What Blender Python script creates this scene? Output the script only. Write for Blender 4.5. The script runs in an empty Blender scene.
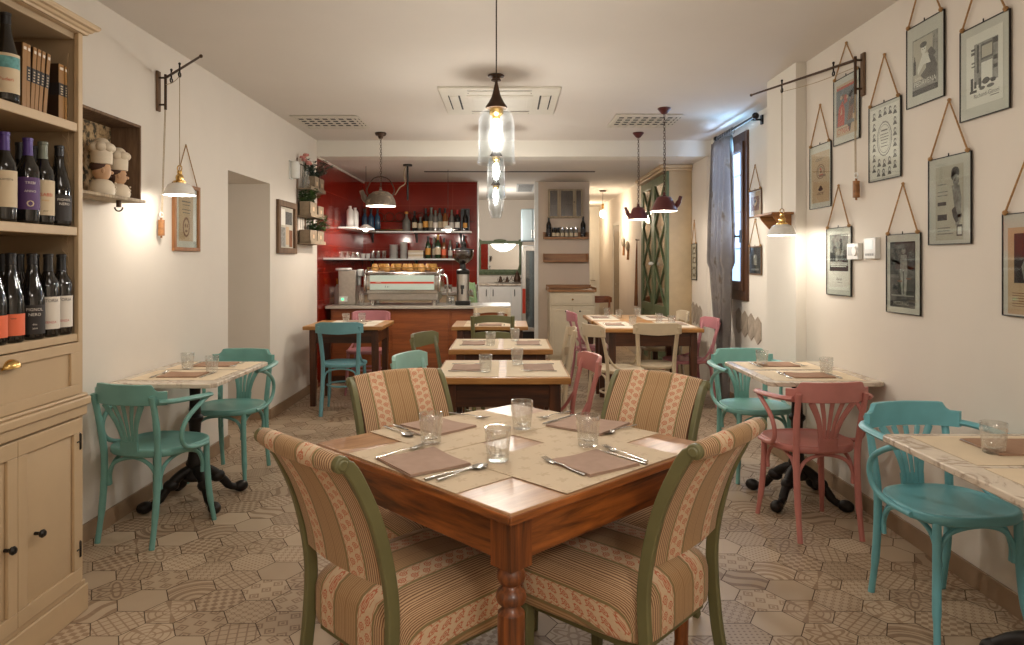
import bpy, bmesh, math, random
from math import sin, cos, pi, radians, sqrt, atan2
from mathutils import Vector, Matrix
random.seed(7)
scene = bpy.context.scene
COL = scene.collection

# ------------------------------------------------------------------ camera
F, PX, PY, H = 700.0, 508.0, 262.0, 1.38
cd = bpy.data.cameras.new('camera'); cam = bpy.data.objects.new('camera', cd); COL.objects.link(cam)
cam.location = (0, 0, H); cam.rotation_euler = (pi/2, 0, 0)
cd.sensor_width = 36; cd.lens = F/1024*36
cd.shift_x = (512-PX)/1024; cd.shift_y = -(322.5-PY)/1024
cd.clip_start = 0.05; cd.clip_end = 100
scene.camera = cam

# ------------------------------------------------------------------ world, exposure
w = bpy.data.worlds.new('world'); scene.world = w; w.use_nodes = True
bg = w.node_tree.nodes['Background']; bg.inputs[0].default_value = (1.0, 0.90, 0.78, 1); bg.inputs[1].default_value = 0.4
vs = scene.view_settings
vs.view_transform = 'Standard'; vs.look = 'None'; vs.gamma = 1; vs.exposure = 0.82; vs.use_curve_mapping = False
try:
    scene.cycles.max_bounces = 10; scene.cycles.transparent_max_bounces = 24
    scene.cycles.caustics_reflective = False; scene.cycles.caustics_refractive = False
    scene.cycles.sample_clamp_indirect = 4
except Exception: pass

WARM = (1.0, 0.90, 0.78)
def lamp(name, loc, power, color=WARM, r=0.03):
    l = bpy.data.lights.new(name, 'POINT'); l.energy = power; l.color = color; l.shadow_soft_size = r
    o = bpy.data.objects.new(name, l); o.location = loc; COL.objects.link(o); return o
def area(name, loc, rot, sx, sy, power, color):
    l = bpy.data.lights.new(name, 'AREA'); l.shape = 'RECTANGLE'; l.size = sx; l.size_y = sy; l.energy = power; l.color = color
    o = bpy.data.objects.new(name, l); o.location = loc; o.rotation_euler = rot; COL.objects.link(o); return o
# unseen area lights added under the ceiling as soft fill for the near half
area('near_fill_right', (1.0, -1.2, 2.66), (0, 0, 0), 0.7, 0.7, 30, (1, .92, .82))
area('near_fill_left', (-0.9, -1.5, 2.66), (0, 0, 0), 0.7, 0.7, 7, (1, .92, .82))
area('mid_fill_overhead', (0.0, 1.3, 2.68), (0, 0, 0), 1.0, 0.6, 7, (1, .92, .82))

# ------------------------------------------------------------------ unprojection helpers
def U(px, py, d): return Vector(((px-PX)/F*d, d, H-(py-PY)/F*d))
def G(px, py, z):
    d = (H-z)*F/(py-PY); return Vector(((px-PX)/F*d, d, z))
def WX(px, X): return X*F/(px-PX)              # depth at which a wall of constant X shows at px
def ZY(py, d): return H-(py-PY)/F*d

# ------------------------------------------------------------------ node expressions
class E:
    def __init__(s, t, v): s.t, s.v = t, v
    def m(s, op, *o):
        n = s.t.nodes.new('ShaderNodeMath'); n.operation = op
        for i, a in enumerate((s,)+o):
            v = a.v if isinstance(a, E) else a
            if isinstance(v, (int, float)): n.inputs[i].default_value = v
            else: s.t.links.new(v, n.inputs[i])
        return E(s.t, n.outputs[0])
    def __add__(s, o): return s.m('ADD', o)
    __radd__ = __add__
    def __sub__(s, o): return s.m('SUBTRACT', o)
    def __rsub__(s, o): return E(s.t, o).m('SUBTRACT', s)
    def __mul__(s, o): return s.m('MULTIPLY', o)
    __rmul__ = __mul__
    def __truediv__(s, o): return s.m('DIVIDE', o)
    def lt(s, o): return s.m('LESS_THAN', o)
    def gt(s, o): return s.m('GREATER_THAN', o)
    def sin(s): return s.m('SINE')
    def cos(s): return s.m('COSINE')
    def abs(s): return s.m('ABSOLUTE')
    def frac(s): return s.m('FRACT')
    def floor(s): return s.m('FLOOR')
    def sqrt(s): return s.m('SQRT')
    def min(s, o): return s.m('MINIMUM', o)
    def max(s, o): return s.m('MAXIMUM', o)
    def atan2(s, o): return s.m('ARCTAN2', o)
    def eq(s, k): return (s-k).abs().lt(0.5)

MATS = {}
def newmat(name):
    m = bpy.data.materials.new(name); m.use_nodes = True
    t = m.node_tree; t.nodes.clear()
    out = t.nodes.new('ShaderNodeOutputMaterial'); p = t.nodes.new('ShaderNodeBsdfPrincipled')
    t.links.new(p.outputs[0], out.inputs[0]); MATS[name] = m
    return m, t, p, out
def coords(t, kind='Object'):
    tc = t.nodes.new('ShaderNodeTexCoord'); s = t.nodes.new('ShaderNodeSeparateXYZ')
    t.links.new(tc.outputs[kind], s.inputs[0])
    return tc.outputs[kind], E(t, s.outputs[0]), E(t, s.outputs[1]), E(t, s.outputs[2])
def c4(c): return (c[0], c[1], c[2], 1)
def srgb(r, g, b):
    f = lambda v: (v/255/12.92) if v/255 <= 0.04045 else ((v/255+0.055)/1.055)**2.4
    return (f(r), f(g), f(b))
def mix(t, fac, a, b):
    n = t.nodes.new('ShaderNodeMix'); n.data_type = 'RGBA'
    f = fac.v if isinstance(fac, E) else fac
    if isinstance(f, (int, float)): n.inputs[0].default_value = f
    else: t.links.new(f, n.inputs[0])
    for i, c in ((6, a), (7, b)):
        if isinstance(c, tuple): n.inputs[i].default_value = c4(c)
        else: t.links.new(c, n.inputs[i])
    return n.outputs[2]
def noise(t, vec, scale, detail=3, rough=.55, stretch=None, dist=0):
    n = t.nodes.new('ShaderNodeTexNoise'); n.inputs['Scale'].default_value = scale
    n.inputs['Detail'].default_value = detail; n.inputs['Roughness'].default_value = rough; n.inputs['Distortion'].default_value = dist
    if stretch:
        mp = t.nodes.new('ShaderNodeMapping'); mp.inputs['Scale'].default_value = stretch
        t.links.new(vec, mp.inputs[0]); vec = mp.outputs[0]
    t.links.new(vec, n.inputs['Vector']); return E(t, n.outputs[0])
def ramp(t, fac, stops):
    r = t.nodes.new('ShaderNodeValToRGB'); t.links.new(fac.v, r.inputs[0])
    el = r.color_ramp.elements
    el[0].position, el[0].color = stops[0][0], c4(stops[0][1]); el[1].position, el[1].color = stops[1][0], c4(stops[1][1])
    for p, c in stops[2:]:
        e = el.new(p); e.color = c4(c)
    return r.outputs[0]
def bump(t, p, h, strength=.3, dist=.01):
    b = t.nodes.new('ShaderNodeBump'); b.inputs['Strength'].default_value = strength; b.inputs['Distance'].default_value = dist
    t.links.new(h.v, b.inputs['Height']); t.links.new(b.outputs[0], p.inputs['Normal'])

def plain(name, col, rough=.5, metal=0, var=.06, nscale=12, bmp=0, coat=0, spec=.5):
    """a paint, ceramic, metal or cloth with slight natural variation"""
    m, t, p, o = newmat(name)
    vec, x, y, z = coords(t)
    n = noise(t, vec, nscale, 4)
    d = tuple(max(0, c*(1-var*2)) for c in col); l = tuple(min(1, c*(1+var*2)) for c in col)
    t.links.new(ramp(t, n, [(.25, d), (.75, l)]), p.inputs['Base Color'])
    p.inputs['Roughness'].default_value = rough; p.inputs['Metallic'].default_value = metal
    p.inputs['Coat Weight'].default_value = coat; p.inputs['Specular IOR Level'].default_value = spec
    if bmp: bump(t, p, noise(t, vec, nscale*6, 3), bmp, .003)
    return m
def wood(name, dark, light, axis='X', scale=1.0, rough=.45, coat=0, contrast=1):
    m, t, p, o = newmat(name)
    vec, x, y, z = coords(t)
    st = {'X': (1.2, 14, 14), 'Y': (14, 1.2, 14), 'Z': (14, 14, 1.2)}[axis]
    a = noise(t, vec, 1.3*scale, 5, .6, st, 1.2); b = noise(t, vec, 5*scale, 4, .6, st)
    k = noise(t, vec, 2.2*scale, 2, .5)
    f = a*.6+b*.25+k*.15
    w_ = .16/contrast
    t.links.new(ramp(t, f, [(.5-w_, dark), (.5+w_, light)]), p.inputs['Base Color'])
    p.inputs['Roughness'].default_value = rough; p.inputs['Coat Weight'].default_value = coat; p.inputs['Coat Roughness'].default_value = .25
    bump(t, p, b, .12, .003)
    return m
def emis(name, col, s):
    m, t, p, o = newmat(name)
    p.inputs['Base Color'].default_value = c4(col); p.inputs['Emission Color'].default_value = c4(col); p.inputs['Emission Strength'].default_value = s
    return m
def thin_glass(name, tint=(.97, .98, .98), refl=.06, rough=.02, edge=.55):
    m, t, p, o = newmat(name); t.nodes.remove(p)
    tr = t.nodes.new('ShaderNodeBsdfTransparent'); tr.inputs[0].default_value = c4(tint)
    gl = t.nodes.new('ShaderNodeBsdfGlossy'); gl.inputs['Roughness'].default_value = rough; gl.inputs[0].default_value = (1, 1, 1, 1)
    lw = t.nodes.new('ShaderNodeLayerWeight'); lw.inputs[0].default_value = .5
    f = E(t, lw.outputs['Facing'])
    f = f.m('POWER', 3.0)*edge+refl
    ms = t.nodes.new('ShaderNodeMixShader'); t.links.new(f.v, ms.inputs[0]); t.links.new(tr.outputs[0], ms.inputs[1]); t.links.new(gl.outputs[0], ms.inputs[2])
    t.links.new(ms.outputs[0], o.inputs[0]); return m
def solid_glass(name, col=(1, 1, 1), rough=.01, clear=.3):
    m, t, p, o = newmat(name); t.nodes.remove(p)
    tr = t.nodes.new('ShaderNodeBsdfTransparent'); tr.inputs[0].default_value = c4(col)
    gl = t.nodes.new('ShaderNodeBsdfGlass'); gl.inputs['Roughness'].default_value = rough; gl.inputs[0].default_value = c4(col); gl.inputs['IOR'].default_value = 1.45
    ms = t.nodes.new('ShaderNodeMixShader'); ms.inputs[0].default_value = 1-clear
    t.links.new(tr.outputs[0], ms.inputs[1]); t.links.new(gl.outputs[0], ms.inputs[2]); t.links.new(ms.outputs[0], o.inputs[0]); return m

# ------------------------------------------------------------------ materials
WALL = plain('cream_wall_paint', (.71, .65, .575), .85, var=.012, nscale=3, bmp=.06, spec=.2)
CEIL = plain('ceiling_paint', (.68, .63, .575), .9, var=.01, nscale=2, spec=.2)
WHITEWALL = plain('white_wall_paint', (.74, .70, .63), .8, var=.012, nscale=3, spec=.2)
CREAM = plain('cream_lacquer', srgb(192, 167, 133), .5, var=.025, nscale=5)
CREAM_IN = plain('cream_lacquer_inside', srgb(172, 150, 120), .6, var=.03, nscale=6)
OLIVE = plain('olive_green_paint', srgb(108, 106, 70), .42, var=.05, nscale=9)
TEAL = plain('teal_paint', srgb(110, 160, 152), .38, var=.05, nscale=8)
TEALB = plain('blue_teal_paint', srgb(112, 178, 188), .36, var=.05, nscale=8)
TEALC = plain('sea_green_paint', srgb(122, 174, 166), .38, var=.05, nscale=8)
SKYB = plain('dusty_blue_paint', srgb(104, 154, 162), .42, var=.05, nscale=8)
PALEB = plain('pale_aqua_paint', srgb(150, 190, 178), .42, var=.05, nscale=8)
PINK = plain('dusty_pink_paint', srgb(186, 118, 110), .4, var=.05, nscale=8)
ROSE = plain('rose_paint', srgb(178, 116, 122), .42, var=.05, nscale=8)
BEIGE = plain('beige_chair_paint', srgb(196, 178, 150), .45, var=.04, nscale=8)
SAGE = plain('sage_green_paint', srgb(88, 102, 70), .5, var=.07, nscale=8)
LIMEG = plain('pale_green_paint', srgb(150, 182, 134), .45, var=.05)
IRON = plain('black_cast_iron', (.018, .014, .012), .5, .5, var=.2, nscale=20)
BLACK = plain('black_metal', (.02, .018, .016), .4, .6, var=.1)
BROWNMET = plain('brown_patinated_metal', (.07, .04, .025), .45, .7, var=.15)
RUSTRED = plain('oxblood_enamel', srgb(84, 34, 32), .38, .1, var=.12, nscale=14)
STEEL = plain('polished_steel', (.62, .60, .57), .18, 1, var=.03)
BRUSHED = plain('brushed_steel', (.50, .47, .43), .34, 1, var=.05, nscale=30)
SILVER = plain('cutlery_steel', (.58, .56, .53), .22, 1, var=.02)
BRASS = plain('brass', (.62, .40, .14), .25, 1, var=.06)
ENAMEL = plain('white_enamel', (.82, .80, .76), .25, var=.02)
WHITEPL = plain('white_plastic', (.72, .72, .69), .45, var=.02)
GREYPL = plain('grey_plastic', (.35, .36, .36), .45, var=.03)
PAPER = plain('white_paper', (.80, .77, .70), .9, var=.02)
PAPERB = plain('aged_paper', srgb(196, 168, 136), .9, var=.04)
PAPERG = plain('grey_paper', srgb(190, 183, 168), .9, var=.03)
INK = plain('black_ink', (.02, .019, .018), .8, var=.1)
INKG = plain('grey_ink', (.085, .08, .075), .8, var=.3, nscale=40)
INKL = plain('light_grey_ink', (.27, .26, .235), .8, var=.25, nscale=40)
INKR = plain('red_ink', srgb(190, 62, 42), .8, var=.08)
INKB = plain('blue_grey_ink', srgb(94, 104, 108), .8, var=.15, nscale=30)
INKO = plain('brown_ink', srgb(120, 74, 46), .8, var=.15, nscale=30)
MATBLUE = plain('blue_grey_mat', srgb(206, 203, 193), .9, var=.02)
ROPE = plain('jute_rope', srgb(168, 130, 86), .9, var=.2, nscale=90, bmp=.4)
CORD = plain('beige_cord', srgb(170, 152, 122), .9, var=.1, nscale=60)
CORDB = plain('brown_cord', (.05, .035, .025), .8, var=.2, nscale=60)
NAPKIN = plain('taupe_napkin_cloth', srgb(172, 146, 130), .92, var=.035, nscale=30, bmp=.25, spec=.1)
NAPKINB = plain('brown_napkin_cloth', srgb(164, 132, 110), .92, var=.035, nscale=30, bmp=.25, spec=.1)
BOTTLE = plain('dark_bottle_glass', (.010, .009, .008), .06, var=.05, spec=.7)
BOTTLEG = plain('green_bottle_glass', (.02, .045, .018), .06, var=.05, spec=.7)
BOTTLEA = plain('amber_bottle_glass', (.18, .06, .015), .08, var=.08, spec=.7)
BOTTLEC = plain('clear_liquor_glass', (.17, .16, .14), .08, var=.05, spec=.7)
BOTTLEBL = plain('blue_bottle_glass', (.03, .08, .14), .1, var=.05, spec=.7)
PURPLE = plain('purple_foil', srgb(66, 44, 110), .35, .2, var=.05)
GREYFOIL = plain('grey_green_foil', srgb(108, 112, 98), .4, .2, var=.05)
BLACKFOIL = plain('black_foil', (.014, .013, .014), .35, .2, var=.05)
REDFOIL = plain('red_foil', srgb(170, 40, 36), .35, .2, var=.05)
LBLW = plain('white_label', srgb(222, 214, 202), .7, var=.015)
LBLC = plain('cream_label', srgb(204, 186, 156), .7, var=.015)
LBLP = plain('violet_label', srgb(88, 58, 108), .6, var=.04)
LBLO = plain('orange_label', srgb(232, 112, 74), .6, var=.02)
LBLK = plain('black_label', srgb(44, 38, 36), .6, var=.04)
LBLGOLD = plain('gold_label', srgb(196, 140, 60), .5, .2, var=.04)
LBLSEA = plain('teal_picture_label', srgb(92, 150, 150), .6, var=.25, nscale=40)
GOLDBOOK = plain('gilt_brown_binding', srgb(150, 108, 56), .5, var=.05)
DARKBOOK = plain('dark_brown_cover', srgb(58, 38, 22), .5, var=.08)
PAGES = plain('page_edges', srgb(206, 184, 146), .9, var=.05, nscale=80)
PORC = plain('white_porcelain', (.74, .72, .68), .2, var=.01)
TANPORC = plain('tan_glazed_cup', srgb(198, 146, 78), .25, var=.06)
SKIN = plain('painted_clay_face', srgb(200, 160, 124), .6, var=.04)
CHEFWHITE = plain('chalky_white_clay', srgb(222, 208, 186), .65, var=.03)
HAIRB = plain('painted_brown_hair', srgb(74, 46, 34), .7, var=.08)
LEAF = plain('plant_leaf_green', srgb(62, 88, 40), .5, var=.25, nscale=25)
LEAFD = plain('grey_green_leaf', srgb(56, 72, 58), .55, var=.25, nscale=25)
PETAL = plain('pink_petal', srgb(206, 140, 132), .7, var=.1)
BURLAP = plain('weathered_crate', srgb(150, 132, 110), .9, var=.12, nscale=25, bmp=.3)
ALUM = plain('white_grille_paint', (.62, .58, .50), .6, var=.02)
SLOT = plain('dark_slot', (.02, .018, .016), .8, var=.1)
GREYCORK = plain('grey_stoneware', srgb(150, 140, 122), .7, var=.12, nscale=40)
BASEB = plain('taupe_baseboard_tile', srgb(150, 124, 98), .5, var=.08, nscale=6)
HONEY = wood('honey_pine', srgb(140, 92, 44), srgb(192, 142, 80), 'X', 1, .42)
HONEYY = wood('honey_pine_board', srgb(140, 92, 44), srgb(194, 144, 82), 'Y', 1, .42)
HONEYZ = wood('honey_pine_upright', srgb(140, 92, 44), srgb(192, 142, 80), 'Z', 1, .42)
WALNUT = wood('dark_table_wood', srgb(40, 20, 10), srgb(98, 54, 24), 'X', 1, .45)
WALNUTZ = wood('dark_table_leg_wood', srgb(46, 24, 12), srgb(96, 52, 24), 'Z', 1, .45)
CHERRY = wood('cherry_apron_wood', srgb(84, 44, 16), srgb(170, 98, 42), 'X', 1.1, .38, .25, 1.7)
CHERRYY = wood('cherry_apron_side', srgb(84, 44, 16), srgb(170, 98, 42), 'Y', 1.1, .38, .25, 1.7)
CHERRYZ = wood('cherry_leg_wood', srgb(78, 40, 16), srgb(152, 84, 36), 'Z', 1.1, .34, .3, 1.6)
WORN = wood('worn_table_top', srgb(136, 92, 60), srgb(196, 152, 110), 'X', 1, .36, .12, .9)
COUNTERW = wood('counter_wood', srgb(112, 58, 28), srgb(160, 90, 46), 'X', .8, .4, .1)
BROWNW = wood('brown_shelf_wood', srgb(112, 72, 36), srgb(170, 116, 64), 'X', 1.4, .5)
RUSTIC = wood('weathered_frame_wood', srgb(70, 50, 36), srgb(132, 104, 78), 'Z', 1.5, .8)
WARMF = wood('warm_frame_wood', srgb(120, 76, 42), srgb(168, 116, 70), 'Z', 1.5, .6)
DRIFT = wood('limed_wood', srgb(128, 110, 88), srgb(188, 170, 142), 'Z', 1.4, .8)
DARKWIN = wood('brown_window_wood', srgb(62, 40, 26), srgb(100, 66, 44), 'Z', 1, .45)
MIRRORM = plain('mirror_silver', (.75, .75, .73), .03, 1, var=0)
GL = thin_glass('picture_glass', (.95, .97, .96), .03, .03, .5)
GLP = thin_glass('pendant_glass', (.90, .92, .93), .015, .21, .60)
GLT = thin_glass('tumbler_glass', (.94, .945, .94), .17, .03, 1.0)
GLS = thin_glass('small_tumbler_glass', (.93, .94, .94), .16, .05, .75)
SMOKE = thin_glass('smoked_hopper', (.42, .30, .22), .16, .04, .5)
BULB = emis('glowing_bulb', (1, .91, .80), 470)
BULBS = emis('glowing_bulb_small', (1, .90, .74), 14)
BULBX = emis('bright_bulb', (1, .93, .84), 45)
SHADEIN = plain('white_shade_inside', (.85, .82, .76), .4, var=0)
GREENLED = emis('green_indicator', (.1, 1, .45), .8)
PANE = emis('daylight_pane', (.45, .66, .95), 1.0)
SCREEN = emis('pale_display', (.55, .62, .6), .25)

def red_tile():
    m, t, p, o = newmat('red_glazed_tile')
    vec, x, y, z = coords(t)
    a = ((x+y)/.62).frac(); b = ((z-.02)/.31).frac()
    g = (a.lt(.006)).max(b.lt(.012))
    n = noise(t, vec, 1.5, 3)
    t.links.new(mix(t, g, ramp(t, n, [(.3, srgb(112, 24, 12)), (.7, srgb(138, 30, 14))]), srgb(150, 66, 50)), p.inputs['Base Color'])
    p.inputs['Roughness'].default_value = .13
    bump(t, p, 1-g, .3, .002); return m
REDT = red_tile()

def floor_mat():
    m, t, p, o = newmat('patchwork_hexagon_tile')
    uvn = t.nodes.new('ShaderNodeUVMap'); uvn.uv_map = 'UVMap'
    s = t.nodes.new('ShaderNodeSeparateXYZ'); t.links.new(uvn.outputs[0], s.inputs[0])
    u, v = E(t, s.outputs[0]), E(t, s.outputs[1])
    an = t.nodes.new('ShaderNodeAttribute'); an.attribute_name = 'pid'; pid = E(t, an.outputs['Fac'])
    at = t.nodes.new('ShaderNodeAttribute'); at.attribute_name = 'tone'; tone = E(t, at.outputs['Fac'])
    r = (u*u+v*v).sqrt(); th = v.atan2(u)
    r2 = ((u-1)*(u-1)+v*v).sqrt()
    def cell(k, off=0.0):
        a = (u*k+off).frac()-.5; b = (v*k+off).frac()-.5; return a, b
    P = []
    P.append(u*0)                                                            # 0 plain
    P.append((r2*15).sin().gt(.25).max((((r2*3).frac()-.5).abs().lt(.09))))   # 1 arcs
    a, b = cell(2.2); P.append((a*b).gt(0)*((a+b).abs().gt(.12)))             # 2 checks and triangles
    P.append(((u*9+(v*3).sin()*1.4)).sin().gt(.35))                           # 3 wavy bands
    a, b = cell(3.4); rr = (a*a+b*b).sqrt(); P.append(rr.lt(.3)*rr.gt(.14)+((a.abs()).min(b.abs())).lt(.045)*rr.gt(.36))  # 4 little rosettes
    P.append((r-(th*6).cos()*.22-.5).abs().lt(.10).max((r-.2).abs().lt(.06)).max((r-(th*6).cos()*.2-.82).abs().lt(.05)))  # 5 star
    a, b = (u*2.2+v*2.2).frac()-.5, (u*2.2-v*2.2).frac()-.5
    P.append((a.abs().lt(.09)).max(b.abs().lt(.09)))                          # 6 lattice
    a, b = cell(1.6, .5); P.append((a.abs()+b.abs()-.34).abs().lt(.075).max((a.abs()+b.abs()).lt(.14)))  # 7 diamonds
    a, b = cell(5.0); P.append((a*a+b*b).sqrt().lt(.24))                      # 8 dots
    P.append((((th*3/pi+.5).frac()-.5).abs().lt(.12)).max((r*4).frac().lt(.22)))  # 9 web
    mask = P[0]
    for k in range(1, len(P)): mask = mask+P[k]*pid.eq(k)
    mask = mask.min(1.0)
    vec, x, y, z = coords(t)
    n = noise(t, vec, 5, 4); n2 = noise(t, vec, 60, 2)
    base = mix(t, tone, srgb(172, 150, 125), srgb(198, 177, 151))
    ink = mix(t, tone, srgb(108, 78, 54), srgb(136, 104, 76))
    c = mix(t, mask*.82*(n2*.5+.6).min(1.0), base, ink)
    c2 = mix(t, n*.25, c, srgb(120, 90, 62))
    t.links.new(c2, p.inputs['Base Color'])
    p.inputs['Roughness'].default_value = .42; p.inputs['Specular IOR Level'].default_value = .4
    bump(t, p, n2, .04, .002); return m
FLOOR = floor_mat()
GROUT = plain('brown_grout', srgb(84, 66, 50), .9, var=.08)

def fabric():
    m, t, p, o = newmat('striped_floral_upholstery')
    vec, x0_, y0_, z0_ = coords(t)
    uvn = t.nodes.new('ShaderNodeUVMap'); uvn.uv_map = 'UVMap'; s_ = t.nodes.new('ShaderNodeSeparateXYZ'); t.links.new(uvn.outputs[0], s_.inputs[0])
    x, along = E(t, s_.outputs[0]), E(t, s_.outputs[1])
    xm = (((x/.42+.5+4).frac()-.5)*.42).abs()   # stripes run along the chair, mirrored about its middle
    fine = (xm*(2*pi/.0082)).sin()
    stripeA = mix(t, fine.gt(.2), srgb(206, 172, 134), srgb(126, 92, 66))       # brown and straw stripes
    stripeB = mix(t, fine.gt(.25), srgb(190, 156, 114), srgb(158, 122, 84))     # quiet tan stripes
    ground = mix(t, xm.lt(.06), stripeA, stripeB)
    fu = xm-.0945
    band = fu.abs()
    inb = band.lt(.034)
    rowh = .042
    def flower(off, ux):
        fv = ((along/rowh+off+40).frac()-.5)*rowh
        du = fu-ux
        r = (du*du+fv*fv).sqrt(); th = fv.atan2(du)
        pet = (r-.0112-(th*8).cos()*.0012).lt(0)*((r-.0062).abs().gt(.0013))*(r.gt(.0018))
        return pet, (du+fv*.35).abs().lt(.0013)*((fv-.017).abs().lt(.009))
    f1, s1 = flower(0.0, .0135); f2, s2 = flower(.5, -.0135)
    fl = f1.max(f2).max(s1).max(s2)
    cream = mix(t, fl, srgb(220, 194, 160), srgb(200, 116, 84))
    sc = ((along*(2*pi/.05)).sin().abs()*.006+.026-band).abs().lt(.0016)
    cream = mix(t, sc, cream, srgb(200, 136, 104))
    ol = (band-.0375).abs().lt(.0042)
    c = mix(t, inb, ground, cream)
    c = mix(t, ol, c, srgb(140, 124, 84))
    n = noise(t, vec, 220, 2)
    t.links.new(mix(t, n*.22, c, srgb(110, 80, 54)), p.inputs['Base Color'])
    p.inputs['Roughness'].default_value = .72; p.inputs['Specular IOR Level'].default_value = .25
    p.inputs['Sheen Weight'].default_value = .15
    bump(t, p, n, .2, .002); return m
FABRIC = fabric()

def marble():
    m, t, p, o = newmat('white_marble')
    vec, x, y, z = coords(t)
    n = noise(t, vec, 4, 6, .6, None, 1.6)
    f = (n-.5).abs()
    t.links.new(ramp(t, f, [(.0, srgb(168, 150, 132)), (.05, srgb(214, 200, 182)), (.3, srgb(228, 216, 198))]), p.inputs['Base Color'])
    p.inputs['Roughness'].default_value = .25; return m
MARBLE = marble()
def placemat():
    m, t, p, o = newmat('patterned_paper_placemat')
    vec, x, y, z = coords(t)
    a = (x/.075).frac()-.5; b = (y/.075).frac()-.5
    r = (a*a+b*b).sqrt(); th = b.atan2(a)
    f = (r-.2-(th*5).cos()*.09).lt(0)*noise(t, vec, 40, 2).gt(.42)
    t.links.new(mix(t, f*.32, srgb(204, 184, 156), srgb(166, 138, 108)), p.inputs['Base Color'])
    p.inputs['Roughness'].default_value = .85; return m
MAT = placemat()
MATP = plain('pale_paper_mat', srgb(218, 200, 172), .85, var=.02)
MATW = plain('white_paper_mat', srgb(226, 216, 198), .85, var=.02)
def curtain_mat():
    m, t, p, o = newmat('figured_curtain_cloth')
    vec, x, y, z = coords(t)
    n = noise(t, vec, 7, 3, .5, (1, 1, .8))
    c = ramp(t, n, [(.46, srgb(150, 142, 138)), (.58, srgb(160, 152, 146)), (.66, srgb(128, 114, 102))])
    t.links.new(c, p.inputs['Base Color']); p.inputs['Roughness'].default_value = .8
    tl = t.nodes.new('ShaderNodeBsdfTranslucent'); t.links.new(c, tl.inputs[0])
    ms = t.nodes.new('ShaderNodeMixShader'); ms.inputs[0].default_value = .6
    t.links.new(p.outputs[0], ms.inputs[1]); t.links.new(tl.outputs[0], ms.inputs[2]); t.links.new(ms.outputs[0], o.inputs[0]); return m
CURTAIN = curtain_mat()
def floral_paper():
    m, t, p, o = newmat('old_floral_wallpaper')
    vec, x, y, z = coords(t)
    n = noise(t, vec, 28, 4, .6)
    t.links.new(ramp(t, n, [(.42, srgb(74, 66, 50)), (.5, srgb(170, 142, 104)), (.6, srgb(196, 168, 128))]), p.inputs['Base Color'])
    p.inputs['Roughness'].default_value = .9; return m
FLORALP = floral_paper()
def rust_kettle():
    m, t, p, o = newmat('worn_grey_enamel')
    vec, x, y, z = coords(t)
    n = noise(t, vec, 14, 5, .7)
    t.links.new(ramp(t, n, [(.5, srgb(96, 84, 72)), (.6, srgb(128, 112, 96)), (.72, srgb(180, 164, 140))]), p.inputs['Base Color'])
    p.inputs['Roughness'].default_value = .5; return m
WORNEN = rust_kettle()
TERRAZ = plain('grey_hexagon_stone', srgb(172, 158, 142), .6, var=.14, nscale=14)
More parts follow.
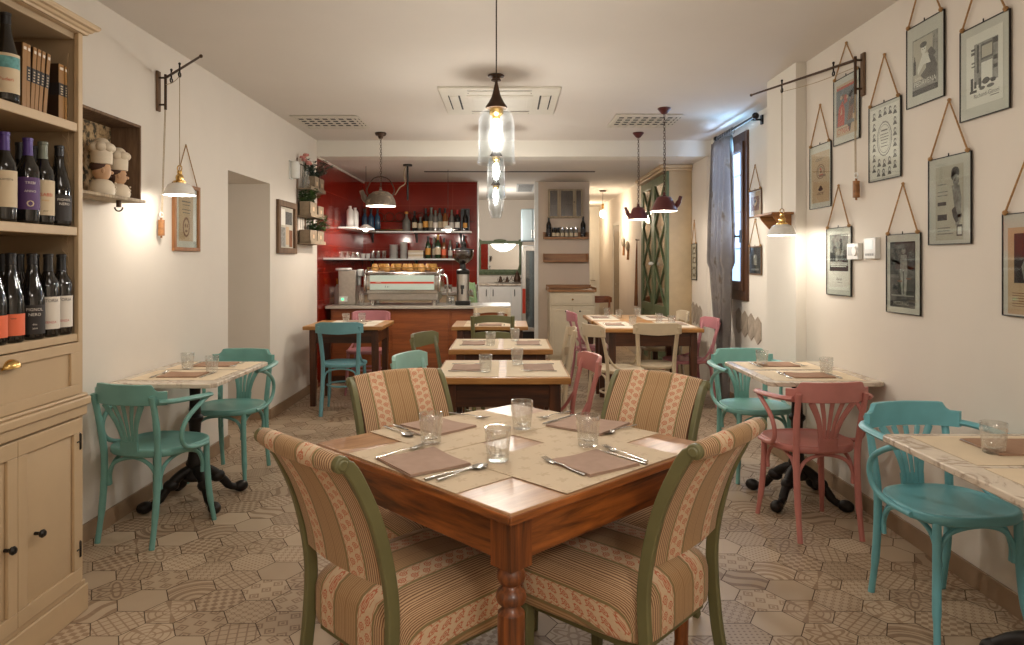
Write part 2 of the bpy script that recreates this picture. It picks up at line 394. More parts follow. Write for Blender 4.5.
# ------------------------------------------------------------------ mesh builder
def Rz(a): return Matrix.Rotation(a, 4, 'Z')
def Rx(a): return Matrix.Rotation(a, 4, 'X')
def Ry(a): return Matrix.Rotation(a, 4, 'Y')
def T(x, y=None, z=None):
    return Matrix.Translation(Vector(x) if y is None else Vector((x, y, z)))
class B:
    def __init__(s): s.v, s.f, s.mi = [], [], []; s.k = 0
    def mat(s, k): s.k = k; return s
    def add(s, verts, faces, M=None):
        n = len(s.v)
        for v in verts:
            v = Vector(v); s.v.append(tuple(M @ v if M else v))
        for f in faces: s.f.append(tuple(i+n for i in f)); s.mi.append(s.k)
        return s
    def box(s, x0, x1, y0, y1, z0, z1, M=None):
        v = [(x, y, z) for x in (x0, x1) for y in (y0, y1) for z in (z0, z1)]
        return s.add(v, [(0, 1, 3, 2), (4, 6, 7, 5), (0, 4, 5, 1), (2, 3, 7, 6), (0, 2, 6, 4), (1, 5, 7, 3)], M)
    def cbox(s, c, sz, M=None):
        return s.box(c[0]-sz[0]/2, c[0]+sz[0]/2, c[1]-sz[1]/2, c[1]+sz[1]/2, c[2]-sz[2]/2, c[2]+sz[2]/2, M)
    def lathe(s, prof, seg=24, M=None, flute=None):
        vs, fs = [], []; n = len(prof)
        for i in range(seg):
            a = 2*pi*i/seg
            for j, (r, z) in enumerate(prof):
                rr = r
                if flute and flute[0] <= j <= flute[1]: rr = r*(1+flute[2]*cos(a*flute[3]))
                vs.append((rr*cos(a), rr*sin(a), z))
        for i in range(seg):
            k = (i+1) % seg
            for j in range(n-1): fs.append((i*n+j, k*n+j, k*n+j+1, i*n+j+1))
        if prof[0][0] > 1e-5: fs.append(tuple(i*n for i in range(seg))[::-1]) if s.caps else None
        if prof[-1][0] > 1e-5 and s.caps: fs.append(tuple(i*n+n-1 for i in range(seg)))
        return s.add(vs, fs, M)
    caps = True
    def tube(s, pts, r, seg=8, closed=False, flat=None, M=None, up=None):
        """sweep; r a number or list; flat=(a,b) gives an elliptic section, a along the side vector, b along the other"""
        pts = [Vector(p) for p in pts]; n = len(pts); vs, fs = [], []
        prev = None
        for i, p in enumerate(pts):
            if closed: d = pts[(i+1) % n]-pts[i-1]
            else: d = pts[min(i+1, n-1)]-pts[max(i-1, 0)]
            d.normalize()
            if prev is None:
                u0 = Vector(up) if up else (Vector((0, 0, 1)) if abs(d.z) < .9 else Vector((1, 0, 0)))
                side = d.cross(u0).normalized()
            else:
                side = (prev-d*prev.dot(d)).normalized()
            prev = side; oth = d.cross(side)
            rr = r[i] if isinstance(r, (list, tuple)) else r
            fa, fb = flat if flat else (1, 1)
            for k in range(seg):
                a = 2*pi*k/seg; vs.append(p+side*(rr*fa*cos(a))+oth*(rr*fb*sin(a)))
        m = n if closed else n-1
        for i in range(m):
            j = (i+1) % n
            for k in range(seg):
                l = (k+1) % seg; fs.append((i*seg+k, i*seg+l, j*seg+l, j*seg+k))
        if not closed:
            fs.append(tuple(range(seg))[::-1]); fs.append(tuple((n-1)*seg+k for k in range(seg)))
        return s.add(vs, fs, M)
    def cyl(s, a, b, r, seg=12, r2=None): return s.tube([a, b], [r, r if r2 is None else r2], seg)
    def prism(s, poly, z0, z1, M=None):
        n = len(poly); vs = [(x, y, z0) for x, y in poly]+[(x, y, z1) for x, y in poly]
        fs = [tuple(range(n))[::-1], tuple(range(n, 2*n))]+[(i, (i+1) % n, n+(i+1) % n, n+i) for i in range(n)]
        return s.add(vs, fs, M)
    def ball(s, c, r, seg=14, rings=8, M=None, n=2.0):
        rx, ry, rz = (r, r, r) if isinstance(r, (int, float)) else r
        sp = lambda v: math.copysign(abs(v)**(2/n), v)
        vs, fs = [], []
        for j in range(rings+1):
            ph = -pi/2+pi*j/rings
            for i in range(seg):
                a = 2*pi*i/seg
                vs.append((c[0]+rx*sp(cos(ph))*sp(cos(a)), c[1]+ry*sp(cos(ph))*sp(sin(a)), c[2]+rz*sp(sin(ph))))
        for j in range(rings):
            for i in range(seg):
                k = (i+1) % seg; fs.append((j*seg+i, j*seg+k, (j+1)*seg+k, (j+1)*seg+i))
        return s.add(vs, fs, M)
    def grid(s, fn, nu, nv, wrap=False, M=None):
        vs = [fn(i/nu, j/nv) for i in range(nu+(0 if wrap else 1)) for j in range(nv+1)]
        cu = nu if wrap else nu+1; fs = []
        for i in range(nu):
            k = (i+1) % cu
            for j in range(nv): fs.append((i*(nv+1)+j, k*(nv+1)+j, k*(nv+1)+j+1, i*(nv+1)+j+1))
        return s.add(vs, fs, M)
    def text(s, txt, size, M, fn=None, depth=0):
        v, f = text_geo(txt, size)
        if fn: v = [fn(p) for p in v]
        return s.add(v, f, M)
TXT = {}
def text_geo(txt, size):
    key = txt
    if key not in TXT:
        cu = bpy.data.curves.new('lettering', 'FONT'); cu.body = txt; cu.size = 1; cu.align_x = 'CENTER'; cu.align_y = 'CENTER'; cu.resolution_u = 2
        o = bpy.data.objects.new('lettering', cu); COL.objects.link(o)
        dg = bpy.context.evaluated_depsgraph_get(); e = o.evaluated_get(dg); me = e.to_mesh()
        TXT[key] = ([tuple(v.co) for v in me.vertices], [tuple(p.vertices) for p in me.polygons])
        e.to_mesh_clear(); bpy.data.objects.remove(o); bpy.data.curves.remove(cu)
    v, f = TXT[key]
    return [(a[0]*size, a[1]*size, a[2]*size) for a in v], f

def obj(name, b, mats, parent=None, bev=0, seg=2, ang=40, sub=0, recalc=True, loc=None, rz=0, solid=0):
    me = bpy.data.meshes.new(name); me.from_pydata(b.v, [], b.f)
    if not isinstance(mats, (list, tuple)): mats = [mats]
    for m in mats: me.materials.append(m)
    me.polygons.foreach_set('material_index', b.mi)
    if recalc:
        bm = bmesh.new(); bm.from_mesh(me); bmesh.ops.recalc_face_normals(bm, faces=bm.faces); bm.to_mesh(me); bm.free()
    me.polygons.foreach_set('use_smooth', [True]*len(me.polygons)); me.set_sharp_from_angle(angle=radians(ang)); me.update()
    o = bpy.data.objects.new(name, me); COL.objects.link(o)
    if parent: o.parent = parent
    if loc: o.location = loc
    if rz: o.rotation_euler = (0, 0, rz)
    if solid:
        md = o.modifiers.new('thickness', 'SOLIDIFY'); md.thickness = solid; md.offset = 0
    if sub:
        md = o.modifiers.new('smooth', 'SUBSURF'); md.levels = sub; md.render_levels = sub
    if bev:
        md = o.modifiers.new('edge', 'BEVEL'); md.width = bev; md.segments = seg; md.limit_method = 'ANGLE'; md.angle_limit = radians(35); md.harden_normals = False
    return o
def fabric_uv(o, seat):
    me = o.data; l = me.uv_layers.new(name='UVMap')
    for lp in me.loops:
        x, y, z = me.vertices[lp.vertex_index].co
        if seat: e = max(0, abs(x)-.19)/.03; u = x+math.copysign(min(1, e)*max(0, .485-z), x)
        else: u = x
        l.data[lp.index].uv = (u, y-z)
    return o
def thing(name, label, cat, loc=(0, 0, 0), rz=0, group=None):
    o = bpy.data.objects.new(name, None); COL.objects.link(o); o.empty_display_size = .05
    o.location = loc; o.rotation_euler = (0, 0, rz); o['label'] = label; o['category'] = cat
    if group: o['group'] = group
    return o
def tag(o, label, cat, group=None):
    o['label'] = label; o['category'] = cat
    if group: o['group'] = group
    return o
def struct(name, b, m, **k):
    o = obj(name, b, m, **k)
    o['kind'] = 'structure'; return o
def dup(root, loc, rz, label, group=None, mat=None):
    """copy a thing with its parts and their sub-parts; mat repaints every painted part of the copy"""
    def cp(o, parent):
        c = o.copy(); COL.objects.link(c)
        if parent: c.parent = parent
        if mat and c.type == 'MESH' and c.get('painted'):
            c.material_slots[0].link = 'OBJECT'; c.material_slots[0].material = mat
        for ch in o.children: cp(ch, c)
        return c
    r = cp(root, None); r.location = loc; r.rotation_euler = (0, 0, rz); r['label'] = label
    if group: r['group'] = group
    return r
def bez(p, n=8):
    """smooth curve through control points (Catmull-Rom)"""
    p = [Vector(a) for a in p]; out = []
    for i in range(len(p)-1):
        a, b, c, d = p[max(i-1, 0)], p[i], p[i+1], p[min(i+2, len(p)-1)]
        for k in range(n):
            t = k/n
            out.append(.5*((2*b)+(c-a)*t+(2*a-5*b+4*c-d)*t*t+(3*b-a-3*c+d)*t*t*t))
    out.append(p[-1]); return out
def arc2(cx, cy, r, a0, a1, n): return [(cx+r*cos(a0+(a1-a0)*i/n), cy+r*sin(a0+(a1-a0)*i/n)) for i in range(n+1)]

# ================================================================== THE ROOM
XL, XR, ZC = -2.09, 1.985, 2.71          # left wall, right wall, ceiling
XW = 2.22                                # window wall
YB, ZB = 7.66, 2.535                     # beam front, lower ceiling
YBAR = 10.1                              # red back wall
Y0 = -2.6
# --- floor of hexagon tiles
def build_floor():
    R = .105; hh = R*sqrt(3)/2; g = .0022
    vs, fs, mi, uv, pid, tone = [], [], [], [], [], []
    rnd = random.Random(3)
    nx = int(5.4/(1.5*R))+2; ny = int(17.4/(2*hh))+2
    for i in range(nx):
        for j in range(ny):
            cx = -2.75+i*1.5*R; cy = -2.6+j*2*hh+(hh if i % 2 else 0)
            if cx > 2.75: continue
            n = len(vs)
            for k in range(6):
                a = pi/3*k; vs.append((cx+(R-g)*cos(a), cy+(R-g)*sin(a), 0))
            fs.append(tuple(range(n, n+6))); mi.append(0)
            rot = rnd.choice(range(6))*pi/3+rnd.choice((0, 0, pi/6))
            uv += [(cos(pi/3*k+rot), sin(pi/3*k+rot)) for k in range(6)]
            q = rnd.random()
            pid.append(0 if q < .2 else rnd.randint(1, 9)); tone.append(rnd.random())
    n = len(vs); vs += [(-2.9, -2.8, -.002), (2.9, -2.8, -.002), (2.9, 15, -.002), (-2.9, 15, -.002)]
    fs.append((n, n+1, n+2, n+3)); mi.append(1); uv += [(0, 0)]*4; pid.append(0); tone.append(.5)
    me = bpy.data.meshes.new('floor'); me.from_pydata(vs, [], fs)
    me.materials.append(FLOOR); me.materials.append(GROUT); me.polygons.foreach_set('material_index', mi)
    l = me.uv_layers.new(name='UVMap')
    l.data.foreach_set('uv', [c for p in uv for c in p])
    a = me.attributes.new('pid', 'FLOAT', 'FACE'); a.data.foreach_set('value', [float(p) for p in pid])
    a = me.attributes.new('tone', 'FLOAT', 'FACE'); a.data.foreach_set('value', tone)
    o = bpy.data.objects.new('floor', me); COL.objects.link(o); o['kind'] = 'structure'
build_floor()
# --- ceilings
b = B(); b.box(-2.6, 2.6, Y0, YB+.3, ZC, ZC+.1); struct('ceiling', b, CEIL)
b = B(); b.box(-2.6, 2.6, YB, YB+.3, ZB, ZC+.02); struct('beam', b, WHITEWALL)
b = B(); b.box(-2.6, 3.0, YB+.3, 15.2, ZB, ZB+.1); struct('ceiling_bar', b, CEIL)
# --- left wall with the opening
OY0, OY1, OZ = 5.225, 6.147, 2.067
b = B()
b.box(XL-.45, XL, Y0, OY0, 0, ZC); b.box(XL-.45, XL, OY1, YB, 0, ZC); b.box(XL-.45, XL, OY0, OY1, OZ, ZC)
b.box(XL-.55, XL-.45, Y0, YB, 0, ZC)
struct('wall_left', b, WALL)
b = B(); b.box(XL-.3, XL+.002, YB, YBAR+.2, 0, ZB+.01); struct('wall_bar_left', b, REDT)
b = B(); b.box(XL, -.435, YBAR, YBAR+.12, 0, ZB+.01); struct('wall_bar', b, REDT)
b = B(); b.box(-.445, -.425, YBAR-.012, YBAR+.125, 0, ZB); struct('trim_1', b, WHITEPL)
# red tiling carries a pale corner strip under the ceiling
b = B(); b.box(XL+.003, XL+.02, YB, YBAR-.001, ZB-.02, ZB-.001); struct('trim_2', b, WALL)
b = B(); b.box(-2.6, 2.6, Y0-.1, Y0, 0, ZC); struct('wall_back', b, WALL)
# --- baseboards
b = B(); b.box(XL, XL+.012, Y0, OY0, 0, .09); b.box(XL, XL+.012, OY1, YB, 0, .09); b.box(XL-.44, XL+.012, OY1-.012, OY1, 0, .09)
struct('baseboard_left', b, BASEB, bev=.002)
# --- right wall, pilaster, window wall
PY0, PY1, PXF = 4.66, 5.18, 1.917
WY0, WY1, WZ0, WZ1 = 6.475, 7.36, 1.047, 2.57
b = B(); b.box(XR, XR+.5, Y0, PY1, 0, ZC); struct('wall_right', b, WALL)
b = B(); b.box(PXF, XR+.5, PY0, PY1, 0, ZC); struct('pillar_right', b, WHITEWALL)
b = B(); b.box(XW, XW+.3, PY1, WY0, 0, ZC); b.box(XW, XW+.3, WY1, YB, 0, ZC); b.box(XW, XW+.3, WY0, WY1, 0, WZ0); b.box(XW, XW+.3, WY0, WY1, WZ1, ZC)
struct('wall_window', b, WHITEWALL)
b = B(); b.box(2.18, XW+.3, YB, YB+.12, 0, ZB+.01); b.box(2.18, 2.5, YB+.12, 10.0, 0, ZB+.01); struct('wall_alcove', b, WALL)
b = B(); b.box(XR-.012, XR, Y0, PY0, 0, .09); b.box(PXF-.012, PXF, PY0-.012, PY1+.012, 0, .09); b.box(PXF-.012, XR, PY0-.012, PY0, 0, .09)
b.box(XW-.012, XW, PY1, YB, 0, .09); b.box(2.17, XW, YB-.012, YB, 0, .09)
struct('baseboard_right', b, BASEB, bev=.002)
# --- pillar wall beside the bar, corridor, kitchen
PLX0, PLX1 = .433, 1.176
b = B(); b.box(PLX0, PLX1, YBAR, YBAR+.3, 0, ZB+.01); b.box(PLX1-.12, PLX1, YBAR+.3, 14.6, 0, ZB+.01); struct('wall_pillar', b, plain('beige_pillar_paint', (.60, .49, .39), .85, var=.012, nscale=3, spec=.2))
b = B(); b.box(PLX0-.05, PLX0+.004, YBAR-.02, YBAR+.1, 0, ZB); struct('trim_3', b, WHITEPL)
b = B(); b.box(1.9, 2.6, 10.0, 11.9, 0, ZB+.01); b.box(1.9, 2.6, 12.7, 14.6, 0, ZB+.01); b.box(1.9, 2.6, 11.9, 12.7, 2.08, ZB+.01); b.box(2.25, 2.6, 11.9, 12.7, 0, 2.08)
struct('wall_corridor', b, WALL)
b = B(); b.box(1.0, 2.2, 14.6, 14.7, 0, ZB+.01); struct('wall_corridor_end', b, WHITEWALL)
b = B(); b.box(-2.0, PLX0+.3, 13.0, 13.1, 0, ZB+.01); b.box(-1.5, -1.4, YBAR+.1, 13, 0, ZB+.01); struct('wall_kitchen', b, WALL)
# corridor doors
def door_set(name, M, w, h, mt, fr):
    b = B(); b.box(-w/2-.06, -w/2, -.03, .03, 0, h+.06, M); b.box(w/2, w/2+.06, -.03, .03, 0, h+.06, M); b.box(-w/2, w/2, -.03, .03, h, h+.06, M)
    o = struct(name, b, fr, bev=.004)
    b = B(); b.box(-w/2, w/2, -.02, .01, .01, h, M); b.box(-w/2+.09, w/2-.09, -.026, -.02, .2, h*.45, M); b.box(-w/2+.09, w/2-.09, -.026, -.02, h*.52, h-.12, M)
    obj('door_leaf', b, mt, o, bev=.003)
    b = B(); b.cyl(M @ Vector((w/2-.07, -.02, 1.0)), M @ Vector((w/2-.07, -.07, 1.0)), .009); b.cyl(M @ Vector((w/2-.07, -.065, 1.0)), M @ Vector((w/2-.17, -.065, 1.0)), .008)
    obj('door_handle', b, STEEL, o)
DOORM = plain('grey_corridor_door', srgb(150, 136, 116), .6, var=.03)
door_set('door_1', T(1.93, 12.3, 0) @ Rz(-pi/2), .66, 2.02, DOORM, WHITEWALL)
door_set('door_2', T(1.62, 14.58, 0), .5, 2.0, WHITEWALL, WHITEWALL)
# kitchen vent in the lower ceiling, slot diffuser
b = B(); b.box(-1.07, 1.11, 8.90, 8.98, ZB-.004, ZB+.01)
tag(obj('linear_diffuser', b, SLOT), 'long dark linear slot diffuser in the lowered ceiling before the red wall', 'vent')

# --- window
b = B()
b.box(XW-.02, XW+.06, WY0-.03, WY0+.04, WZ0-.03, WZ1+.03); b.box(XW-.02, XW+.06, WY1-.04, WY1+.03, WZ0-.03, WZ1+.03)
b.box(XW-.02, XW+.06, WY0+.04, WY1-.04, WZ0-.03, WZ0+.06); b.box(XW-.02, XW+.06, WY0+.04, WY1-.04, WZ1-.06, WZ1+.03)
win = struct('window_1', b, DARKWIN, bev=.004)
b = B()
for y0, y1 in ((WY0+.04, WY0+.10), (WY1-.10, WY1-.04)): b.box(XW-.04, XW+.02, y0, y1, WZ0+.06, WZ1-.06)
b.box(XW-.04, XW+.02, WY0+.10, WY1-.10, WZ0+.06, WZ0+.15); b.box(XW-.04, XW+.02, WY0+.10, WY1-.10, WZ1-.14, WZ1-.06)
obj('window_sash', b, DARKWIN, win, bev=.004)
b = B(); b.box(XW, XW+.006, WY0+.1, WY1-.1, WZ0+.15, WZ1-.14); obj('window_pane', b, PANE, win)
b = B()
for z in (1.5, 1.85, 2.2): b.box(XW-.012, XW-.002, WY0+.1, WY1-.1, z, z+.015)
obj('glazing_bar', b, WHITEPL, win)
b = B(); hz = 1.62; hy = WY0+.07
b.box(XW-.055, XW-.04, hy-.014, hy+.014, hz-.06, hz+.06); b.cyl((XW-.05, hy, hz), (XW-.09, hy, hz), .01); b.tube(bez([(XW-.09, hy, hz), (XW-.10, hy+.05, hz), (XW-.09, hy+.075, hz-.05), (XW-.09, hy+.07, hz-.16)], 5), .011)
obj('window_handle', b, BLACK, win, bev=.002)
# daylight that comes in by the window
area('window_daylight', (XW-.045, 6.75, 2.0), (0, radians(90), 0), 1.0, .45, 26, (.45, .66, 1.0))
area('added_ceiling_glow', (XW-.08, WY0-.05, 2.46), (0, radians(125), 0), .12, .3, .8, (.20, .58, 1.0))  # small blue lamp added beside the window, aimed up to tint the ceiling

# --- curtain and rod
rod = thing('curtain_rod', 'dark metal curtain rod with ball ends above the window', 'curtain rod', (XW-.12, 6.6, 2.62))
b = B(); b.cyl((0, -.62, 0), (0, .42, 0), .012); b.ball((0, -.66, 0), .03); b.ball((0, .46, 0), .028); obj('pole', b, BLACK, rod)
for y in (-.5, .36):
    b = B(); b.cyl((0, y, 0), (.12, y, 0), .008); b.box(.105, .12, y-.02, y+.02, -.04, .04); obj('bracket', b, BLACK, rod)
cur = thing('curtain', 'grey figured curtain gathered in long folds beside the window', 'curtain', (XW-.14, 6.80, 0))
def curt(u, v):
    z = 2.56-v*2.50
    wid = .56 if v < .45 else .56-.33*min(1, (v-.45)/.35)**1.2 if v < .8 else .23
    amp = .058 if v < .5 else .034
    y = -.28+u*wid+.05*min(1, v/.8)
    x = amp*sin(u*2*pi*6.5+.4*sin(v*3))*(.6+.4*min(1, v*3))+.012*sin(u*9+v*4)-.02
    return (x, y, z)
b = B(); b.grid(curt, 90, 40); obj('cloth', b, CURTAIN, cur, solid=.003, ang=80)
for k in range(8):
    y = -.25+k*.072
    b = B(); b.tube([(0.02+.018*cos(a), y, 2.62+.03*sin(a)-.012) for a in [2*pi*i/10 for i in range(10)]], .012, 6, True, (1, .35)); b.box(-.004, .004, y-.014, y+.014, 2.53, 2.588)
    obj('tab', b, CURTAIN, cur)
# ================================================================== WINE CABINET (left front)
CX, CY0, CY1 = -1.685, 2.0, 2.775     # front plane, near and far ends (the far end shows)
def zc(py): return H-(py-PY)*2.62/F
cab = thing('wine_cabinet', 'cream painted shelf cabinet with wine bottles, a drawer and panelled doors', 'cabinet', (CX, CY1, 0))
def cb(fn, name, m, bev=.003, parent=None, **k):
    b = B(); fn(b); return obj(name, b, m, parent or cab, bev=bev, **k)
D = XL+.004-CX      # depth, local x from D (wall) to 0 (front)
L = CY0-CY1         # local y from L (near end) to 0 (far end)
S1, S2, S3 = (1.925, 1.890), (1.517, 1.483), (1.100, 1.070)      # shelf top and underside
ZT = 2.28
def body(b):
    b.box(D, D+.015, L, 0, 0, ZT); b.box(D+.015, -.02, -.02, 0, .0, ZT); b.box(D+.015, -.02, L, L+.02, 0, ZT)
    b.box(D+.015, -.02, L+.02, -.02, ZT-.025, ZT); b.box(D+.015, -.02, L+.02, -.02, .78, .80); b.box(D+.015, -.02, L+.02, -.02, .09, .12)
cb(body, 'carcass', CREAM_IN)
cb(lambda b: (b.box(-.02, 0, -.028, 0, .10, ZT), b.box(-.02, 0, L, L+.028, .10, ZT)), 'stile', CREAM)
for i, (zt, zb) in enumerate((S1, S2, S3)):
    cb(lambda b: b.box(D+.015, -.004, L+.029, -.029, zb, zt), 'shelf', CREAM)
def crown(b):
    prof = [(0, 0), (.012, 0), (.016, .008), (.024, .012), (.03, .02), (.040, .024), (.046, .034), (.046, .042), (0, .042)]
    # sweeps along the front and returns round the far end
    for a, c in zip(prof, prof[1:]+prof[:1]):
        b.add([(a[0], L-.05, ZT+a[1]), (c[0], L-.05, ZT+c[1]), (c[0], c[0], ZT+c[1]), (a[0], a[0], ZT+a[1])], [(0, 1, 2, 3)])
        b.add([(a[0], a[0], ZT+a[1]), (c[0], c[0], ZT+c[1]), (D, c[0], ZT+c[1]), (D, a[0], ZT+a[1])], [(0, 1, 2, 3)])
    b.box(D, 0, L-.04, 0, ZT-.001, ZT+.04)
cb(crown, 'crown_moulding', CREAM, 0)
def ledge(b):
    b.box(D, .012, L-.01, .012, .775, .815); b.box(D, .022, L-.02, .022, .815, .848); b.box(D, .014, L-.01, .014, .848, .862)
cb(ledge, 'ledge_moulding', CREAM, .006)
cb(lambda b: (b.box(D, .014, L-.01, .014, 0, .105), b.box(D, .006, L-.01, .006, .105, .125)), 'plinth', CREAM, .004)
# drawer with recessed panel
def drawer(b):
    y0, y1, z0, z1 = L+.03, -.03, .864, 1.066
    b.box(-.02, -.006, y0, y1, z0, z1)
    for q in ((y0, y1, z0, z0+.038), (y0, y1, z1-.038, z1), (y0, y0+.05, z0+.038, z1-.038), (y1-.05, y1, z0+.038, z1-.038)): b.box(-.006, .004, *q)
dr = cb(drawer, 'drawer', CREAM, .002)
b = B(); yc = (L)/2-.022
b.grid(lambda u, v: (.004+.028*sin(u*pi)*sin(v*pi/2), yc+.038*cos(u*pi), 1.022+.030*sin(u*pi)*cos(v*pi/2)), 16, 8)
b.box(.003, .0055, yc-.042, yc+.042, 1.018, 1.026)
obj('cup_handle', b, BRASS, dr)
# doors
def door(y0, y1, knob):
    z0, z1 = .128, .770
    def f(b):
        b.box(-.02, .002, y0, y1, z0, z1)
        iy0, iy1, iz0, iz1 = y0+.05, y1-.05, z0+.06, z1-.06
        # raised and fielded panel: sloped margins
        o_ = [(y0+.05, iz0), (y1-.05, iz0), (y1-.05, iz1), (y0+.05, iz1)]; i_ = [(y0+.085, iz0+.035), (y1-.085, iz0+.035), (y1-.085, iz1-.035), (y0+.085, iz1-.035)]
        vs = [(.0022, y, z) for y, z in o_]+[(.012, y, z) for y, z in i_]
        b.add(vs, [(0, 1, 5, 4), (1, 2, 6, 5), (2, 3, 7, 6), (3, 0, 4, 7), (4, 5, 6, 7)])
        for q in ((y0, y1, z0, z0+.056), (y0, y1, z1-.056, z1), (y0, y0+.047, z0+.056, z1-.056), (y1-.047, y1, z0+.056, z1-.056)): b.box(.002, .014, *q)
    d = cb(f, 'door', CREAM, .0025)
    b = B(); kz = .42
    b.lathe([(.006, 0), (.006, .018), (.013, .024), (.015, .031), (.010, .038), (0, .039)], 14, T(.010, knob, kz) @ Ry(pi/2)); obj('knob', b, BLACK, d)
    return d
d1 = door(L/2+.001, -.03, L/2+.088); d2 = door(L+.03, L/2-.001, L/2-.06)
for z in (.68, .26):
    b = B(); b.tube([(.012, -.042, z-.035), (.016, -.042, z-.028), (.016, -.042, z+.028), (.012, -.042, z+.035)], [.001, .0045, .0045, .001], 8); b.cyl((.014, -.042, z), (.014, -.062, z), .003)
    obj('hinge', b, BLACK, d1)
# notched supports inside the far end
b = B(); 
for x in (D+.06, -.055):
    b.box(x-.012, x+.012, -.026, -.021, 1.11, 2.2)
    z = 1.16
    while z < 2.19: b.add([(x-.01, -.03, z), (x+.01, -.03, z-.022), (x+.01, -.03, z-.03), (x-.01, -.03, z-.008), (x-.01, -.02, z), (x+.01, -.02, z-.022), (x+.01, -.02, z-.03), (x-.01, -.02, z-.008)], [(0, 1, 2, 3), (4, 5, 6, 7), (0, 1, 5, 4), (1, 2, 6, 5), (2, 3, 7, 6), (3, 0, 4, 7)]); z += .045
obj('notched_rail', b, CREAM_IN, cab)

# ------------------------------------------------------------------ bottles
BORD = [(0, .006), (.030, 0), (.036, .004), (.037, .012), (.037, .185), (.034, .205), (.024, .225), (.0165, .245), (.0150, .27), (.0150, .297), (.0165, .298), (.0165, .308), (.013, .310), (0, .310)]
BURG = [(0, .006), (.034, 0), (.040, .005), (.041, .012), (.041, .135), (.037, .165), (.027, .205), (.0185, .24), (.0155, .27), (.0150, .30), (.0165, .301), (.0165, .309), (.013, .311), (0, .311)]
LIQ = [(0, .004), (.034, 0), (.038, .005), (.038, .17), (.033, .195), (.018, .215), (.0145, .235), (.0145, .28), (.017, .281), (.017, .30), (0, .30)]
SQUAT = [(0, .004), (.044, 0), (.048, .006), (.050, .10), (.044, .13), (.022, .155), (.016, .175), (.016, .205), (.020, .206), (.020, .232), (0, .233)]
def cyl_patch(b, r, z0, z1, a0, a1, n=14):
    b.grid(lambda u, v: (r*cos(a0+(a1-a0)*u), r*sin(a0+(a1-a0)*u), z0+(z1-z0)*v), n, 1)
def bottle(name, label, cat, loc, prof=BORD, glass=None, cap=None, lab=None, group=None, face=-.75, s=1.0, texts=(), capz=.235, parts=True):
    t = thing(name, label, cat, loc, face, group)
    b = B(); b.lathe([(r*s, z*s) for r, z in prof], 20); obj('glass_body', b, glass or BOTTLE, t, ang=50)
    if not parts: return t
    if cap:
        b = B(); pr = [(r*s+.0008, z*s) for r, z in prof if z >= capz-.001 and r > 0]
        b.lathe(pr+[(.0, prof[-1][1]*s+.001)], 18); obj('capsule', b, cap, t, ang=50)
    if lab:
        lm, z0, z1, half = lab[:4]
        b = B(); R_ = max(r for r, z in prof)*s+.0007
        cyl_patch(b, R_, z0*s, z1*s, -half, half)
        mats = [lm]
        for k, (txt, size, zz, mt) in enumerate(texts):
            b.mat(k+1); mats.append(mt)
            b.text(txt, size*s, Matrix(), lambda p, zz=zz: ((R_+.0006)*cos(p[0]/R_), (R_+.0006)*sin(p[0]/R_), zz*s+p[1]))
        obj('label', b, mats, t, recalc=False, ang=60)
    return t
X1 = CX-.046
def row(y, x=X1): return (x, y)
gB = 'wine bottles in the cream cabinet'
# bottom shelf (the four readable ones first, then dark bottles behind)
Z3 = S3[0]+.0005
bottle('wine_bottle', 'wine bottle with white label, nearest the upright on the lowest cabinet shelf', 'bottle', (X1+.005, 2.705, Z3), BORD, cap=BLACKFOIL, lab=(LBLW, .03, .15, 1.25), group=gB, texts=(('STORIA', .016, .135, INK), ('SENZA', .012, .055, INKR)))
bottle('wine_bottle', 'white-labelled bottle with black foil, second from the upright on the lowest cabinet shelf', 'bottle', (X1+.005, 2.628, Z3), BORD, cap=BLACKFOIL, lab=(LBLW, .03, .15, 1.25), group=gB, texts=(('STORIA', .016, .135, INK), ('SENZA', .012, .055, INKR)))
bottle('wine_bottle', 'sloping dark bottle with black label and white lettering, lowest cabinet shelf', 'bottle', (X1, 2.545, Z3), BURG, cap=BLACKFOIL, lab=(LBLK, .02, .125, 1.1), group=gB, capz=.27, texts=(('PIGNOL', .015, .108, LBLW), ('NERO', .015, .09, LBLW), ('doc', .010, .055, LBLW), ('2018', .008, .04, LBLW)))
bottle('wine_bottle', 'orange-labelled dark bottle beside the black-labelled one on the lowest shelf', 'bottle', (X1, 2.436, Z3), BURG, cap=BLACKFOIL, lab=(LBLO, .025, .10, 1.3), group=gB, capz=.27, texts=(('vino', .010, .085, LBLK),))
bottle('wine_bottle', 'orange-labelled bottle cut by the picture edge on the lowest shelf', 'bottle', (X1, 2.352, Z3), BURG, cap=BLACKFOIL, lab=(LBLO, .025, .10, 1.3), group=gB, capz=.27)
for i, (y, lb) in enumerate(((2.70, 'all-dark bottle behind the white label nearest the upright, lowest shelf'), (2.615, 'dark bottle hidden behind the second white label, lowest shelf'), (2.53, 'dark bottle standing behind the black-labelled one, lowest shelf'), (2.44, 'dark bottle standing behind the orange label, lowest shelf'))):
    bottle('wine_bottle', lb, 'bottle', (X1-.095, y, Z3), BORD, cap=BLACKFOIL, group=gB)
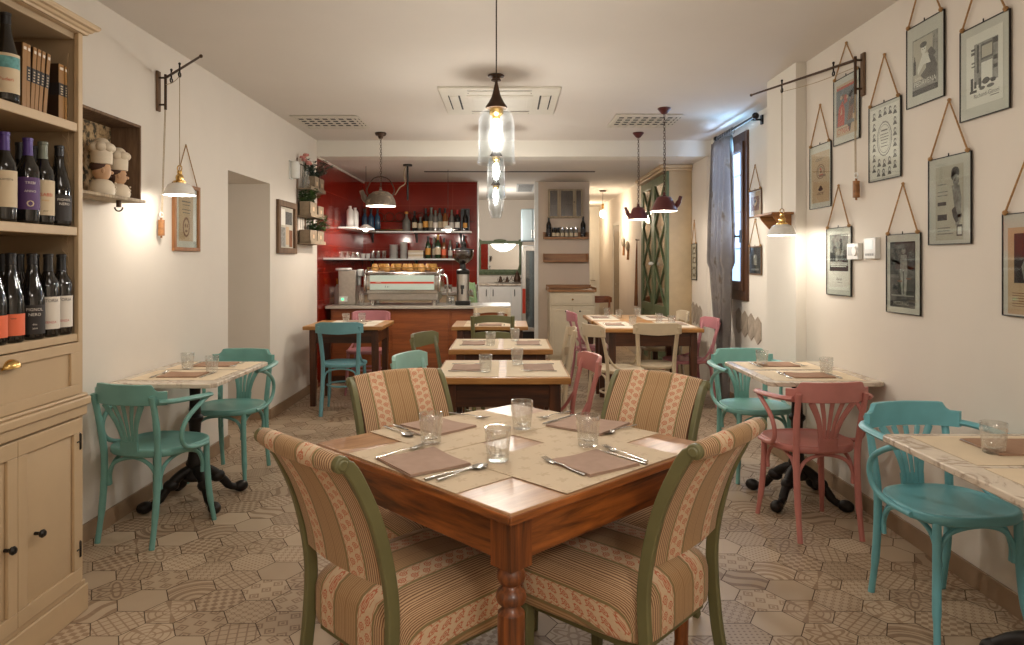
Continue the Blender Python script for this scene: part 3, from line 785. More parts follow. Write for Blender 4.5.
# middle shelf
Z2 = S2[0]+.0005
bottle('wine_bottle', 'dark sloping bottle with small dark label, nearest the upright on the middle shelf', 'bottle', (X1, 2.70, Z2), BURG, cap=BLACKFOIL, lab=(LBLK, .02, .12, 1.0), group=gB, capz=.27, face=-.55, texts=(('PIGNOL', .014, .10, LBLW), ('NERO', .014, .084, LBLW)))
bottle('wine_bottle', 'cream-labelled bottle with grey-green foil on the middle shelf', 'bottle', (X1, 2.605, Z2), BORD, cap=GREYFOIL, lab=(LBLC, .035, .165, 1.25), group=gB, texts=(('I SABBI', .017, .11, INKR), ('rosso', .010, .09, LBLGOLD), ('2017', .008, .05, INK)))
bottle('wine_bottle', 'purple-foiled bottle with violet label on the middle shelf', 'bottle', (X1, 2.523, Z2), BORD, cap=PURPLE, lab=(LBLP, .05, .165, 1.25), group=gB, texts=(('TREBI', .013, .145, LBLW), ('ANNO', .012, .115, LBLW), ('o', .05, .075, LBLC)))
bottle('wine_bottle', 'pale-labelled bottle at the picture edge on the middle shelf', 'bottle', (X1, 2.405, Z2), BORD, cap=PURPLE, lab=(LBLC, .05, .175, 1.25), group=gB, texts=(('cantina', .014, .145, INKG),))
for y, cpm, lb in ((2.70, BLACKFOIL, 'unlabelled dark bottle behind the sloping one, middle shelf'), (2.62, BLACKFOIL, 'dark bottle standing behind the cream label, middle shelf'), (2.54, BLACKFOIL, 'dark bottle standing behind the violet label, middle shelf'), (2.45, GREYFOIL, 'bottle with dull green foil behind the purple-foiled one'), (2.36, PURPLE, 'second purple-foiled bottle, standing at the back of the middle shelf')):
    bottle('wine_bottle', lb, 'bottle', (X1-.095, y, Z2), BORD, cap=cpm, group=gB)
# top shelf
Z1 = S1[0]+.0005
WB = bottle('wine_bottle', 'bottle with coastal picture label beside the books on the top shelf', 'bottle', (X1+.005, 2.405, Z1), BURG, cap=BLACKFOIL, lab=(LBLC, .03, .165, 1.3), group=gB, capz=.27, face=-.9, texts=(('Poderi', .016, .075, INKR),))
b = B(); cyl_patch(b, .0422, .115, .155, -1.2, 1.2); o = obj('picture_label', b, LBLSEA, WB, recalc=False)
# books: six leaning gilt spines, a cover turned out at each end
def book(label, loc, th, hgt, dep, lean, band=True, cover=False):
    t = thing('book', label, 'book', loc, 0, 'brown gilt books on the top shelf')
    M = Rx(lean)
    b = B(); b.box(-dep, 0, -th/2, -th/2+.003, 0, hgt, M); b.box(-dep, 0, th/2-.003, th/2, 0, hgt, M); b.mat(1); b.box(-.004, .001, -th/2, th/2, 0, hgt, M)
    obj('binding', b, [DARKBOOK, GOLDBOOK], t, bev=.0008)
    b = B(); b.box(-dep+.006, -.005, -th/2+.003, th/2-.003, .004, hgt-.005, M); obj('pages', b, PAGES, t)
    if band:
        b = B(); b.box(-dep, .002, -th/2-.0006, th/2+.0006, hgt*.44, hgt*.66, M); b.mat(1); 
        for q in range(4): b.box(.0021, .0026, -th*.2, th*.2, hgt*(.46+.045*q), hgt*(.48+.045*q), M)
        obj('band', b, [LBLK, LBLC], t)
    b = B(); b.box(.0011, .002, -th*.3, th*.3, hgt*.9, hgt*.945, M); obj('emblem', b, LBLW, t)
hB = .235
names = ['wide brown book standing first after the bottle on the top shelf', 'first gilt book spine beside the wide brown cover', 'second gilt book spine of the leaning row', 'third gilt book spine of the leaning row', 'fourth gilt book spine of the leaning row', 'last gilt book spine, leaning over the gap']
ys = [2.487, 2.508, 2.529, 2.550, 2.572, 2.598]
for i, y in enumerate(ys):
    book(names[i], (CX-.035, y, Z1), .022 if i == 0 else .0185, hB, .17, -.02 if i < 2 else -.05-.012*i, band=i > 0)
book('dark brown book with black band, next to the cabinet upright', (CX-.035, 2.695, Z1), .032, .215, .17, 0)
book('thin gilt book squeezed against the upright', (CX-.035, 2.722, Z1), .014, .215, .17, 0)

# ================================================================== TABLES
def armchair_proto(mat):
    t = thing('bentwood_armchair', '', 'chair')
    def ob(name, b, **k):
        o = obj(name, b, mat, t, **k); o['painted'] = 1; return o
    # seat: rounded, slightly dished
    def seat(u, v):
        a = u*2*pi; n_ = 2.7
        x = .215*math.copysign(abs(cos(a))**(2/n_), cos(a)); y = .205*math.copysign(abs(sin(a))**(2/n_), sin(a))
        x *= 1+.06*(y/.2)
        prof = [(0.0, .452), (.60, .452), (.86, .4545), (.94, .460), (.985, .458), (1, .450), (1, .432), (.97, .424), (.3, .424), (0, .424)]
        k = v*(len(prof)-1); i = min(int(k), len(prof)-2); f = k-i
        r = prof[i][0]*(1-f)+prof[i+1][0]*f; z = prof[i][1]*(1-f)+prof[i+1][1]*f
        return (x*r, y*r, z)
    b = B(); b.grid(seat, 36, 18, wrap=True); ob('seat', b, ang=60)
    for s in (-1, 1):
        b = B(); b.tube(bez([(s*.16, -.235, 0), (s*.158, -.21, .15), (s*.158, -.195, .32), (s*.160, -.195, .45), (s*.168, -.215, .60), (s*.172, -.245, .735)], 5), [.0135]*5+[.0165]*16+[.015]*5, 10)
        ob('leg', b)
        b = B(); b.tube(bez([(s*.185, .185, 0), (s*.172, .165, .14), (s*.163, .155, .30), (s*.162, .152, .43)], 5), [.0125]*4+[.016]*12, 10)
        ob('leg', b)
    # bent backrest board: a broad curved band, higher in the middle
    def board(u, v):
        a = radians(-62+124*u); x = .207*sin(a)/sin(radians(62)); y = -.262+.115*(1-cos(a))/(1-cos(radians(62)))*.62
        e = abs(2*u-1); top = .790 if e < .66 else .790-.034*min(1, (e-.66)/.10)
        bot = .690
        q = [(0, bot), (0, top), (1, top), (1, bot), (0, bot)]
        k = v*4; i = min(int(k), 3); f = k-i
        th = q[i][0]*(1-f)+q[i+1][0]*f; z = q[i][1]*(1-f)+q[i+1][1]*f
        nx, ny = sin(a), -cos(a)
        return (x+nx*.020*(th-.5), y+ny*.020*(th-.5), z)
    b = B(); b.grid(board, 30, 8)
    n0 = len(b.v)
    for u in (0, 1): b.add([board(u, 0), board(u, .25), board(u, .5), board(u, .75)], [(0, 1, 2, 3)])
    ob('backrest', b, bev=.003, ang=35)
    # fan splat: five flat slats from a waist on the seat
    b = B()
    for i in range(-2, 3):
        pts = [(i*.0185, -.196, .452), (i*.0205, -.204, .52), (i*.030, -.222, .60), (i*.054, -.245, .69)]
        p = bez(pts, 5); wd = [.0070+.0058*(k/(len(p)-1)) for k in range(len(p))]
        if abs(i) == 2: wd = [a*1.35 for a in wd]
        b.tube(p, wd, 8, flat=(1, .45), up=(0, 1, 0))
    b.prism([(-.048, 0), (.048, 0), (.050, .055), (-.050, .055)], -.006, .006, T(0, -.199, .448) @ Rx(pi/2+.11))
    ob('splat', b)
    for s in (-1, 1):
        b = B()
        arm = bez([(s*.192, -.225, .708), (s*.232, -.17, .706), (s*.250, -.06, .702), (s*.246, .05, .696), (s*.222, .10, .690)], 6)
        b.tube(arm, .0165, 10, flat=(1.25, .75), up=(0, 0, 1))
        hoop = bez([(s*.235, .075, .690), (s*.247, .0, .665), (s*.246, -.09, .61), (s*.240, -.125, .545), (s*.232, -.105, .48), (s*.224, -.03, .447), (s*.216, .09, .440)], 6)
        b.tube(hoop, .0115, 10)
        ob('arm', b)
    # bent braces under the seat
    def brace(p, q, inx, iny):
        (x0, y0), (x1, y1) = p, q
        b = B(); mx, my = (x0+x1)/2, (y0+y1)/2
        pts = [(x0, y0, .27), (x0, y0, .33), (x0*.86+x1*.14, y0*.86+y1*.14, .39), (mx+inx, my+iny, .415), (x1*.86+x0*.14, y1*.86+y0*.14, .39), (x1, y1, .33), (x1, y1, .27)]
        b.tube(bez(pts, 5), .0095, 8); ob('brace', b)
    brace((-.140, -.182), (.140, -.182), 0, .01); brace((-.146, .148), (.146, .148), 0, .01)
    brace((-.150, -.165), (-.150, .132), .0, 0); brace((.150, -.165), (.150, .132), 0, 0)
    return t
def place(root, loc, rz, label, group, first, mat):
    if first:
        root.location = loc; root.rotation_euler = (0, 0, rz); root['label'] = label; root['group'] = group; return root
    return dup(root, loc, rz, label, group, mat)
gA = 'bentwood armchairs at the marble tables'
A = armchair_proto(TEAL)
place(A, (-1.80, 3.62, 0), radians(-15), 'green bentwood armchair seen from behind at the left marble table', gA, True, TEAL)
place(A, (-1.80, 4.53, 0), radians(176), 'green bentwood armchair facing us across the left marble table', gA, False, TEAL)
place(A, (1.572, 3.68, 0), radians(5), 'dusty pink bentwood armchair seen from behind at the far right marble table', gA, False, PINK)
place(A, (1.60, 4.55, 0), radians(184), 'sea green armchair facing us behind the far right marble table', gA, False, TEALC)
place(A, (1.705, 2.715, 0), radians(186), 'blue-green armchair at the near right marble table, front of the picture', gA, False, TEALB)

# marble cafe tables on iron pedestals
def cafe_table(label, x0, x1, y0, y1, wallside, feet=True):
    cx, cy = (x0+x1)/2, (y0+y1)/2
    t = thing('marble_table', label, 'table', (cx, cy, 0), 0, 'marble cafe tables along the walls')
    hx, hy = (x1-x0)/2, (y1-y0)/2; c = .025
    poly = [(-hx+c, -hy), (hx-c, -hy), (hx, -hy+c), (hx, hy-c), (hx-c, hy), (-hx+c, hy), (-hx, hy-c), (-hx, -hy+c)]
    b = B(); b.prism(poly, .727, .75); obj('tabletop', b, MARBLE, t, bev=.004)
    b = B(); b.lathe([(.0, .70), (.14, .70), (.14, .726), (0, .726)], 20); b.box(-.2, .2, -.02, .02, .712, .7265); b.box(-.02, .02, -.2, .2, .712, .7265); obj('top_plate', b, IRON, t)
    b = B(); b.lathe([(.055, .13), (.07, .15), (.06, .18), (.042, .20), (.05, .225), (.04, .25), (.032, .30), (.030, .40), (.034, .46), (.046, .475), (.046, .49), (.032, .505), (.028, .60), (.030, .66), (.045, .69), (.05, .705)], 18); obj('column', b, IRON, t)
    for k in range(4):
        a = radians(45+90*k)
        b = B(); p = bez([(.03, 0, .19), (.09, 0, .165), (.16, 0, .10), (.20, 0, .052), (.25, 0, .035), (.28, 0, .048)], 5)
        b.tube(p, [.030]*4+[.028]*5+[.024]*6+[.02]*11, 10, M=Rz(a)); b.ball((.27, 0, .034), (.044, .034, .033), 12, 8, Rz(a)); b.ball((.13, 0, .125), (.045, .036, .034), 10, 6, Rz(a))
        obj('foot', b, IRON, t)
    return t
cafe_table('marble-topped pedestal table along the left wall', XL+.006, -1.515, 3.61, 4.44, -1)
cafe_table('marble-topped pedestal table behind the pink armchair on the right', 1.366, XR-.006, 3.66, 4.44, 1)
cafe_table('marble-topped table at the right edge of the picture', 1.362, XR-.006, 1.78, 2.57, 1)

# wooden tables
def wood_table(name, label, x0, x1, y0, y1, top=HONEY, legm=WALNUTZ, apr=WALNUT, zt=.77, th=.035, leg=.062, group=None, drawer=False):
    cx, cy = (x0+x1)/2, (y0+y1)/2; hx, hy = (x1-x0)/2, (y1-y0)/2
    t = thing(name, label, 'table', (cx, cy, 0), 0, group)
    b = B(); b.box(-hx, hx, -hy, hy, zt-th, zt); obj('tabletop', b, top, t, bev=.005)
    ix, iy = hx-.05, hy-.05
    for sx in (-1, 1):
        for sy in (-1, 1):
            b = B(); xa, ya = sx*(ix-leg/2), sy*(iy-leg/2)
            b.tube([(xa, ya, 0), (xa, ya, zt-.16), (xa, ya, zt-th-.001)], [leg*.56, leg*.70, leg*.70], 4, M=Matrix()) if False else None
            k = leg/2
            vs = [(xa+a*k*.78, ya+c_*k*.78, 0) for a, c_ in ((-1, -1), (1, -1), (1, 1), (-1, 1))]+[(xa+a*k, ya+c_*k, zt-.2) for a, c_ in ((-1, -1), (1, -1), (1, 1), (-1, 1))]+[(xa+a*k, ya+c_*k, zt-th-.0005) for a, c_ in ((-1, -1), (1, -1), (1, 1), (-1, 1))]
            b.add(vs, [(3, 2, 1, 0), (8, 9, 10, 11)]+[(i+4*j, (i+1) % 4+4*j, (i+1) % 4+4*j+4, i+4*j+4) for j in (0, 1) for i in range(4)])
            obj('leg', b, legm, t, bev=.003)
    za, zb = zt-.165, zt-th-.001; e = leg-.008
    for nm, q in (('apron', (-ix+leg, ix-leg, -iy+.008, -iy+.03)), ('apron', (-ix+leg, ix-leg, iy-.03, iy-.008)), ('apron', (-ix+.008, -ix+.03, -iy+leg, iy-leg)), ('apron', (ix-.03, ix-.008, -iy+leg, iy-leg))):
        b = B(); b.box(q[0], q[1], q[2], q[3], za, zb); obj(nm, b, apr, t, bev=.002)
    return t
gT = 'small wooden dining tables in the middle of the room'
wood_table('wooden_table', 'first small wooden table, just behind the big square one', -.39, .332, 3.68, 4.36, group=gT)
wood_table('wooden_table', 'second small wooden table in the middle row', -.415, .314, 4.87, 5.57, group=gT)
wood_table('wooden_table', 'third small wooden table of the middle row, close to the bar', -.535, .19, 6.60, 7.28, group=gT)
wood_table('wooden_table', 'wooden table on the left under the plant rack', -1.945, -1.19, 6.62, 7.32, group=gT)
wood_table('wooden_table', 'front one of two joined wooden tables under the red kettle lamps', .88, 1.79, 6.38, 7.24, group=gT)
wood_table('wooden_table', 'rear one of two joined wooden tables near the green cupboard', .865, 1.765, 7.252, 8.10, group=gT)

# ------------------------------------------------------------------ the big square table in front
MT = thing('square_table', 'big square farmhouse table with turned legs in the foreground', 'table', (.018, 2.354, 0), radians(45-1.0))
ht = .47; ZT_ = .77
b = B(); b.box(-ht, ht, -ht, ht, ZT_-.028, ZT_); obj('tabletop', b, [WORN], MT, bev=.006, seg=3)
b = B()
for s in (-1, 1):
    b.box(-ht-.003, ht+.003, s*ht-.004, s*ht+.004, ZT_-.0275, ZT_-.006); 
b.mat(0); obj('edge_moulding', b, CHERRY, MT, bev=.003)
b = B()
for s in (-1, 1): b.box(s*ht-.004, s*ht+.004, -ht+.004, ht-.004, ZT_-.0275, ZT_-.006)
obj('edge_moulding', b, CHERRYY, MT, bev=.003)
ia = ht-.035
for s in (-1, 1):
    b = B(); b.box(-ia+.075, ia-.075, s*(ia-.014)-.011, s*(ia-.014)+.011, .625, ZT_-.029); obj('apron', b, CHERRY, MT, bev=.003)
    b = B(); b.box(s*(ia-.014)-.011, s*(ia-.014)+.011, -ia+.075, ia-.075, .625, ZT_-.029); obj('apron', b, CHERRYY, MT, bev=.003)
for sx in (-1, 1):
    for sy in (-1, 1):
        b = B(); x, y = sx*(ia-.0375), sy*(ia-.0375)
        b.box(x-.0375, x+.0375, y-.0375, y+.0375, .605, ZT_-.029)
        prof = [(.0, 0), (.022, 0), (.026, .02), (.022, .05), (.03, .07), (.026, .09), (.022, .11), (.026, .2), (.0335, .34), (.036, .45), (.035, .485), (.025, .495), (.022, .505), (.036, .512), (.040, .525), (.036, .54), (.025, .548), (.022, .556), (.034, .565), (.038, .578), (.034, .592), (.028, .604), (0, .605)]
        b.lathe(prof, 22, T(x, y, 0)); obj('leg', b, CHERRYZ, MT, bev=0)

# ------------------------------------------------------------------ upholstered chairs
def scroll_chair(label=''):
    t = thing('upholstered_chair', label, 'chair')
    hw = .208
    # cushion seat
    def cush(u, v):
        a = u*2*pi; n_ = 7
        x = .225*math.copysign(abs(cos(a))**(2/n_), cos(a)); y = .25*math.copysign(abs(sin(a))**(2/n_), sin(a))
        x *= 1+.05*(y/.25)
        prof = [(0, .502), (.35, .500), (.6, .494), (.8, .482), (.92, .466), (.98, .445), (1.0, .42), (1.0, .35), (.99, .325), (.96, .318), (.4, .318), (0, .318)]
        k = v*(len(prof)-1); i = min(int(k), len(prof)-2); f = k-i
        r = prof[i][0]*(1-f)+prof[i+1][0]*f; z = prof[i][1]*(1-f)+prof[i+1][1]*f
        return (x*r, y*r+.02, z)
    b = B(); b.grid(cush, 56, 33, wrap=True); fabric_uv(obj('seat', b, FABRIC, t, ang=70), True)
    # back panel rolled over at the top: profile (y,z) front then over the roll and down the back
    front = bez([(-.200, .545, 0), (-.214, .62, 0), (-.254, .74, 0), (-.305, .835, 0), (-.345, .890, 0)], 5)
    prof = [(p.x, p.y) for p in front]
    rc = (-.370, .888); prof += [(rc[0]+.024*cos(a), rc[1]+.024*sin(a)) for a in [radians(30+ (240)*k/12) for k in range(13)]]
    prof += [(p.x-.036, p.y) for p in reversed(front)][1:]
    n = len(prof)
    def panel(u, v):
        k = u*n; i = int(k) % n; f = k-int(k); q0, q1 = prof[i], prof[(i+1) % n]
        y = q0[0]*(1-f)+q1[0]*f; z = q0[1]*(1-f)+q1[1]*f
        e = 2*v-1
        return (e*(hw-.018)*(1+.04*(z-.5)), y-.018*(1-e*e), z+.010*(1-e*e)*(z > .88))
    b = B(); b.grid(panel, n, 14, wrap=True)
    for v in (0, 1): b.add([panel(i/n, v) for i in range(n)], [tuple(range(n))])
    fabric_uv(obj('backrest', b, FABRIC, t, ang=60), False)
    for s in (-1, 1):
        # rear post: sabre-curved, scroll at the top
        cl = bez([(-.30, 0, 0), (-.245, .18, 0), (-.222, .36, 0), (-.222, .52, 0), (-.262, .70, 0), (-.322, .835, 0), (-.356, .885, 0)], 5)
        fr, bk = [], []
        for i, p in enumerate(cl):
            d = (cl[min(i+1, len(cl)-1)]-cl[max(i-1, 0)]).normalized(); nn = Vector((d.y, -d.x, 0))
            w_ = .018 if p.y > .1 else .015+.003*p.y/.1
            fr.append((p.x+nn.x*w_, p.y+nn.y*w_)); bk.append((p.x-nn.x*w_, p.y-nn.y*w_))
        sc = [(rc[0]+.022*cos(a), rc[1]+.022*sin(a)) for a in [radians(25+215*k/10) for k in range(11)]]
        poly = fr[:-1]+sc+bk[:-1][::-1]
        b = B(); M = Matrix(((0, 0, 1, 0), (1, 0, 0, 0), (0, 1, 0, 0), (0, 0, 0, 1)))
        x0 = s*(hw-.002); b.prism(poly, x0-.0115, x0+.0115, M)
        o = obj('rear_post', b, OLIVE, t, bev=.004, ang=30)
        b = B(); xa = s*(hw+.0095)
        b.tube([(xa, rc[0], rc[1]), (xa+s*.004, rc[0], rc[1])], [.015, .011], 18); obj('scroll_end', b, OLIVE, o)
        b = B(); xf, yf = s*.195, .215
        b.add([(xf+a*.015, yf+c_*.015, 0) for a, c_ in ((-1, -1), (1, -1), (1, 1), (-1, 1))]+[(xf+a*.021, yf+c_*.021, .3175) for a, c_ in ((-1, -1), (1, -1), (1, 1), (-1, 1))], [(3, 2, 1, 0), (4, 5, 6, 7)]+[(i, (i+1) % 4, (i+1) % 4+4, i+4) for i in range(4)])
        obj('front_leg', b, OLIVE, t, bev=.003)
    b = B()
    b.box(-.185, .185, -.20, -.18, .285, .3175); b.box(-.185, .185, .19, .21, .285, .3175); b.box(-.185, -.165, -.18, .19, .285, .3175); b.box(.165, .185, -.18, .19, .285, .3175)
    obj('seat_frame', b, OLIVE, t, bev=.003)
    return t
gU = 'striped upholstered chairs around the big table'
SC = scroll_chair()
def chair_at(x, y, rz, label, first=False):
    if first: SC.location = (x, y, 0); SC.rotation_euler = (0, 0, rz); SC['label'] = label; SC['group'] = gU
    else: dup(SC, (x, y, 0), rz, label, gU)
def chair_from_top(pl, pr, rz, label, first=False):
    """stands a chair so that the middle of its rolled top comes to the given floor point"""
    mx, my = (pl[0]+pr[0])/2, (pl[1]+pr[1])/2
    off = Vector((0, -.372)); c, s = cos(rz), sin(rz)
    chair_at(mx-(c*off.x-s*off.y), my-(s*off.x+c*off.y), rz, label, first)
chair_from_top((-.705, 1.99), (-.40, 1.69), radians(-45), 'striped upholstered chair seen from behind, left of the big table\'s near corner', True)
chair_from_top((.478, 1.80), (.77, 2.13), radians(48), 'striped upholstered chair with its back to us, right of the near corner')
chair_from_top((-.655, 2.86), (-.30, 3.10), radians(-145), 'striped upholstered chair facing us across the far left side of the big table')
chair_from_top((.47, 3.06), (.80, 2.78), radians(137), 'striped upholstered chair facing us across the far right side of the big table')

# ------------------------------------------------------------------ bistro chairs and ladder-back chairs
def bistro_proto(mat):
    t = thing('bistro_chair', '', 'chair')
    def ob(name, b, **k):
        o = obj(name, b, mat, t, **k); o['painted'] = 1; return o
    def seat(u, v):
        a = u*2*pi; n_ = 2.6
        x = .20*math.copysign(abs(cos(a))**(2/n_), cos(a))*(1); y = .20*math.copysign(abs(sin(a))**(2/n_), sin(a)); x *= 1+.08*y/.2
        prof = [(0, .453), (.8, .453), (.93, .458), (1, .452), (1, .430), (.96, .425), (0, .425)]
        k = v*(len(prof)-1); i = min(int(k), len(prof)-2); f = k-i
        r = prof[i][0]*(1-f)+prof[i+1][0]*f; z = prof[i][1]*(1-f)+prof[i+1][1]*f
        return (x*r, y*r, z)
    b = B(); b.grid(seat, 28, 12, wrap=True); ob('seat', b, ang=60)
    for s in (-1, 1):
        b = B(); b.tube(bez([(s*.165, -.25, 0), (s*.160, -.21, .2), (s*.156, -.190, .44), (s*.165, -.215, .62), (s*.178, -.265, .81)], 5), .017, 8, flat=(.85, 1.1)); ob('leg', b)
        b = B(); b.tube(bez([(s*.182, .19, 0), (s*.168, .165, .2), (s*.16, .15, .43)], 5), [.012]*3+[.016]*8, 8); ob('leg', b)
        b = B(); b.tube(bez([(s*.158, -.205, .60), (s*.178, -.13, .49), (s*.190, -.02, .452), (s*.178, .10, .440)], 5), .010, 8); ob('side_brace', b)
    def board(u, v):
        a = radians(-50+100*u); x = .205*sin(a)/sin(radians(50)); y = -.300+.06*(1-cos(a))/(1-cos(radians(50)))
        e = abs(2*u-1); top = .845-.018*max(0, (e-.75)/.25); bot = .735+.012*e
        q = [(0, bot), (0, top), (1, top), (1, bot), (0, bot)]; k = v*4; i = min(int(k), 3); f = k-i
        th = q[i][0]*(1-f)+q[i+1][0]*f; z = q[i][1]*(1-f)+q[i+1][1]*f
        return (x+sin(a)*.02*(th-.5), y-cos(a)*.02*(th-.5)+.05*(.79-z), z)
    b = B(); b.grid(board, 22, 8)
    for u in (0, 1): b.add([board(u, 0), board(u, .25), board(u, .5), board(u, .75)], [(0, 1, 2, 3)])
    ob('backrest', b, bev=.003, ang=35)
    b = B(); ring = [(.150*cos(2*pi*i/28), .148*sin(2*pi*i/28)-.015, .25) for i in range(28)]; b.tube(ring, .009, 8, True); ob('ring_brace', b)
    b = B(); b.tube(bez([(-.15, -.195, .30), (-.12, -.192, .39), (0, -.185, .415), (.12, -.192, .39), (.15, -.195, .30)], 5), .008, 8); ob('back_brace', b)
    return t
gC = 'bent-back bistro chairs at the wooden tables'
BC = bistro_proto(SKYB)
place(BC, (-1.52, 6.50, 0), radians(3), 'dusty blue bistro chair seen from behind at the table under the plant rack', gC, True, SKYB)
place(BC, (-1.50, 7.42, 0), radians(180), 'pink bistro chair on the bar side of the table under the plant rack', gC, False, ROSE)
place(BC, (-.40, 5.22, 0), radians(-112), 'olive green bistro chair on the left of the second middle table', gC, False, OLIVE)
place(BC, (-.34, 4.02, 0), radians(-110), 'pale aqua bistro chair on the left of the first middle table', gC, False, PALEB)
place(BC, (.22, 4.02, 0), radians(99), 'dusty pink bistro chair on the right of the first middle table', gC, False, PINK)
place(BC, (1.33, 6.42, 0), radians(-3), 'beige bistro chair with its back to us at the joined tables', gC, False, BEIGE)
place(BC, (.97, 6.14, 0), radians(-70), 'beige bistro chair turned sideways on the left of the front joined table', gC, False, BEIGE)
place(BC, (.95, 7.66, 0), radians(-84), 'pink bistro chair on the left of the rear joined table', gC, False, ROSE)
place(BC, (1.70, 6.72, 0), radians(98), 'pink bistro chair at the right end of the front joined table', gC, False, ROSE)
place(BC, (1.66, 7.66, 0), radians(92), 'beige bistro chair beside the green cupboard at the rear joined table', gC, False, BEIGE)
place(BC, (1.42, 10.75, 0), radians(180), 'brown chair standing beside the cream console near the corridor', gC, False, COUNTERW)

def ladder_proto(mat):
    t = thing('ladder_back_chair', '', 'chair')
    def ob(name, b, **k):
        o = obj(name, b, mat, t, **k); o['painted'] = 1; return o
    b = B(); b.prism([(-.18, -.19), (.18, -.19), (.21, .20), (-.21, .20)], .435, .465); ob('seat', b, bev=.006)
    for s in (-1, 1):
        b = B(); b.tube(bez([(s*.17, -.215, 0), (s*.172, -.195, .25), (s*.174, -.20, .46), (s*.178, -.235, .70), (s*.184, -.27, .885)], 5), .019, 8); ob('leg', b)
        b = B(); b.tube([(s*.195, .185, 0), (s*.192, .18, .44)], [.016, .019], 8); ob('leg', b)
        b = B(); b.cyl((s*.172, -.19, .2), (s*.192, .18, .2), .010, 8); b.cyl((s*.172, -.19, .32), (s*.192, .18, .32), .010, 8); ob('stretcher', b)
    for z, y in ((.555, -.21), (.695, -.235), (.845, -.262)):
        def slat(u, v, z=z, y=y):
            x = -.178+.356*u; yy = y-.035*(1-(2*u-1)**2); zz = z+.02*(1-(2*u-1)**2)
            q = [(0, -.032), (0, .032), (1, .032), (1, -.032), (0, -.032)]; k = v*4; i = min(int(k), 3); f = k-i
            return (x, yy+.014*((q[i][0]*(1-f)+q[i+1][0]*f)-.5), zz+q[i][1]*(1-f)+q[i+1][1]*f)
        b = B(); b.grid(slat, 16, 8); ob('back_slat', b, bev=.002, ang=35)
    b = B(); b.cyl((-.192, .18, .25), (.192, .18, .25), .010, 8); b.cyl((-.172, -.19, .25), (.172, -.19, .25), .010, 8); ob('stretcher', b)
    return t
gL = 'ladder-back chairs in the middle row'
LC = ladder_proto(OLIVE)
place(LC, (-.15, 6.66, 0), radians(2), 'olive green ladder-back chair with its back to us at the table near the bar', gL, True, OLIVE)
place(LC, (-.17, 7.30, 0), radians(180), 'beige ladder-back chair between the third middle table and the bar', gL, False, BEIGE)
place(LC, (.205, 5.20, 0), radians(92), 'cream ladder-back chair on the right of the second middle table', gL, False, BEIGE)
TC = place(LC, (-.28, 9.2, 0), radians(-62), 'tall pale green chair standing behind the right end of the bar counter', gL, False, LIMEG); TC.scale = (1.05, 1.05, 1.26)
# ================================================================== TABLEWARE
# placemats: thin paper sheets, each a thing
def sheet(name, label, cat, c, sx, sy, rz, m, group, z, th=.0012):
    b = B(); b.box(-sx/2, sx/2, -sy/2, sy/2, 0, th)
    o = obj(name, b, m, loc=(c[0], c[1], z), rz=rz); return tag(o, label, cat, group)
R45 = radians(44); MC = Vector((.018, 2.354))
def mt(x, y): return (MC.x+x*cos(R45)-y*sin(R45), MC.y+x*sin(R45)+y*cos(R45))
gP = 'patterned paper placemats on the big table'
# local -x edge faces the left-front chair, -y edge the right-front chair
sheet('placemat', 'patterned paper placemat before the near left chair on the big table', 'placemat', mt(-.272, .005), .392, .535, R45, MAT, gP, .7706)
sheet('placemat', 'patterned paper placemat before the near right chair on the big table', 'placemat', mt(.005, -.272), .535, .392, R45, MAT, gP, .7720)
sheet('placemat', 'patterned paper placemat before the far left chair on the big table', 'placemat', mt(.005, .272), .535, .392, R45, MAT, gP, .7720)
sheet('placemat', 'patterned paper placemat before the far right chair on the big table', 'placemat', mt(.272, .005), .392, .535, R45, MAT, gP, .7706)

def napkin_mesh(sx, sy, th=.0055, folded=True):
    b = B(); rnd = random.Random(int(sx*1000)+int(sy*777))
    for k in range(2):
        z0 = k*th*.5; off = .004*k
        def top(u, v, z0=z0, off=off):
            x = (u-.5)*(sx-off); y = (v-.5)*(sy-off)
            zz = z0+th*.5
            wv = .0012*sin(u*7+1)*cos(v*6)+.0014*sin(u*3+v*4)
            return (x, y, zz+(wv+.0012 if k else 0))
        nu, nv = 12, 10
        b.grid(top, nu, nv)
        edge = [(i/nu, 0) for i in range(nu)]+[(1, j/nv) for j in range(nv)]+[(1-i/nu, 1) for i in range(nu)]+[(0, 1-j/nv) for j in range(nv)]
        tv = [top(*e) for e in edge]; n = len(tv)
        mid = [(x*1.006, y*1.006, z0+th*.25) for x, y, z in tv]; lo = [(x, y, z0+.0002) for x, y, z in tv]
        b.add(tv+mid+lo, [(i, (i+1) % n, n+(i+1) % n, n+i) for i in range(n)]+[(n+i, n+(i+1) % n, 2*n+(i+1) % n, 2*n+i) for i in range(n)]+[tuple(range(2*n, 3*n))[::-1]])
    return b
def napkin(label, c, sx, sy, rz, z, group, m=NAPKIN):
    o = obj('napkin', napkin_mesh(sx, sy), m, loc=(c[0], c[1], z), rz=rz, ang=50)
    return tag(o, label, 'napkin', group)
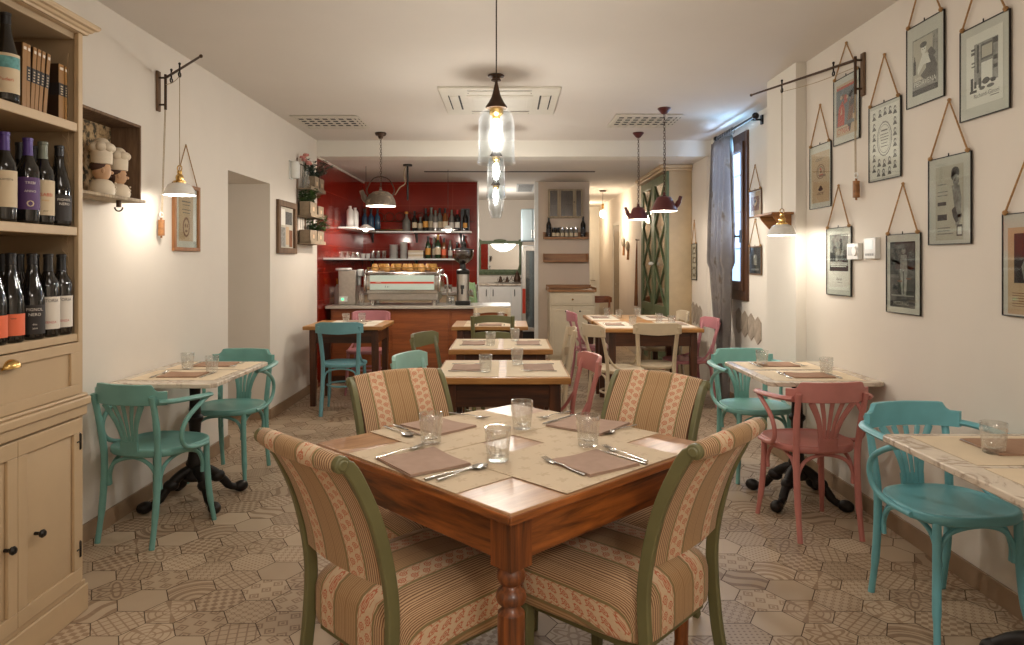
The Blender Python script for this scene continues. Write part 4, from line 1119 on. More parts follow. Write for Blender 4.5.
# cutlery lies along local y, tip toward +y
def cut_mesh(kind):
    b = B(); L_ = .195
    if kind == 'fork':
        b.tube(bez([(0, -.098, .004), (0, -.05, .0045), (0, .01, .008), (0, .045, .006)], 5), [.0058]*4+[.0045]*4+[.0028]*8, 8, flat=(1, .42), up=(0, 0, 1))
        b.ball((0, .052, .0055), (.0115, .016, .0022), 12, 6)
        for i in range(4):
            x = -.0087+.0058*i; b.tube([(x, .060, .0055), (x, .080, .0075), (x, .100, .011)], [.0019, .0016, .0009], 6)
    elif kind == 'knife':
        b.tube(bez([(0, -.10, .004), (0, -.05, .0042), (0, .0, .0035)], 5), [.0055, .0062, .0065, .0062, .006, .0055, .005, .0045, .0042, .004, .004], 8, flat=(1, .5), up=(0, 0, 1))
        b.prism([(-.004, 0), (.007, .004), (.0095, .05), (.007, .085), (-.002, .105), (-.005, .09)], .002, .0034)
    else:
        b.tube(bez([(0, -.098, .004), (0, -.05, .0045), (0, .01, .008), (0, .048, .005)], 5), [.0058]*4+[.0045]*4+[.0028]*8, 8, flat=(1, .42), up=(0, 0, 1))
        def bowl(u, v):
            a = u*2*pi; r = v; return (.0195*r*cos(a)*(1-.12*sin(a)), .072+.029*r*sin(a), .0015+.0065*r*r)
        b.grid(bowl, 18, 5, wrap=True)
        b.grid(lambda u, v: (bowl(u, v)[0], bowl(u, v)[1], bowl(u, v)[2]-.0012), 18, 5, wrap=True)
    return b
CUT = {}
def cutlery(kind, label, p0, p1, z, group, scale=None):
    """laid with handle end at p0 and tip toward p1"""
    dx, dy = p1[0]-p0[0], p1[1]-p0[1]; rz = atan2(dy, dx)-pi/2
    c = ((p0[0]+p1[0])/2, (p0[1]+p1[1])/2, z)
    if kind not in CUT: CUT[kind] = obj(kind, cut_mesh(kind), SILVER, ang=50); o = CUT[kind]
    else: o = CUT[kind].copy(); COL.objects.link(o)
    o.location = c; o.rotation_euler = (0, 0, rz)
    return tag(o, label, kind, group)
def tumbler_mesh(s=1.0):
    b = B(); r0, r1, h = .031*s, .0405*s, .102*s
    outer = [(.0, .0), (r0*.92, .0), (r0, .004), (r0*1.02, .02*s), (r0*1.06, .03*s), (r0*1.10, .045*s), (r0*1.15, .06*s), (r0*1.19, .076*s), (r1*.985, .080*s), (r1*.99, .09*s), (r1, h-.001), (r1-.001, h)]
    inner = [(r1-.0028, h-.0004), (r1-.0036, .085*s), (r0*1.05, .05*s), (r0*.94, .024*s), (r0*.8, .018*s), (0, .0165*s)]
    b.lathe(outer[:1]+outer[1:]+inner, 60, None, (2, 7, .085, 15)); return b
def glass(label, c, z, group, mesh_key, m, s=1.0):
    if mesh_key not in CUT: CUT[mesh_key] = obj('tumbler', tumbler_mesh(s), m, ang=60); o = CUT[mesh_key]
    else: o = CUT[mesh_key].copy(); COL.objects.link(o)
    o.location = (c[0], c[1], z); return tag(o, label, 'glass', group)

# ---- the big table
zM = .7735
def gm(px, py, z=.776): p = G(px, py, z); return (p.x, p.y)
gN, gK, gG = 'taupe napkins on the big table', 'cutlery on the big table', 'fluted tumblers on the big table'
quads = {'near left': [(374, 456.4), (413, 474.4), (473.8, 461.4), (431.5, 447.3)], 'far left': [(399, 423.4), (440, 434), (477, 424.5), (436, 416)],
         'near right': [(546.7, 460), (591, 473), (641, 463.5), (595.5, 448)], 'far right': [(547.7, 423.4), (598.8, 434), (630, 422.3), (577, 413.6)]}
for k, q in quads.items():
    P = [Vector(gm(x, y, .782)) for x, y in q]
    c = sum(P, Vector((0, 0)))/4; e1 = (P[2]-P[1]+P[3]-P[0])/2; e2 = (P[1]-P[0]+P[2]-P[3])/2
    napkin('folded taupe napkin at the %s place of the big table' % k, c, e1.length, e2.length, atan2(e1.y, e1.x), zM, gN)
cutlery('fork', 'fork beside the near left napkin, left side, on the big table', gm(372, 459), gm(428, 445), zM, gK)
cutlery('knife', 'knife on the right of the near left napkin, big table', gm(420, 481), gm(482, 464), zM, gK)
cutlery('spoon', 'spoon beside the knife at the near left napkin, big table', gm(432, 482), gm(490, 464), zM, gK)
cutlery('fork', 'fork with raised tines at the left of the near right napkin', gm(592, 478), gm(538, 457), zM, gK)
cutlery('knife', 'knife on the right of the near right napkin, big table', gm(646, 464), gm(600, 450), zM, gK)
cutlery('fork', 'second fork lying beside the knife at the near right napkin', gm(652, 463), gm(600, 446), zM, gK)
cutlery('knife', 'knife left of the far left napkin, big table', gm(392, 424), gm(424, 436), zM, gK)
cutlery('spoon', 'spoon with round bowl by the far left napkin', gm(384, 426), gm(413, 437), zM, gK)
cutlery('fork', 'fork on the right of the far left napkin, big table', gm(450, 413), gm(488, 419), zM, gK)
cutlery('fork', 'fork left of the far right napkin, big table', gm(572, 411), gm(536, 420), zM, gK)
cutlery('knife', 'knife left of the far right napkin, big table', gm(578, 414), gm(538, 425), zM, gK)
cutlery('spoon', 'spoon on the right of the far right napkin, big table', gm(636, 425), gm(603, 434), zM, gK)
for (px, py), nm in (((431, 443), 'standing between the two left napkins'), ((498, 460), 'nearest to us, in the middle'), ((522, 428), 'farthest back, in the middle'), ((588, 445), 'standing between the two right napkins')):
    p = gm(px, py, .775); glass('clear fluted tumbler on the big table, '+nm, p, zM, gG, 'T1', GLT)

# ---- other wooden tables: (centre, name, seats along axis)
gMS, gNS, gKS, gGS = 'pale paper mats on the side tables', 'napkins on the smaller tables', 'cutlery on the smaller tables', 'tumblers on the smaller tables'
def setting(c, ang, zt, nm, m=MATP, sx=.42, sy=.30, nap=NAPKIN, nsz=(.22, .17), shift=.0):
    """mat, napkin, fork and knife for a diner who looks along ang"""
    ca, sa = cos(ang), sin(ang)
    def p(f, r): return (c[0]+f*ca+r*sa, c[1]+f*sa-r*ca)
    sheet('placemat', 'pale paper mat %s' % nm, 'placemat', c, sy, sx, ang, m, gMS, zt+.0006)
    z = zt+.0022
    napkin('folded napkin %s' % nm, p(-.02, shift), nsz[1], nsz[0], ang, z, gNS, nap)
    cutlery('fork', 'fork %s' % nm, p(-.115, -.135+shift), p(.08, -.135+shift), z, gKS)
    cutlery('knife', 'knife %s' % nm, p(-.115, .135+shift), p(.08, .135+shift), z, gKS)
E0, N0, W0, S0 = 0, pi/2, pi, -pi/2
setting((-.215, 4.02), E0, .77, 'at the left place of the first small middle table', sx=.60, sy=.33)
setting((.155, 4.02), W0, .77, 'at the right place of the first small middle table', sx=.60, sy=.33)
setting((-.235, 5.22), E0, .77, 'at the left place of the second middle table', sx=.60, sy=.33)
setting((.13, 5.22), W0, .77, 'at the right place of the second middle table', sx=.60, sy=.33)
setting((-.17, 6.77), N0, .77, 'at the near place of the third middle table', sx=.5)
setting((-.17, 7.11), S0, .77, 'at the far place of the third middle table', sx=.5)
setting((-1.53, 6.80), N0, .77, 'at the near place of the table under the plant rack', MATW, sx=.5)
setting((-1.53, 7.14), S0, .77, 'at the far place of the table under the plant rack', MATW, sx=.5)
setting((1.05, 6.80), E0, .77, 'at the left end of the front joined table', MATW, sx=.66, sy=.29)
setting((1.335, 6.56), N0, .77, 'at the near side of the front joined table', MATW, sx=.27, sy=.30, nsz=(.14, .14))
setting((1.62, 6.84), W0, .77, 'at the right end of the front joined table', MATW, sx=.66, sy=.29)
setting((1.03, 7.66), E0, .77, 'at the left end of the rear joined table', MATW, sx=.66, sy=.29)
setting((1.60, 7.66), W0, .77, 'at the right end of the rear joined table', MATW, sx=.66, sy=.29)
setting((-1.80, 3.90), N0, .75, 'at the near place of the left marble table', sx=.46, sy=.34, nap=NAPKINB)
setting((-1.78, 4.25), S0, .75, 'at the far place of the left marble table', sx=.46, sy=.30, nap=NAPKINB)
setting((1.66, 3.88), N0, .75, 'at the near place of the marble table by the pink armchair', sx=.48, sy=.34, nap=NAPKINB)
setting((1.64, 4.25), S0, .75, 'at the far place of the marble table by the pink armchair', sx=.46, sy=.30, nap=NAPKINB)
setting((1.70, 2.345), S0, .75, 'at the place facing the blue-green armchair, right edge', sx=.50, sy=.36, nap=NAPKINB, nsz=(.28, .20), shift=-.03)
setting((1.70, 1.98), N0, .75, 'at the near place of the right edge table', sx=.50, sy=.30, nap=NAPKINB)
def gl(px, py, zt, nm): p = G(px, py, zt); glass('clear tumbler '+nm, (p.x, p.y), zt+.0022, gGS, 'T2', GLS, .92)
gl(485.6, 372, .772, 'left one on the first small middle table'); gl(517, 364.5, .772, 'right one on the first small middle table')
gl(490.6, 345.5, .772, 'left one on the second middle table'); gl(515, 341, .772, 'right one on the second middle table')
gl(476.5, 322.5, .772, 'left one on the third middle table, near the bar'); gl(501, 321.8, .772, 'right one on the third middle table, near the bar')
gl(346, 323, .772, 'left one on the table under the plant rack'); gl(362, 322.4, .772, 'right one on the table under the plant rack')
gl(632.7, 326, .772, 'at the left of the front joined table'); gl(659, 323, .772, 'in the middle of the front joined table'); gl(671.6, 325.5, .772, 'beside the middle glass of the front joined table')
gl(607, 316.5, .772, 'leftmost on the rear joined table'); gl(619, 318.2, .772, 'second from the left on the rear joined table'); gl(637.4, 316.2, .772, 'right one on the rear joined table')
gl(187.6, 369, .752, 'by the wall on the left marble table'); gl(212, 372.5, .752, 'at the room side of the left marble table')
gl(762, 366, .752, 'at the far left of the marble table by the pink armchair'); gl(826.4, 374.5, .752, 'by the wall on the marble table near the pink armchair')
p = G(993.6, 453, .752); glass('clear fluted tumbler on the right edge table beside the brown napkin', (p.x, p.y), .7522, gGS, 'T1', GLT)

# ================================================================== LAMPS
def chain(b, p0, p1, link=.03, r=.0022):
    p0, p1 = Vector(p0), Vector(p1); n = max(2, int((p1-p0).length/(link*.78)))
    for i in range(n):
        c = p0.lerp(p1, (i+.5)/n); a0 = (i % 2)*pi/2
        pts = [(c.x+.008*cos(t)*cos(a0), c.y+.008*cos(t)*sin(a0), c.z+link/2*sin(t)) for t in [2*pi*k/10 for k in range(10)]]
        b.tube(pts, r, 5, True)
# glass pendants down the middle of the room
def pendant(label, loc, prof, power, ztop, bulb=.021):
    """loc is the lamp's point on the ceiling; prof the glass outline, z relative to the ceiling"""
    t = thing('glass_pendant', label, 'lamp', loc, 0, 'glass pendant lamps in a row down the room')
    b = B(); b.lathe([(0, 0), (.055, 0), (.06, -.006), (.055, -.014), (.03, -.02), (.028, -.03), (.036, -.034), (.034, -.042), (.012, -.05), (0, -.05)], 20); obj('ceiling_rose', b, BROWNMET, t)
    b = B(); b.cyl((0, 0, -.05), (0, 0, ztop+.10), .0032, 6); obj('cord', b, CORDB, t)
    b = B(); b.lathe([(.004, ztop+.115), (.007, ztop+.10), (.012, ztop+.075), (.020, ztop+.045), (.034, ztop+.018), (.046, ztop+.002), (.046, ztop-.006), (.02, ztop-.004), (.0, ztop-.004)], 20); obj('socket_cap', b, BROWNMET, t)
    b = B(); b.lathe([(0, ztop-.005), (.03, ztop-.006), (.03, ztop-.03), (.018, ztop-.04), (.018, ztop-.055), (0, ztop-.056)], 16); obj('bulb_holder', b, BRASS, t)
    b = B(); b.caps = False; b.lathe(prof, 36); o = obj('glass_shade', b, GLP, t, ang=70)
    b = B(); zb = ztop-.055; b.lathe([(.010, zb), (.014, zb-.012), (bulb, zb-.05), (bulb*1.0, zb-.075), (bulb*.62, zb-.105), (0, zb-.118)], 18); obj('bulb', b, BULB, t, ang=80)
    return t
d1_ = 3.0
z1t = ZY(107, d1_)-ZC; z1b = ZY(164, d1_)-ZC; r1_ = .079
pendant('largest glass bell pendant, nearest to us over the middle of the room', (-.05, d1_, ZC), [(.018, z1t), (.045, z1t-.006), (.066, z1t-.026), (.076, z1t-.055), (.078, z1t-.09), (.078, z1b+.03), (.081, z1b+.014), (.083, z1b+.007), (.080, z1b), (.076, z1b+.004), (.075, z1b+.02), (.0745, z1t-.09), (.07, z1t-.05), (.05, z1t-.014)], 32, z1t)
d2_ = 4.98
z2b = ZY(198, d2_)-ZC; z2t = z2b+.30
pendant('middle glass pendant of the row, narrow and straight-sided', (-.085, d2_, ZC), [(.016, z2t), (.04, z2t-.008), (.054, z2t-.03), (.060, z2t-.06), (.068, z2b+.02), (.070, z2b), (.066, z2b+.004), (.057, z2t-.06), (.045, z2t-.016)], 26, z2t)
d3_ = 6.96
z3b = ZY(218, d3_)-ZC; z3t = z3b+.33
pendant('farthest glass pendant of the row, tapering to a narrow mouth', (-.12, d3_, ZC), [(.016, z3t), (.045, z3t-.008), (.065, z3t-.03), (.082, z3t-.07), (.084, z3t-.14), (.074, z3b+.09), (.058, z3b+.03), (.05, z3b), (.047, z3b+.004), (.055, z3b+.035), (.07, z3b+.09), (.08, z3t-.13), (.06, z3t-.03)], 26, z3t)

# rise-and-fall lamps on swinging wall arms
def swing_lamp(label, X, s, root, tip, cordp, zs, wz, power):
    """root, tip: ends of the arm; cordp: where the lamp cord drops; zs: bottom of the shade; wz: counterweight (y, z)"""
    t = thing('pulley_wall_lamp', label, 'lamp', (X, root[1], root[2]), 0, 'counterweighted wall lamps')
    O = Vector((X, root[1], root[2])); L_ = lambda p: Vector(p)-O
    r_, tp, cp = L_(root), L_(tip), L_(cordp)
    b = B(); b.box(min(0, s*.014), max(0, s*.014), -.02, .02, -.20, .04); obj('wall_plate', b, RUSTIC, t, bev=.004)
    b = B(); b.cyl(r_+Vector((0, 0, .02)), r_+Vector((0, 0, -.19)), .008, 10); b.cyl((0, 0, -.16), r_+Vector((0, 0, -.16)), .006); b.cyl((0, 0, 0), r_, .006); obj('pivot', b, BROWNMET, t)
    b = B(); b.tube([r_, tp], [.008, .006], 10); b.ball(tp, .010, 10, 6); obj('arm', b, BROWNMET, t)
    b = B()
    for q in (cp, r_*.82+tp*.18):
        b.cyl(q+Vector((0, 0, .022)), q+Vector((0, 0, -.03)), .005, 8); b.ball(q+Vector((0, 0, .026)), .008, 8, 6)
        b.tube([(q.x, q.y+.013*cos(a), q.z-.036+.013*sin(a)) for a in [2*pi*i/12 for i in range(12)]], .004, 6, True)
    obj('pulley', b, BLACK, t)
    zz = zs-root[2]; q = Vector((cp.x, cp.y, zz))
    wq = Vector((s*.03, wz[0]-root[1], wz[1]-root[2]))
    b = B(); b.cyl(cp+Vector((0, 0, -.03)), q+Vector((0, 0, .165)), .0022, 6); b.tube(bez([cp+Vector((0, 0, -.045)), (cp+r_)/2+Vector((0, 0, -.055)), r_+Vector((s*.0, 0, -.04))], 5), .002, 6)
    b.cyl(r_+Vector((0, 0, -.04)), wq+Vector((0, 0, .07)), .002, 6); b.cyl(r_+Vector((0, .012, -.04)), wq+Vector((0, .012, .06)), .002, 6); obj('cord', b, CORD, t)
    b = B(); rg = [(q.x+.013*cos(a), q.y, q.z+.152+.016*sin(a)) for a in [2*pi*i/12 for i in range(12)]]; b.tube(rg, .003, 6, True)
    b.lathe([(0, .138), (.012, .138), (.014, .128), (.012, .118), (.018, .112), (.022, .10), (.020, .085), (.034, .078), (.034, .068), (.02, .066), (0, .066)], 18, T(q)); obj('lamp_cap', b, BRASS, t)
    b = B(); b.caps = False; b.lathe([(.018, .070), (.045, .066), (.062, .056), (.074, .036), (.083, .010), (.088, .0), (.086, -.001), (.080, .010), (.071, .035), (.058, .054), (.04, .062), (.018, .066)], 32, T(q)); obj('lamp_shade', b, ENAMEL, t, ang=60)
    b = B(); b.ball((q.x, q.y, q.z+.026), (.024, .024, .026), 14, 8); obj('bulb', b, BULBS, t)
    b = B(); b.lathe([(0, -.062), (.006, -.062), (.006, -.05), (.0185, -.048), (.0185, .045), (.006, .047), (.006, .06), (0, .06)], 16, T(wq)); obj('counterweight', b, BROWNW, t)
    b = B(); b.tube([(wq.x, wq.y+.016*cos(a), wq.z+.075+.016*sin(a)) for a in [2*pi*i/12 for i in range(12)]], .004, 6, True); obj('weight_pulley', b, WHITEPL, t)
    lamp('wall_lamp_light', (cordp[0], cordp[1], zs-.012), power, (1, .91, .80), .022)
    return t
swing_lamp('white-shaded pulley lamp on a swing arm over the left marble table', XL, 1, (XL+.05, 4.17, 2.477), (-1.636, 3.73, 2.477), (-1.86, 3.965, 2.477), 1.759, (4.16, 1.585), 3.6)
swing_lamp('white-shaded pulley lamp on a long swing arm over the pink armchair\'s table', XR, -1, (XR-.05, 3.90, 2.505), (1.64, 4.72, 2.505), (1.739, 4.444, 2.505), 1.55, (3.93, 1.79), 4.2)

# kettle-shaped hanging lamps
def kettle_lamp(label, loc, zb, r, h, m, s, group, power, big=False):
    t = thing('kettle_lamp', label, 'lamp', loc, 0, group); z0 = zb-loc[2]
    b = B(); b.lathe([(0, 0), (.055, 0), (.058, -.008), (.04, -.03), (.022, -.05), (.010, -.055), (0, -.056)] if not big else [(0, 0), (.055, 0), (.06, -.01), (.05, -.03), (.03, -.034), (.022, -.06), (0, -.065)], 18); obj('ceiling_rose', b, m if not big else BROWNMET, t)
    b = B(); chain(b, (0, 0, -.055), (0, 0, z0+h+.03)); b.tube(bez([(.004, 0, -.05), (.012, .004, (z0+h)*.5), (.006, 0, z0+h+.02)], 6), .002, 5); obj('chain', b, BROWNMET, t)
    if not big:
        pr = [(r, 0), (r*1.02, .004), (r*.98, .012), (r*.86, .04), (r*.72, h*.62), (r*.60, h*.86), (r*.46, h*.98), (r*.2, h*1.02), (.0, h*1.03)]
    else:
        pr = [(r, 0), (r*1.02, .006), (r*.99, .016), (r*.97, .05), (r*.90, h*.5), (r*.76, h*.74), (r*.5, h*.92), (r*.25, h*.98), (.0, h)]
    b = B(); b.caps = False; b.lathe([(rr, z0+z) for rr, z in pr], 32); b.mat(1); b.lathe([(rr*.97, z0+z-.002) for rr, z in pr], 32); b.lathe([(r*.97, z0), (r, z0)], 32); obj('lamp_shade', b, [m, SHADEIN], t, ang=60)
    b = B(); b.lathe([(.012, z0+h), (.02, z0+h+.008), (.010, z0+h+.018), (.014, z0+h+.03), (0, z0+h+.04)], 14); obj('lid_knob', b, m, t)
    b = B()
    sp = bez([(s*r*.78, 0, z0+h*.30), (s*r*1.0, 0, z0+h*.42), (s*r*1.16, 0, z0+h*.72), (s*r*1.28, 0, z0+h*1.02)], 4)
    b.tube(sp, [.030*r/.12]*3+[.024*r/.12]*5+[.018*r/.12]*5, 10); obj('spout', b, m, t)
    if big:
        b = B(); b.tube(bez([(-r*.8, 0, z0+h*.7), (-r*.9, 0, z0+h*1.1), (-r*.55, 0, z0+h*1.75), (0, 0, z0+h*1.95), (r*.55, 0, z0+h*1.75), (r*.9, 0, z0+h*1.1), (r*.8, 0, z0+h*.7)], 6), .006, 8); obj('handle', b, BROWNMET, t)
    b = B(); b.ball((0, 0, z0+.03), .026, 14, 8); b.cyl((0, 0, z0+.05), (0, 0, z0+h*.9), .014); obj('bulb', b, BULBS, t)
    lamp('kettle_light', (loc[0], loc[1], zb-.01), power, (1, .90, .78), .025)
gKL = 'oxblood kettle lamps over the joined tables'
kettle_lamp('nearer oxblood kettle-shaped lamp, spout to the right, over the joined tables', (1.35, 6.05, ZC), ZY(211, 6.05), .112, .125, RUSTRED, 1, gKL, 12)
kettle_lamp('farther oxblood kettle-shaped lamp, spout to the left, over the joined tables', (1.34, 7.2, ZC), ZY(219.5, 7.2), .104, .125, RUSTRED, -1, gKL, 14)
kettle_lamp('worn grey half-kettle lamp hanging before the red bar wall', (-1.31, 7.2, ZC), ZY(206, 7.2), .155, .155, WORNEN, -1, None, 12, True)
# black ceiling fitting with its cable, lamps over the bar
t = thing('ceiling_fitting', 'black ceiling plate with a rod and looping pale cable before the bar', 'light fitting', (-1.19, 8.3, ZB))
b = B(); b.lathe([(0, 0), (.055, 0), (.055, -.018), (0, -.02)], 18); b.cyl((0, 0, -.02), (0, 0, -.42), .012, 8); obj('rod', b, BLACK, t)
b = B(); b.tube(bez([(-.02, 0, -.015), (-.045, 0, -.10), (-.03, 0, -.22), (-.09, 0, -.27), (-.13, 0, -.33), (-.15, 0, -.36)], 6), .006, 6); obj('cable', b, CORD, t)
def saucer_lamp(label, px, py, d, r, power):
    p = U(px, py, d); t = thing('saucer_lamp', label, 'lamp', (p.x, p.y, ZB), 0, 'flat saucer lamps over the bar'); z0 = p.z-ZB
    b = B(); b.cyl((0, 0, 0), (0, 0, z0+.05), .003, 6); obj('cord', b, CORDB, t)
    b = B(); b.caps = False; b.lathe([(.018, z0+.055), (.03, z0+.05), (r*.6, z0+.03), (r, z0+.004), (r, z0), (r*.6, z0+.022), (.02, z0+.045)], 28); obj('lamp_shade', b, ENAMEL, t)
    b = B(); b.ball((0, 0, z0+.004), .034, 12, 8); obj('bulb', b, BULBX, t)
    lamp('saucer_light', (p.x, p.y, p.z-.03), power, (1, .90, .78), .03)
saucer_lamp('flat white saucer lamp shining at the left of the bar shelves', 366, 229, 8.42, .105, 7)
saucer_lamp('flat white saucer lamp shining at the right of the bar shelves', 448, 230, 8.75, .085, 6)
# bare bulb in the corridor
t = thing('bare_bulb_pendant', 'bare glowing bulb on a short cord in the corridor', 'lamp', (1.53, 11.3, ZB)); zq = ZY(214, 11.3)-ZB
b = B(); b.lathe([(0, 0), (.06, 0), (.05, -.02), (0, -.025)], 16); obj('ceiling_rose', b, BROWNMET, t)
b = B(); b.cyl((0, 0, -.02), (0, 0, zq+.15), .004, 6); obj('cord', b, CORDB, t)
b = B(); b.lathe([(.0, zq+.17), (.018, zq+.16), (.022, zq+.09), (0, zq+.085)], 12); obj('bulb_holder', b, BRASS, t)
b = B(); b.ball((0, 0, zq), (.05, .05, .06), 14, 8); obj('bulb', b, emis('corridor_bulb', (1, .88, .7), 12), t)
lamp('corridor_light', (1.53, 11.3, ZB+zq-.09), 13, (1, .86, .66), .05)
lamp('kitchen_light', (-.1, 11.2, 1.9), 22, (1.0, .95, .86), .3)
lamp('corridor_far_light', (1.5, 13.6, 2.2), 10, (1, .85, .62), .1)

# ================================================================== CEILING FITTINGS
t = thing('air_conditioner', 'square ceiling air conditioner with side flaps above the pendants', 'air conditioner', (-.065, 5.77, ZC))
b = B(); b.box(-.47, .47, -.47, .47, -.018, 0); obj('casing', b, ALUM, t, bev=.006)
b = B(); b.box(-.26, .26, -.26, .26, -.026, -.017); b.box(-.22, .22, -.22, .22, -.029, -.025); obj('intake_panel', b, ALUM, t, bev=.004)
for a in range(4):
    M = Rz(a*pi/2); b = B(); b.box(-.25, .25, .315, .33, -.0185, -.0175, M); b.box(-.25, .25, .40, .41, -.0185, -.0175, M); b.mat(1); b.box(-.24, .24, .335, .395, -.024, -.017, M); obj('air_flap', b, [SLOT, ALUM], t)
def grille(label, x, y):
    t = thing('ceiling_grille', label, 'vent', (x, y, ZC), 0, 'square ceiling grilles')
    b = B(); b.box(-.3, .3, -.3, .3, -.004, 0); obj('backing', b, ALUM, t)
    b = B()
    for k in range(8):
        u = -.26+.074*k; b.box(u, u+.062, -.27, .27, -.011, -.006)
    b.box(-.3, .3, -.3, -.275, -.012, 0); b.box(-.3, .3, .275, .3, -.012, 0); b.box(-.3, -.275, -.275, .275, -.012, 0); b.box(.275, .3, -.275, .275, -.012, 0); obj('slat_panel', b, ALUM, t, bev=.001)
    b = B()
    for k in range(8):
        u = -.26+.074*k
        for q in range(4): b.box(u+.006, u+.050, -.20+.10*q, -.15+.10*q, -.0118, -.0110)
    obj('slots', b, SLOT, t)
grille('white square ceiling grille on the left, before the beam', -1.68, 6.64)
grille('white square ceiling grille on the right, by the kettle lamps', 1.27, 6.58)
t = thing('kitchen_vent', 'small slotted vent in the kitchen ceiling beside the pillar', 'vent', (.27, 10.9, ZB)); b = B(); b.box(-.14, .14, -.55, .55, -.008, 0); b.mat(1)
for k in range(6):
    b.box(-.11, .11, -.48+.17*k, -.40+.17*k, -.0095, -.008)
obj('louvre', b, [GREYPL, SLOT], t)
# ================================================================== PICTURES ON THE RIGHT WALL
# picture plane helper: on the right wall the picture's own x runs toward us (-Y), its y is up, its normal faces the room
def pic_matrix(X, yc, zc, s=-1):
    # columns: image x -> -Y*(-s)..., y -> Z, normal -> s*X
    return Matrix(((0, 0, s, X), (s, 0, 0, yc), (0, 1, 0, zc), (0, 0, 0, 1)))
def hung_picture(label, X, dl, dr, zt, zb, art, paper, paper_box, s=-1, group='glass-framed vintage prints on the right wall', apex=.25, rope=True, frame=BLACK, fw=.0042, backm=None):
    yc = (dl+dr)/2; w_, h_ = abs(dl-dr), zt-zb; zc_ = (zt+zb)/2
    t = thing('framed_print', label, 'picture', (X, yc, zc_), 0, group)
    M = pic_matrix(0, 0, 0, s) @ Matrix.Translation((0, 0, .006))
    hw, hh = w_/2, h_/2
    def bx(b, x0, x1, y0, y1, z0, z1): return b.box(x0, x1, y0, y1, z0, z1, M)
    b = B(); bx(b, -hw, hw, hh-fw, hh, 0, .008); bx(b, -hw, hw, -hh, -hh+fw, 0, .008); bx(b, -hw, -hw+fw, -hh+fw, hh-fw, 0, .008); bx(b, hw-fw, hw, -hh+fw, hh-fw, 0, .008); b.cyl(M @ Vector((0, hh-.001, .006)), M @ Vector((0, hh+.012, .006)), .003, 6)
    obj('frame', b, frame, t, bev=.001)
    b = B(); bx(b, -hw+fw, hw-fw, -hh+fw, hh-fw, .001, .003); obj('mount', b, backm or MATBLUE, t)
    px0, px1, py0, py1 = paper_box     # fractions of the half size
    pb = (px0*hw, px1*hw, py0*hh, py1*hh)
    b = B(); bx(b, pb[0], pb[1], pb[2], pb[3], .0032, .0042); obj('paper', b, paper, t)
    # art: list of (material, polygons / text)
    mats = []; b = B(); pw, ph = pb[1]-pb[0], pb[3]-pb[2]; cx, cy = (pb[0]+pb[1])/2, (pb[2]+pb[3])/2
    lay = 0
    for it in art:
        m = it[0]
        if m not in mats: mats.append(m)
        b.mat(mats.index(m)); lay += 1; zz = .0043+.00004*lay
        if it[1] == 'T':
            _, _, txt, size, x, y = it[:6]
            rot = it[6] if len(it) > 6 else 0
            MM = M @ Matrix.Translation((cx+x*pw/2, cy+y*ph/2, zz)) @ Rz(rot); b.text(txt, size*ph, MM)
        else:
            for poly in it[1]:
                b.add([M @ Vector((cx+x*pw/2, cy+y*ph/2, zz)) for x, y in poly], [tuple(range(len(poly)))])
    if mats: obj('printed_image', b, mats, t, recalc=False)
    b = B(); bx(b, -hw+fw, hw-fw, -hh+fw, hh-fw, .0062, .0070); obj('glass', b, GL, t)
    if rope:
        ap = M @ Vector((0, hh+apex, .004)); l, r = M @ Vector((-hw+.02, hh+.004, .008)), M @ Vector((hw-.02, hh+.004, .008))
        b = B(); b.tube([l, ap, r], .0042, 8); b.ball(l, .011, 10, 6); b.ball(r, .011, 10, 6); b.ball(ap, .008, 8, 6); obj('rope', b, ROPE, t)
    return t
def ell(cx, cy, rx, ry, n=18, a0=0): return [(cx+rx*cos(2*pi*i/n+a0), cy+ry*sin(2*pi*i/n+a0)) for i in range(n)]
def rect(x0, x1, y0, y1): return [(x0, y0), (x1, y0), (x1, y1), (x0, y1)]
def dR(px): return WX(px, XR-.006)
# 1: grey print of a seated woman raising a glass beside a bottle
art1 = [(INKL, [rect(-1, 1, -1, 1)]), (PAPERG, [rect(-.94, .6, -.5, .95)]),
        (INKG, [[(.05, .2), (.4, .3), (.75, .1), (.95, -.2), (.8, -.75), (-.1, -.5), (-.35, -.35), (.1, -.15)]]), (PAPER, [ell(-.1, .52, .2, .15), [(-.2, .38), (.2, .36), (.45, -.02), (-.1, .0), (-.55, -.3), (-.6, -.1)]]),
        (INKG, [ell(-.12, .70, .28, .10), [(.2, .42), (.5, .5), (.85, .25), (.7, .15), (.3, .3)]]), (INK, [rect(-.92, -.72, -.25, .22), [(-.87, .22), (-.77, .22), (-.79, .4), (-.85, .4)]]),
        (INK, [ell(-.16, .53, .03, .02, 8), ell(.0, .54, .03, .02, 8)]), (PAPER, 'T', 'birra', .10, -.55, -.42), (PAPER, 'T', 'PEDAVENA', .13, 0, -.62), (INK, [rect(-1, 1, -1, -.80)]), (INK, 'T', 'aa', .06, .7, .82, .5)]
hung_picture('grey vintage print of a woman with a glass, top row beside the ceiling', XR, dR(907.5), dR(945.4), 2.526, 2.132, art1, PAPERG, (-.66, .68, -.74, .64))
